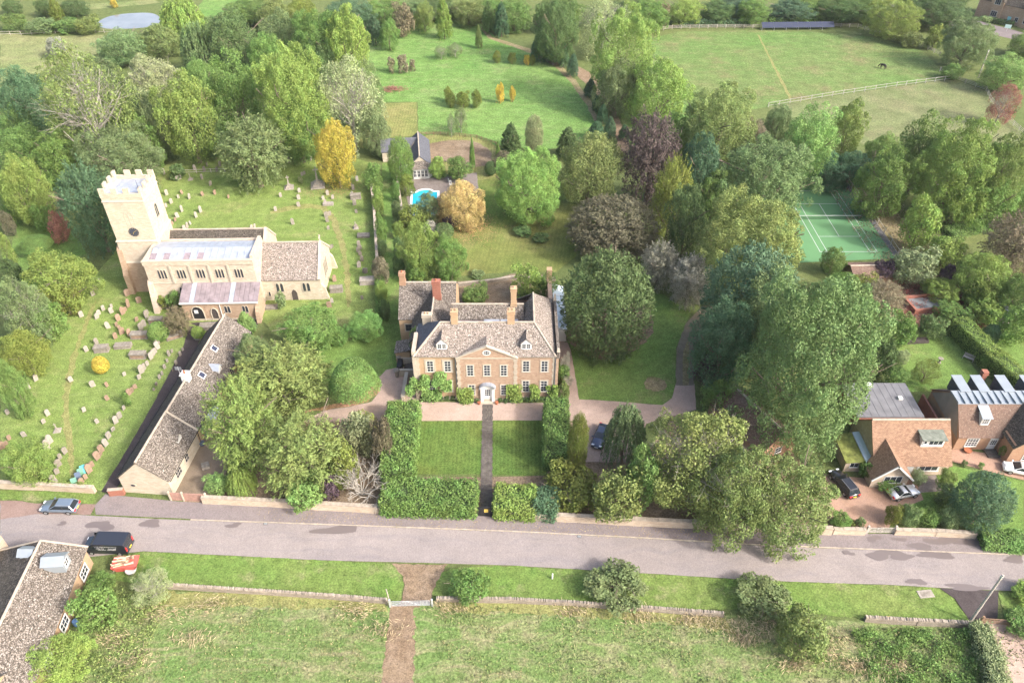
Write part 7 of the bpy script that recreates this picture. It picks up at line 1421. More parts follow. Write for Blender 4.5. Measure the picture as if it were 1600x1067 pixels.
Sb('shrub', 2.51,109.18,3.06,3.06,3.43, 'lg', 'light green bush right of the terrace', 'terrace shrubs')
Sb('shrub', 6.12,108.69,1.89,2.77,3.10, 'g', 'green bush beside the glass house', 'terrace shrubs')
Sb('ball', 2.36,108.49,1.01,0.92,1.03, 'dg', 'small round bush behind the manor roof', 'terrace shrubs')
Sb('small', -6.28,116.18,1.35,0.47,0.53, 'gg', 'grey cushion plant on the terrace wall', 'terrace shrubs')
for i, (q, c, lab) in enumerate((((-23.42,114.10,1.84,2.63,2.94), 'br', 'round beige bush beside the grass walk'), ((-21.35,102.75,1.08,2.14,2.40), 'dg', 'dark round bush beside the grass walk'),
  ((-29.46,147.42,2.31,3.22,3.61), 'g', 'dark bush at the top of the grass walk wall'), ((-27.10,137.87,1.43,3.24,3.63), 'lg', 'bright climber on the churchyard garden wall'), ((-25.17,127.03,1.35,3.12,3.49), 'g', 'green bush halfway along the grass walk'), ((-24.52,122.77,1.09,1.88,2.10), 'gg', 'blue-grey bush along the grass walk'), ((-22.67,107.62,1.16,2.24,2.50), 'lg', 'light green bush below the round beige one'),
  ((-24.32,143.23,1.07,2.36,2.64), 'g', 'green bush by the pool garden wall'), ((-23.15,135.46,1.03,2.37,2.66), 'gg', 'grey-green bush by the pool garden wall'), ((-22.24,129.17,1.25,1.82,2.04), 'lg', 'light border plant along the grass walk'), ((-21.49,122.77,1.21,2.00,2.24), 'gg', 'blue-grey border plant opposite the beige bush'), ((-20.60,116.04,1.28,2.07,2.32), 'dg', 'dark border plant near the west wing'), ((-22.01,146.12,1.69,2.37,2.65), 'yg', 'yellowish bush on the pool wall'))):
    Sb('shrub', *q, c, lab, 'bushes lining the grass walk')
# churchyard bushes
Sb('shrub', -93.10,137.87,2.48,1.99,2.23, 'br', 'russet-brown bush left of the tower', None)
T('shrub', -87.70,127.91,2.22,2.83,3.17, 'rd', 'small red-leaved tree left of the tower', None)
Sb('shrub', -92.05,131.69,2.39,2.85,3.19, 'g', 'green bush beside the red-leaved tree', None)
Sb('dome', -90.20,123.54,3.03,1.89,1.89, 'g', 'low clipped green dome on the small lawn', None)
Sb('shrub', -98.68,130.08,1.38,2.55,2.86, 'cu', 'purplish brown bush at the left edge', None)
T('shrub', -91.53,117.35,1.16,4.32,4.84, 'lg', 'light green tree at the left edge below the purplish bush', None)
Sb('shrub', -88.77,112.28,2.04,2.83,3.17, 'dg', 'dark low bush at the left edge', None)
G9 = 'trees screening the churchyard on the west'
T('ash', -77.20,107.81,6.12,5.01,5.61, 'lg', 'light green spreading tree left of the tower foot', G9)
T('ash', -76.93,96.18,3.94,6.36,7.12, 'gg', 'silvery grey-green tree on the churchyard boundary', G9, pale=True)
T('shrub', -76.03,104.78,2.61,2.46,2.76, 'yg', 'yellow-green bush at the churchyard boundary', G9)
T('shrub', -75.67,97.95,3.38,3.38,3.79, 'g', 'mid green bush below the yellow-green one', G9)
T('oak', -75.15,89.88,3.75,3.75,4.20, 'yg', 'bright yellow-green tree on the churchyard edge', G9)
T('ash', -71.36,80.41,2.11,4.95,5.54, 'g', 'green tree cut by the left edge beside the graves', G9)
T('oak', -64.84,68.59,3.59,2.84,3.18, 'lg', 'round light green tree beside the churchyard front wall', None)
Sb('ball', -64.30,89.78,1.25,1.47,1.65, 'yl', 'golden clipped yew among the graves', None, j=.02)
Sb('feather', -55.16,99.43,2.21,2.52,2.82, 'br', 'brownish olive bush below the church porch', None)
Sb('ball', -58.05,97.82,1.78,1.63,1.82, 'g', 'rounded green bush among the chest tombs', None)
T('cone', -44.21,99.92,1.54,1.93,2.16, 'bt', 'clipped bright green cone in front of the church aisle', None, cat='topiary', name='topiary_cone', trunk=False)
Sb('ball', -48.08,102.16,0.70,0.53,0.60, 'yg', 'small yellow clipped ball by the church wall', None)
Sb('ball', -51.59,97.77,1.05,1.05,1.18, 'lg', 'clipped ball bush in a stone planter by the church path', None, z=.5)
Sb('shrub', -60.15,106.78,1.66,1.50,1.68, 'yg', 'yellow-green bush against the nave wall', 'bushes against the nave wall')
Sb('shrub', -58.07,106.27,1.65,1.96,2.19, 'g', 'green bush against the nave wall beside the aisle', 'bushes against the nave wall')
Sb('small', -39.87,106.41,0.99,1.68,1.88, 'gg', 'thin grey sapling before the chancel door', None)
Sb('small', -73.55,153.61,1.76,1.50,1.68, 'dg', 'small dark bush among the far graves', None)
Sb('small', -46.36,151.77,0.70,0.70,0.78, 'pg', 'small pale ball bush near the memorial', None)
Sb('small', -57.55,82.45,0.62,1.25,1.40, 'g', 'ivy clump at the break in the headstone row', None)
# east gardens and far right
G10 = 'trees on the far side of the tennis court'
T('oak', 84.83,147.01,5.30,8.19,9.17, 'g', 'broad green tree at the near edge of the worn paddock, left one', G10)
T('oak', 86.40,135.79,8.19,10.22,11.45, 'lg', 'large light green tree below the worn paddock', G10)
T('ash', 93.99,134.09,4.95,9.19,10.29, 'og', 'olive tree at the right edge below the paddock', G10)
T('ash', 74.24,137.62,6.17,7.02,7.86, 'g', 'bushy green tree at the far right corner of the tennis court', G10)
T('ash', 72.99,150.70,4.26,3.93,4.40, 'bg', 'dark tree behind the far end of the tennis court', G10)
T('ash', 92.15,135.04,6.31,5.93,6.64, 'g', 'green tree under the large light green one', G10)
T('feather', 90.56,116.87,5.73,5.87,6.58, 'br', 'buff feathery tree at the right edge', None)
T('shrub', 76.65,124.68,3.72,5.33,5.97, 'lg', 'light green pointed tree right of the tennis court', None)
T('shrub', 79.89,119.10,3.41,3.18,3.56, 'lg', 'light green bush below the pointed tree', None)
T('shrub', 71.96,114.36,4.18,3.40,3.81, 'pg', 'pale grey-green bush at the near corner of the court', None)
Sb('shrub', 67.11,114.73,1.96,2.12,2.37, 'pu', 'purple shrub beside the garden shed', 'purple shrubs below the tennis court')
Sb('shrub', 77.59,112.68,1.83,2.27,2.54, 'pu', 'purple shrub right of the russet patch', 'purple shrubs below the tennis court')
T('ash', 81.51,109.45,5.21,4.16,4.66, 'lg', 'light green rounded tree right of the purple shrub', None)
T('ash', 86.08,104.09,4.30,3.94,4.42, 'g', 'green tree at the right edge above the long hedge', None)
T('feather', 63.40,106.01,4.17,2.50,2.80, 'br', 'tawny feathery tree left of the brick pool', None)
Sb('shrub', 62.29,111.35,2.67,1.74,1.95, 'yg', 'yellow-green bush in front of the shed', None)
T('ash', 58.58,116.88,2.62,2.62,2.94, 'g', 'green bush at the near left corner of the court', None)
Sb('shrub', 62.97,96.93,2.59,2.74,3.07, 'g', 'green bush at the top of the cottage garden', 'bushes behind the cottage garden')
Sb('shrub', 69.23,98.66,2.37,1.98,2.22, 'dg', 'dark bush below the brick pool', 'bushes behind the cottage garden')
Sb('shrub', 57.28,88.92,2.06,3.33,3.73, 'dg', 'dark bush between the sycamore and the garden lawn', 'bushes behind the cottage garden')
Sb('shrub', 58.19,85.99,2.04,2.04,2.28, 'g', 'green bush by the flat grey roof', 'bushes behind the cottage garden')
Sb('shrub', 61.60,91.64,1.31,1.39,1.56, 'pg', 'pale flowering bush at the lawn edge', 'bushes behind the cottage garden')
T('airy', 63.68,87.80,2.21,1.98,2.22, 'yg', 'small thin apple tree on the cottage garden lawn', None)
Sb('shrub', 74.94,103.22,3.26,1.33,1.49, 'g', 'green bush right of the brick pool', 'bushes along the upper garden boundary')
Sb('shrub', 80.39,103.49,3.36,1.82,2.03, 'lg', 'light green bush along the upper garden boundary', 'bushes along the upper garden boundary')
Sb('shrub', 81.48,96.97,3.09,3.78,4.24, 'g', 'green bush at the right edge of the upper garden', 'bushes along the upper garden boundary')
T('yew', 78.05,96.91,1.46,1.89,1.89, 'bg', 'small rounded blue-green conifer on the far garden lawn', None, cat='conifer', name='round_conifer')
T('yew', 59.00,61.05,3.37,4.20,4.20, 'bg', 'dark blue-green bushy conifer beside the road hedge', None, cat='conifer', name='bushy_conifer')
G11 = 'shrubs in front of the clay-tiled cottage'
Sb('shrub', 48.54,60.80,1.14,1.80,2.02, 'yg', 'yellow-green bush by the drive gate', G11)
Sb('shrub', 50.54,60.76,1.42,1.73,1.94, 'gg', 'grey-green bush right of the drive gate', G11)
Sb('shrub', 53.05,60.76,1.55,1.20,1.35, 'g', 'green bush in the middle of the front border', G11)
Sb('shrub', 55.41,60.45,1.50,1.58,1.77, 'gg', 'grey-green bush left of the dark conifer', G11)
Sb('shrub', 56.87,64.39,1.67,1.51,1.70, 'gg', 'pale bush beside the paving slabs', G11)
Sb('shrub', 57.81,66.78,1.23,1.67,1.87, 'og', 'olive bush at the cottage corner', G11)
Sb('shrub', 54.55,67.57,1.12,1.12,1.25, 'pg', 'pale rose bush beside the porch', G11)
Sb('shrub', 48.42,68.85,1.47,1.30,1.46, 'g', 'green climber at the cottage corner', G11)
Sb('shrub', 50.44,67.25,2.15,0.75,0.84, 'g', 'green bed of plants under the porch window', G11)
Sb('shrub', 41.81,60.44,1.30,1.12,1.25, 'g', 'green bush behind the road wall left of the drive gate', G11)
Sb('small', 44.43,60.53,0.65,0.65,0.73, 'dg', 'small dark bush by the drive gate post', G11)
Sb('small', 43.37,60.60,0.65,0.46,0.51, 'yg', 'small yellow bush by the drive gate post', G11)
Sb('small', 62.41,70.57,0.40,0.47,0.53, 'dg', 'tiny topiary ball at the left of the house drive', 'topiary balls by the house drive')
Sb('small', 64.55,70.23,0.40,0.47,0.53, 'g', 'tiny topiary ball in the middle of the house drive', 'topiary balls by the house drive')
Sb('small', 68.35,72.28,0.71,0.99,1.11, 'og', 'small bush at the corner of the brick gable', None)
# top right
G12 = 'trees along the lane at the top right'
T('oak', 55.97,259.46,6.22,3.56,3.99, 'lg', 'light green tree left of the solar panels', G12)
T('oak', 67.66,262.79,7.87,2.94,3.30, 'dg', 'dark tree behind the solar panels, left one', G12)
T('oak', 77.64,259.12,5.59,3.65,4.09, 'g', 'green tree above the left end of the solar panels', G12)
T('oak', 92.51,263.47,8.41,2.94,3.30, 'bg', 'dark blue-green tree above the solar panels', G12)
T('oak', 107.62,261.82,9.40,3.29,3.69, 'dg', 'dark green tree above the right end of the solar panels', G12)
T('ash', 117.65,245.73,8.69,5.43,6.09, 'lg', 'light olive tree at the bend of the lane', G12)
T('oak', 135.41,258.22,12.87,4.51,5.05, 'dg', 'dark tree beside the stone cottages', G12)
T('shrub', 127.47,236.01,3.37,3.37,3.77, 'yg', 'yellow-green small tree beside the paddock rail', G12)
T('oak', 129.15,221.01,7.96,6.58,7.37, 'gg', 'grey-green rounded tree in front of the stone cottages', G12)
T('oak', 131.94,203.22,6.40,4.39,4.92, 'bt', 'bright green tree at the right edge of the paddock', G12)
T('oak', 151.46,228.57,6.10,3.50,3.92, 'g', 'green tree at the right edge below the stone cottages', G12)
T('airy', 120.61,182.14,3.77,4.81,5.39, 'rd', 'coral-red tree beside the worn paddock rail', None, pale=True)
Sb('shrub', 122.52,211.92,3.38,1.96,2.19, 'g', 'green bush at the paddock gate', G12)
Sb('shrub', 121.44,238.98,4.39,2.07,2.32, 'og', 'olive bush by the paddock rail', G12)
Sb('small', 127.85,188.62,1.63,0.97,1.09, 'gg', 'grey bush in the garden beside the coral-red tree', G12)
# foreground
G13 = 'bushes on the roadside verge'
T('shrub', 12.10,50.98,3.83,1.34,1.50, 'gg', 'large grey-green bush on the verge, middle of three', G13)
T('shrub', -4.88,50.83,2.48,1.38,1.54, 'g', 'green bush beside the field gateway', G13)
T('shrub', 29.08,49.33,3.41,1.19,1.34, 'gg', 'grey-green bush on the verge, right one', G13)
T('shrub', 31.94,43.87,3.24,2.91,3.26, 'og', 'olive bush in the long grass below the verge', None)
T('shrub', -48.77,51.24,1.96,1.04,1.16, 'g', 'rounded green bush against the lower left house', None)
T('shrub', -47.04,47.20,2.52,2.52,2.82, 'g', 'dark green bush below the rounded one at the lower left house', None)
T('ash', -48.66,41.40,3.56,2.16,2.42, 'lg', 'light green bush at the bottom left corner', None)
T('airy', -41.89,50.39,2.34,2.06,2.30, 'pg', 'thin leaning birch sapling at the verge corner', None, pale=True)
Sb('shrub', 58.51,46.70,2.54,0.89,1.00, 'g', 'green bush at the gravel drive entrance', None)
Sb('shrub', 60.81,50.17,2.17,0.76,0.85, 'lg', 'light bush at the right edge of the verge', None)

# further trees that close the canopy
for kind, q, c, lab, g_ in (
  ('ash', (-95.97,150.43,5.45,5.84,6.54), 'g', 'mid green tree in the wood right of the fresh green one', G1), ('oak', (-86.72,163.63,4.62,5.95,6.66), 'dg', 'dark tree in the gap left of the light green lumpy one', G1), ('ash', (-79.66,163.20,4.31,7.14,8.00), 'gg', 'grey-green tree behind the light green lumpy one', G1),
  ('oak', (-64.74,204.87,5.96,6.91,7.74), 'g', 'green tree in the wood below the bright yellow-green one', G1), ('oak', (-50.07,182.00,5.05,7.66,8.58), 'lg', 'fresh green tree left of the half-bare grey one', G1), ('ash', (-34.87,179.99,4.39,7.67,8.59), 'gg', 'grey-green tree behind the half-bare grey one', G1),
  ('ash', (-102.42,188.36,5.60,6.49,7.27), 'gg', 'grey-green tree right of the thin-leaved olive tree', G1), ('oak', (-115.04,170.58,4.64,4.89,5.48), 'g', 'green tree under the dark blue-green one at the left', G1), ('oak', (-50.92,207.58,6.04,6.04,6.77), 'dg', 'dark tree at the heart of the wood beside the meadow', G1), ('oak', (-79.08,192.44,4.89,5.80,6.50), 'g', 'green tree below the grey-olive willow', G1),
  ('ash', (-81.90,158.43,4.94,5.93,6.64), 'g', 'green tree right of the tower top', G1), ('oak', (-98.64,136.02,3.84,3.84,4.30), 'g', 'green tree above the purplish bush at the left edge', G1), ('ash', (-106.10,182.75,3.93,5.24,5.87), 'og', 'olive tree half hidden by the thin-leaved one', G1), ('oak', (-68.39,163.36,3.75,6.06,6.79), 'dg', 'dark tree left of the rounded churchyard tree', G1),
  ('oak', (-47.68,161.60,4.98,7.45,8.34), 'g', 'green tree directly left of the yellow churchyard tree', G1), ('ash', (-36.84,235.36,3.35,4.39,4.92), 'g', 'small green tree on the meadow corner', G2), ('oak', (-25.28,264.13,8.43,2.95,3.30), 'dg', 'dark tree beyond the slender young tree', G2), ('oak', (-7.41,265.48,7.41,2.59,2.91), 'g', 'green tree beyond the pointed conifers', G2),
  ('oak', (17.15,251.70,9.08,4.50,5.04), 'g', 'green tree at the top edge behind the dark avenue tree', G3), ('ash', (36.01,162.17,4.32,5.18,5.80), 'g', 'green tree between the weeping beech and the poplars', G6), ('oak', (31.52,120.23,3.76,7.73,8.66), 'dg', 'dark tree behind the pale grey pair', G6), ('ash', (55.25,147.62,4.72,5.13,5.74), 'dg', 'dark tree left of the bright green one by the court', G6),
  ('ash', (67.32,151.18,5.87,3.37,3.77), 'bg', 'dark hedge tree closing the far end of the court', G10), ('oak', (101.69,134.69,5.08,4.07,4.56), 'g', 'green tree at the right edge above the bright hedge', G10), ('ash', (82.08,108.93,3.91,2.30,2.58), 'g', 'green tree above the far garden lawn', None), ('ash', (75.20,109.41,3.37,1.87,2.10), 'lg', 'light green tree above the brick pool', None), ('ash', (57.43,109.13,2.79,2.79,3.12), 'g', 'green tree left of the garden shed', None),
  ('oak', (40.71,261.49,9.39,3.29,3.68), 'dg', 'dark tree at the top edge above the poplars', G3), ('oak', (74.17,266.13,8.48,2.97,3.32), 'bg', 'blue-green tree at the top edge over the paddock', G12), ('oak', (116.79,264.11,9.47,3.31,3.71), 'g', 'green tree at the top edge beside the lane', G12), ('oak', (140.15,266.80,8.49,2.97,3.33), 'bg', 'blue-green tree at the top edge near the cottages', G12), ('oak', (98.66,268.16,8.00,2.80,3.14), 'g', 'green tree at the top edge beyond the solar panels', G12),
  ('ash', (40.32,135.64,4.13,5.32,5.96), 'g', 'green tree between the feathery yellow-green one and the belt', G6), ('oak', (81.73,156.39,4.23,4.23,4.73), 'g', 'green tree at the near side of the worn paddock', G10), ('oak', (109.94,150.97,5.50,4.27,4.78), 'lg', 'light green tree at the right edge of the worn paddock', G10), ('ash', (56.72,100.68,3.81,3.26,3.65), 'g', 'green bushy tree right of the sycamore top', None)):
    T(kind, *q, c, lab, g_)

def hedge(flat, w_, h, col, label, z=0, a=.1, per=95, cat='hedge', rough=.1, name='hedge'):
    pts = [Vector((flat[i], flat[i+1], 0)) for i in range(0, len(flat), 2)]; P = []; Nn = []
    seed = int(abs(flat[0]*100)) % 9999; rng = np.random.default_rng(seed)
    tot = sum((b-a_).length for a_, b in zip(pts, pts[1:]))
    for ii, (p, q) in enumerate(zip(pts, pts[1:])):
        d = q-p; L = d.length; d = d/L; n = Vector((-d.y, d.x, 0)); s0 = 0 if ii == 0 else -w_*.25; s1 = L+(w_*.25 if ii < len(pts)-2 else 0)
        Le = s1-s0; faces = ((Le*w_, 't'), (Le*h, 'l'), (Le*h, 'r'), (w_*h, 'a'), (w_*h, 'b'))
        for A, f in faces:
            k = int(A*per); u = rng.random(k); v = rng.random(k); jj = rng.normal(size=k)*rough
            if f == 't': s, t, zz, nn = s0+u*Le, (v-.5)*w_, h+jj, (0,0,1)
            elif f == 'l': s, t, zz, nn = s0+u*Le, np.full(k, w_/2)+jj, v*h, (n.x,n.y,.2)
            elif f == 'r': s, t, zz, nn = s0+u*Le, np.full(k, -w_/2)+jj, v*h, (-n.x,-n.y,.2)
            elif f == 'a': s, t, zz, nn = np.full(k, s0)+jj, (u-.5)*w_, v*h, (-d.x,-d.y,.2)
            else: s, t, zz, nn = np.full(k, s1)+jj, (u-.5)*w_, v*h, (d.x,d.y,.2)
            x = p.x+d.x*s+n.x*t; y = p.y+d.y*s+n.y*t
            wob = .22*np.sin(x*1.3+seed)*np.sin(y*1.1)+.12*np.sin(x*3.1+y*2.7); zz = zz+np.where(zz > .6*h, wob, 0)*min(1, h/2.5)
            P.append(np.stack([x, y, zz], 1)); Nn.append(np.tile(np.array(nn, float), (k, 1)))
    P = np.vstack(P); Nn = np.vstack(Nn); k = len(P); o = P.mean(0); o[2] = 0; P = P-o; s = a*rng.uniform(.6, 1.4, k)
    me = leaf_mesh('foliage', P, Nn+.75*rng.normal(size=(k, 3)), rng.normal(size=(k, 3)), s, s*.6, .5+.55*(rng.random(k)-.5))
    e = empty(name, (o[0], o[1], z), 0, label, cat); link('foliage', me, e, color=LC[col])
    m = MB(); o = Vector(o)
    for p, q in zip(pts, pts[1:]):
        d = (q-p).normalized(); n = Vector((-d.y, d.x, 0))*(w_/2-.22); A = [p-o-n, q-o-n, q-o+n, p-o+n]
        m.add(A+[v+Vector((0,0,h-.25)) for v in A], [(4,5,6,7),(0,1,5,4),(1,2,6,5),(2,3,7,6),(3,0,4,7)])
    m.build('stems', 'hedge_core', e)
    return e
plain('hedge_core', (.05,.075,.03), 1, var=.4, scale=5)
hedge((-15.72,80.23, -15.40,67.51), 4.4, 3.2, 'g', 'tall leafy hedge along the left side of the front lawn', a=.13, rough=.16)
hedge((-16.88,64.17, -4.63,63.75), 4.4, 2.7, 'g', 'wide leafy hedge behind the road wall, left of the front gate', a=.13, rough=.16)
hedge((6.45,80.49, 5.98,69.76), 3.2, 3.6, 'g', 'tall leafy hedge along the right side of the front lawn', a=.13, rough=.16)
hedge((-2.18,63.44, 3.01,63.12), 4.0, 2.6, 'lg', 'yellowish hedge behind the road wall, right of the front gate', a=.13, rough=.16)
hedge((3.02,63.33, 5.84,62.71), 3.6, 2.6, 'bg', 'dark green hedge end beside the golden-green bush', a=.13, rough=.16)
hedge((73.94,99.72, 75.62,90.88, 78.68,78.65), 2.6, 3.2, 'lg', 'long clipped hedge between the two cottage gardens', rough=.12)
hedge((58.70,57.95, 62.53,57.57, 67.14,57.19), 2.6, 1.6, 'bt', 'low clipped hedge along the road at the right edge', rough=.1)
hedge((52.80,46.09, 52.27,41.94, 50.96,37.07), 2.0, 1.8, 'pg', 'pale flowering hedge beside the gravel drive', rough=.25)
hedge((54.06,257.11, 77.24,258.40), 2.2, 1.8, 'bg', 'dark hedge along the lane above the paddock', a=.2, per=20)
hedge((83.83,259.69, 111.96,262.31), 2.2, 1.8, 'g', 'hedge behind the solar panels', a=.2, per=20)
hedge((155.58,262.97, 162.60,257.11), 1.8, 1.4, 'dg', 'clipped hedge in front of the stone cottages', a=.2, per=20)
hedge((86.14,130.21, 98.16,134.08, 106.82,135.82), 3.0, 1.2, 'bt', 'low bright green hedge right of the tennis court', rough=.25)
hedge((-24.02,114.49, -22.31,103.18), 1.3, 1.6, 'g', 'narrow hedge between churchyard and grass walk', rough=.15)
hedge((-67.33,67.18, -55.92,66.31), .5, 1.15, 'lg', 'ivy growing along the churchyard front wall', a=.09, per=60, cat='ivy', name='wall_ivy')
# row of clipped box balls along the front of the manor
for k, (x0, y0, x1, y1, n, where) in enumerate(((-13.56,83.68, -8.92,83.75, 6, 'left wing'), (-7.72,83.13, -5.31,83.20, 4, 'left of the door'), (-1.74,83.13, 0.58,83.13, 4, 'right of the door'), (1.45,83.34, 6.00,83.48, 7, 'right wing'))):
    for i in range(n):
        t = i/(n-1)
        Sb('small', x0+(x1-x0)*t, y0+(y1-y0)*t, .42, .38, .38, 'dg', 'small clipped box ball under the manor '+where+', %s from the left' % ORD[i], 'box balls along the manor front', cat='box ball', name='box_ball')
# ivy and climbers on the manor
def climber(x0, x1, z0, z1, y, label, col='bt', n=1800, parent=None, bulge=.5):
    rng = np.random.default_rng(int(x0*100)+5000); nb = 16; bx = rng.uniform(x0, x1, nb); bz = rng.uniform(z0, z1, nb); br_ = rng.uniform(.35, .8, nb)*min(1.0, (x1-x0)/2.2)
    k = rng.integers(0, nb, n); an = rng.random(n)*6.28; rr = np.sqrt(rng.random(n))*br_[k]*1.25
    P = np.stack([np.clip(bx[k]+rr*np.cos(an), x0-.2, x1+.2), y-np.abs(rng.normal(size=n))*bulge*.6-.03, np.clip(bz[k]+rr*np.sin(an)*1.2, .02, z1+.35)], 1)
    c = np.array([(x0+x1)/2, y, 0]); P = P-c
    me = leaf_mesh('leaves', P, np.array([.1,-1,.35])+.6*rng.normal(size=(n, 3)), rng.normal(size=(n, 3)), .13*rng.uniform(.6,1.4,n), .085, rng.random(n))
    e = empty('climber', tuple(c), 0, label, 'climber', 'climbers on the manor front'); link('leaves', me, e, color=LC[col])
    m = MB(); 
    for i in range(5): xx = (x0-x1)/2+(x1-x0)*(i+.5)/5; m.tube((xx*.3,-.05,0), (xx*.8,-.05,z1*.45), .04, .03, 5); m.tube((xx*.8,-.05,z1*.45), (xx,-.05,z1*.85), .03, .015, 5)
    m.build('stems', 'bark', e)
climber(-15.6, -9.2, 1.0, 5.4, 83.75, 'large green creeper covering the lower left of the manor front', 'bt', 5200, bulge=.8)
climber(-8.0, -6.0, .3, 2.6, 83.25, 'green climber left of the front door', 'lg')
climber(-.6, 1.3, .2, 3.1, 83.45, 'green climber right of the centre bay', 'lg')
climber(2.75, 4.0, .2, 3.0, 83.75, 'green climber between the two lower right windows', 'lg')
climber(5.3, 6.6, .2, 2.9, 83.75, 'green climber at the right corner of the manor', 'lg')
for q, c, lab in (((8.07,88.23,0.98,2.41,2.70), 'wh', 'white flowering bush at the manor right side, upper one'), ((8.03,86.97,1.17,1.83,2.05), 'g', 'green bush at the manor right side'), ((8.43,86.52,0.98,1.07,1.20), 'wh', 'white flowering bush at the manor right side, lower one'), ((7.80,83.54,1.01,1.73,1.94), 'og', 'olive bush at the manor front right corner'), ((8.27,84.33,0.53,0.94,1.05), 'pu', 'small purple bush by the manor corner')):
    Sb('shrub', *q, c, lab, 'bushes beside the manor')
Sb('shrub', -14.75,93.08,1.41,3.20,3.58, 'bt', 'green climber at the manor left corner', None)

# ---------------- long grass in the near field
def tufts():
    rng = np.random.default_rng(3); n = 70000
    y = 34+rng.random(n)*17; x = -50+rng.random(n)*112
    yt = np.interp(x, [-44,-30,-12,-5,8,20,40,52], [49.5,50.0,49.2,49.2,48.4,47.4,46.6,46.0]); keep = (y < yt) & ~((x > -14.2) & (x < -8.6))
    x, y = x[keep], y[keep]; n = len(x)
    patch = np.sin(x*.5+1.3*np.sin(y*.7))*np.sin(y*.9+.8*np.sin(x*.33)); keep = rng.random(n) < np.clip(.3+.4*patch, .05, .8)
    x, y = x[keep], y[keep]; n = len(x); edge = np.clip(1-(np.interp(x, [-44,-30,-12,-5,8,20,40,52], [49.5,50.0,49.2,49.2,48.4,47.4,46.6,46.0])-y)/2.2, 0, 1)
    h = rng.uniform(.12,.32,n)*(1+.5*edge); wv = np.stack([rng.normal(size=n)*.8+.3, rng.normal(size=n)*.5, np.full(n, .9)], 1); T_ = unit(wv)
    P = np.stack([x, y, h*.45], 1); Nn = rng.normal(size=(n, 3))*np.array([1,1,.5])
    return P, Nn, T_, h*.6, rng.uniform(.03,.075,n), rng.random(n)
def grassblade_mat():
    m, t, b = _nodes('blade'); b.inputs['Roughness'].default_value = .8; b.inputs['Specular IOR Level'].default_value = .1
    v = coord(t, 'pos'); at = N(t, 'ShaderNodeAttribute', attribute_name='tint')
    c = mixc(t, ramp(t, noise(t, v, .4, 4), .4, .62), (.11,.18,.05), (.2,.2,.09)); c = mixc(t, ramp(t, at.outputs['Fac'], .7, .98), c, (.3,.26,.14))
    t.links.new(c, b.inputs['Base Color'])
grassblade_mat()
P, Nn, T_, a_, b_, ti = tufts()
o = link('long_grass', leaf_mesh('long_grass', P, Nn, T_, a_, b_, ti, 'blade')); tag(o, 'long mixed green and straw grass of the near field', 'grass', None, 'stuff')

def weeds(name, n, xs, ys, hr, col, label, a=.12, seed=5, mat='leaf'):
    rng = np.random.default_rng(seed); x = rng.uniform(*xs, n); y = rng.uniform(*ys, n); d = np.sin(x*1.1+seed)*np.sin(y*1.7+.6*seed)+.6*np.sin(x*2.9)*np.sin(y*2.3)
    k = rng.random(n) < np.clip(.5+.5*d, .1, 1); x, y, d = x[k], y[k], d[k]; n = len(x); z = rng.random(n)*hr*(.5+.5*np.clip(.5+d, 0, 1.3)); c = np.array([np.mean(xs), np.mean(ys), 0])
    s = a*rng.uniform(.6, 1.4, n); me = leaf_mesh(name, np.stack([x, y, z], 1)-c, np.array([0,0,1.])+.9*rng.normal(size=(n, 3)), rng.normal(size=(n, 3)), s, s*.5, rng.random(n))
    o = link(name, me, None, tuple(c), color=LC[col]); tag(o, label, 'weeds', None, 'stuff')
weeds('nettle_bed', 26000, (38.5,53.5), (37.5,46.2), .75, 'g', 'bed of nettles and weeds in the lower right corner of the field')
weeds('weed_margin', 12000, (-48.5,-40.5), (37,52), .8, 'og', 'weedy margin between the lower left house and the field', seed=8)
weeds('russet_undergrowth', 14000, (66,80), (100.5,114), .9, 'ru', 'dark russet undergrowth around the brick pool', seed=9)
weeds('bank_grass', 9000, (68,82), (118,150), .7, 'br', 'tawny long grass on the bank right of the tennis court', .16, seed=11)
def straw_clumps():
    rng = np.random.default_rng(21); cs = [(27.67,46.09), (25.95,44.93), (34.73,43.04), (37.19,41.94), (39.73,41.22), (29.43,47.28), (23.47,46.88), (36.04,44.93), (42.10,41.94), (-36.04,44.93), (-40.38,48.09), (-35.20,49.32), (-7.46,48.90), (7.44,48.49), (14.77,47.68), (-17.85,48.49), (-14.56,46.09), (-44.69,44.93), (-41.32,42.67), (30.87,41.94), (20.63,47.44)]
    P = []; T_ = []
    for x, y in cs:
        n = 260; an = rng.uniform(0, 6.28); sp = rng.uniform(.7, 1.3); dx = rng.normal(size=n)*sp*1.3; dy = rng.normal(size=n)*sp*.6
        P.append(np.stack([x+dx, y+dy, rng.random(n)*.5], 1)); T_.append(np.array([math.cos(an)*.8, math.sin(an)*.8, .7])+.35*rng.normal(size=(n, 3)))
    P = np.vstack(P); T_ = np.vstack(T_); n = len(P); c = np.array([0, 44, 0.])
    o = link('straw_clumps', leaf_mesh('straw_clumps', P-c, rng.normal(size=(n, 3)), T_, rng.uniform(.22, .5, n), .03, rng.random(n)), None, tuple(c), color=(.42,.35,.22)); tag(o, 'tufts of dead straw-coloured grass along the field edge', 'grass', None, 'stuff')
straw_clumps()

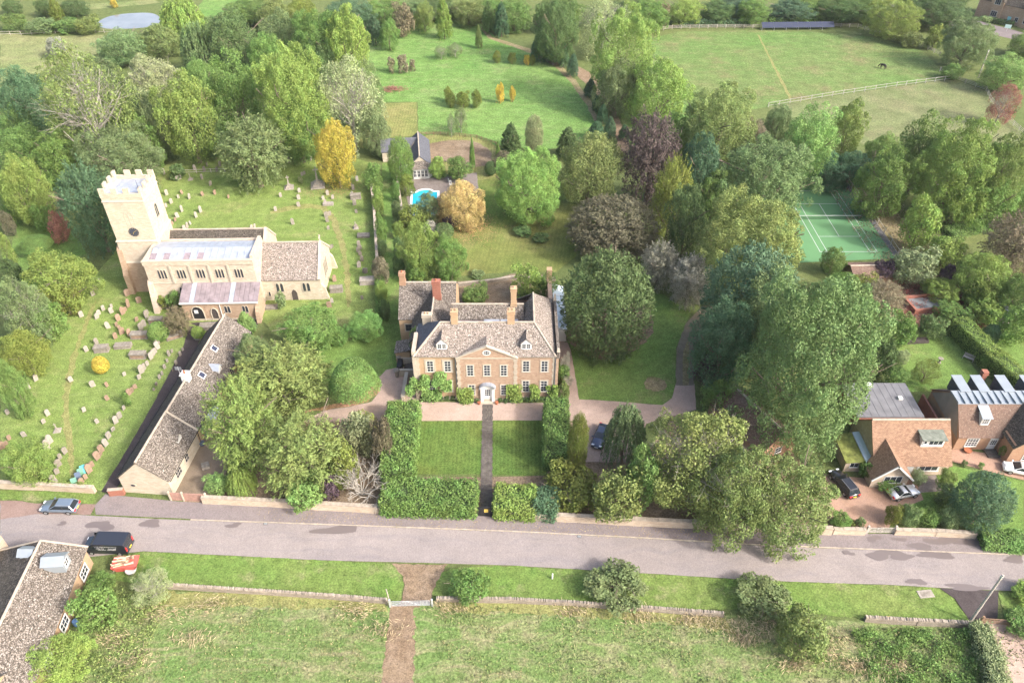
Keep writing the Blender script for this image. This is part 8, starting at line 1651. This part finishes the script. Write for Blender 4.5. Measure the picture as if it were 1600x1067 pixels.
rng = np.random.default_rng(77); n = 3200; c_ = np.array([-8.37,133.59, 0.]); P = np.stack([rng.normal(size=n)*2.6, rng.normal(size=n)*2.6, .04+rng.random(n)*.03], 1)
o = link('fallen_leaves', leaf_mesh('fallen_leaves', P, np.array([0,0,1.])+.25*rng.normal(size=(n, 3)), rng.normal(size=(n, 3)), rng.uniform(.05,.13,n), .05, rng.random(n)), None, tuple(c_), color=(.42,.24,.13)); tag(o, 'fallen orange leaves on the lawn below the golden tree', 'fallen leaves', None, 'stuff')
n = 1500; c_ = np.array([-38.13,148.90, 0.]); P = np.stack([rng.normal(size=n)*3.4, rng.normal(size=n)*2.0, .04+rng.random(n)*.03], 1)
o = link('fallen_leaves', leaf_mesh('fallen_leaves', P, np.array([0,0,1.])+.25*rng.normal(size=(n, 3)), rng.normal(size=(n, 3)), rng.uniform(.05,.13,n), .05, rng.random(n)), None, tuple(c_), color=(.3,.17,.1)); tag(o, 'brown fallen leaves under the yellow churchyard tree', 'fallen leaves', None, 'stuff')
n = 900; P = np.stack([rng.uniform(-30,32,n), rng.uniform(-2.0,.2,n), .075+rng.random(n)*.01], 1); P[:, 1] += -.055*P[:, 0]
c_ = np.array([-3.31,61.49, 0.]); o = link('pavement_leaves', leaf_mesh('pavement_leaves', P, np.array([0,0,1.])+.15*rng.normal(size=(n, 3)), rng.normal(size=(n, 3)), rng.uniform(.04,.09,n), .04, rng.random(n)), None, tuple(c_), color=(.32,.24,.1)); tag(o, 'scattered yellow leaves on the pavement', 'fallen leaves', None, 'stuff')


# ================================================================ summer haze in the air
hz = bpy.data.materials.new('haze'); hz.use_nodes = True; t = hz.node_tree; t.nodes.clear()
pv = t.nodes.new('ShaderNodeVolumePrincipled'); pv.inputs['Color'].default_value = (.93,.95,1,1); pv.inputs['Density'].default_value = .00007; pv.inputs['Anisotropy'].default_value = .2
om = t.nodes.new('ShaderNodeOutputMaterial'); t.links.new(pv.outputs[0], om.inputs['Volume'])
hb = MB().box(-420,-60,-1,420,520,90); m_ = bpy.data.meshes.new('haze'); m_.from_pydata(hb.V, [], hb.F); m_.update(); m_.materials.append(hz)
o = link('haze', m_); tag(o, 'thin pale summer haze in the air over the village', 'haze', None, 'stuff')
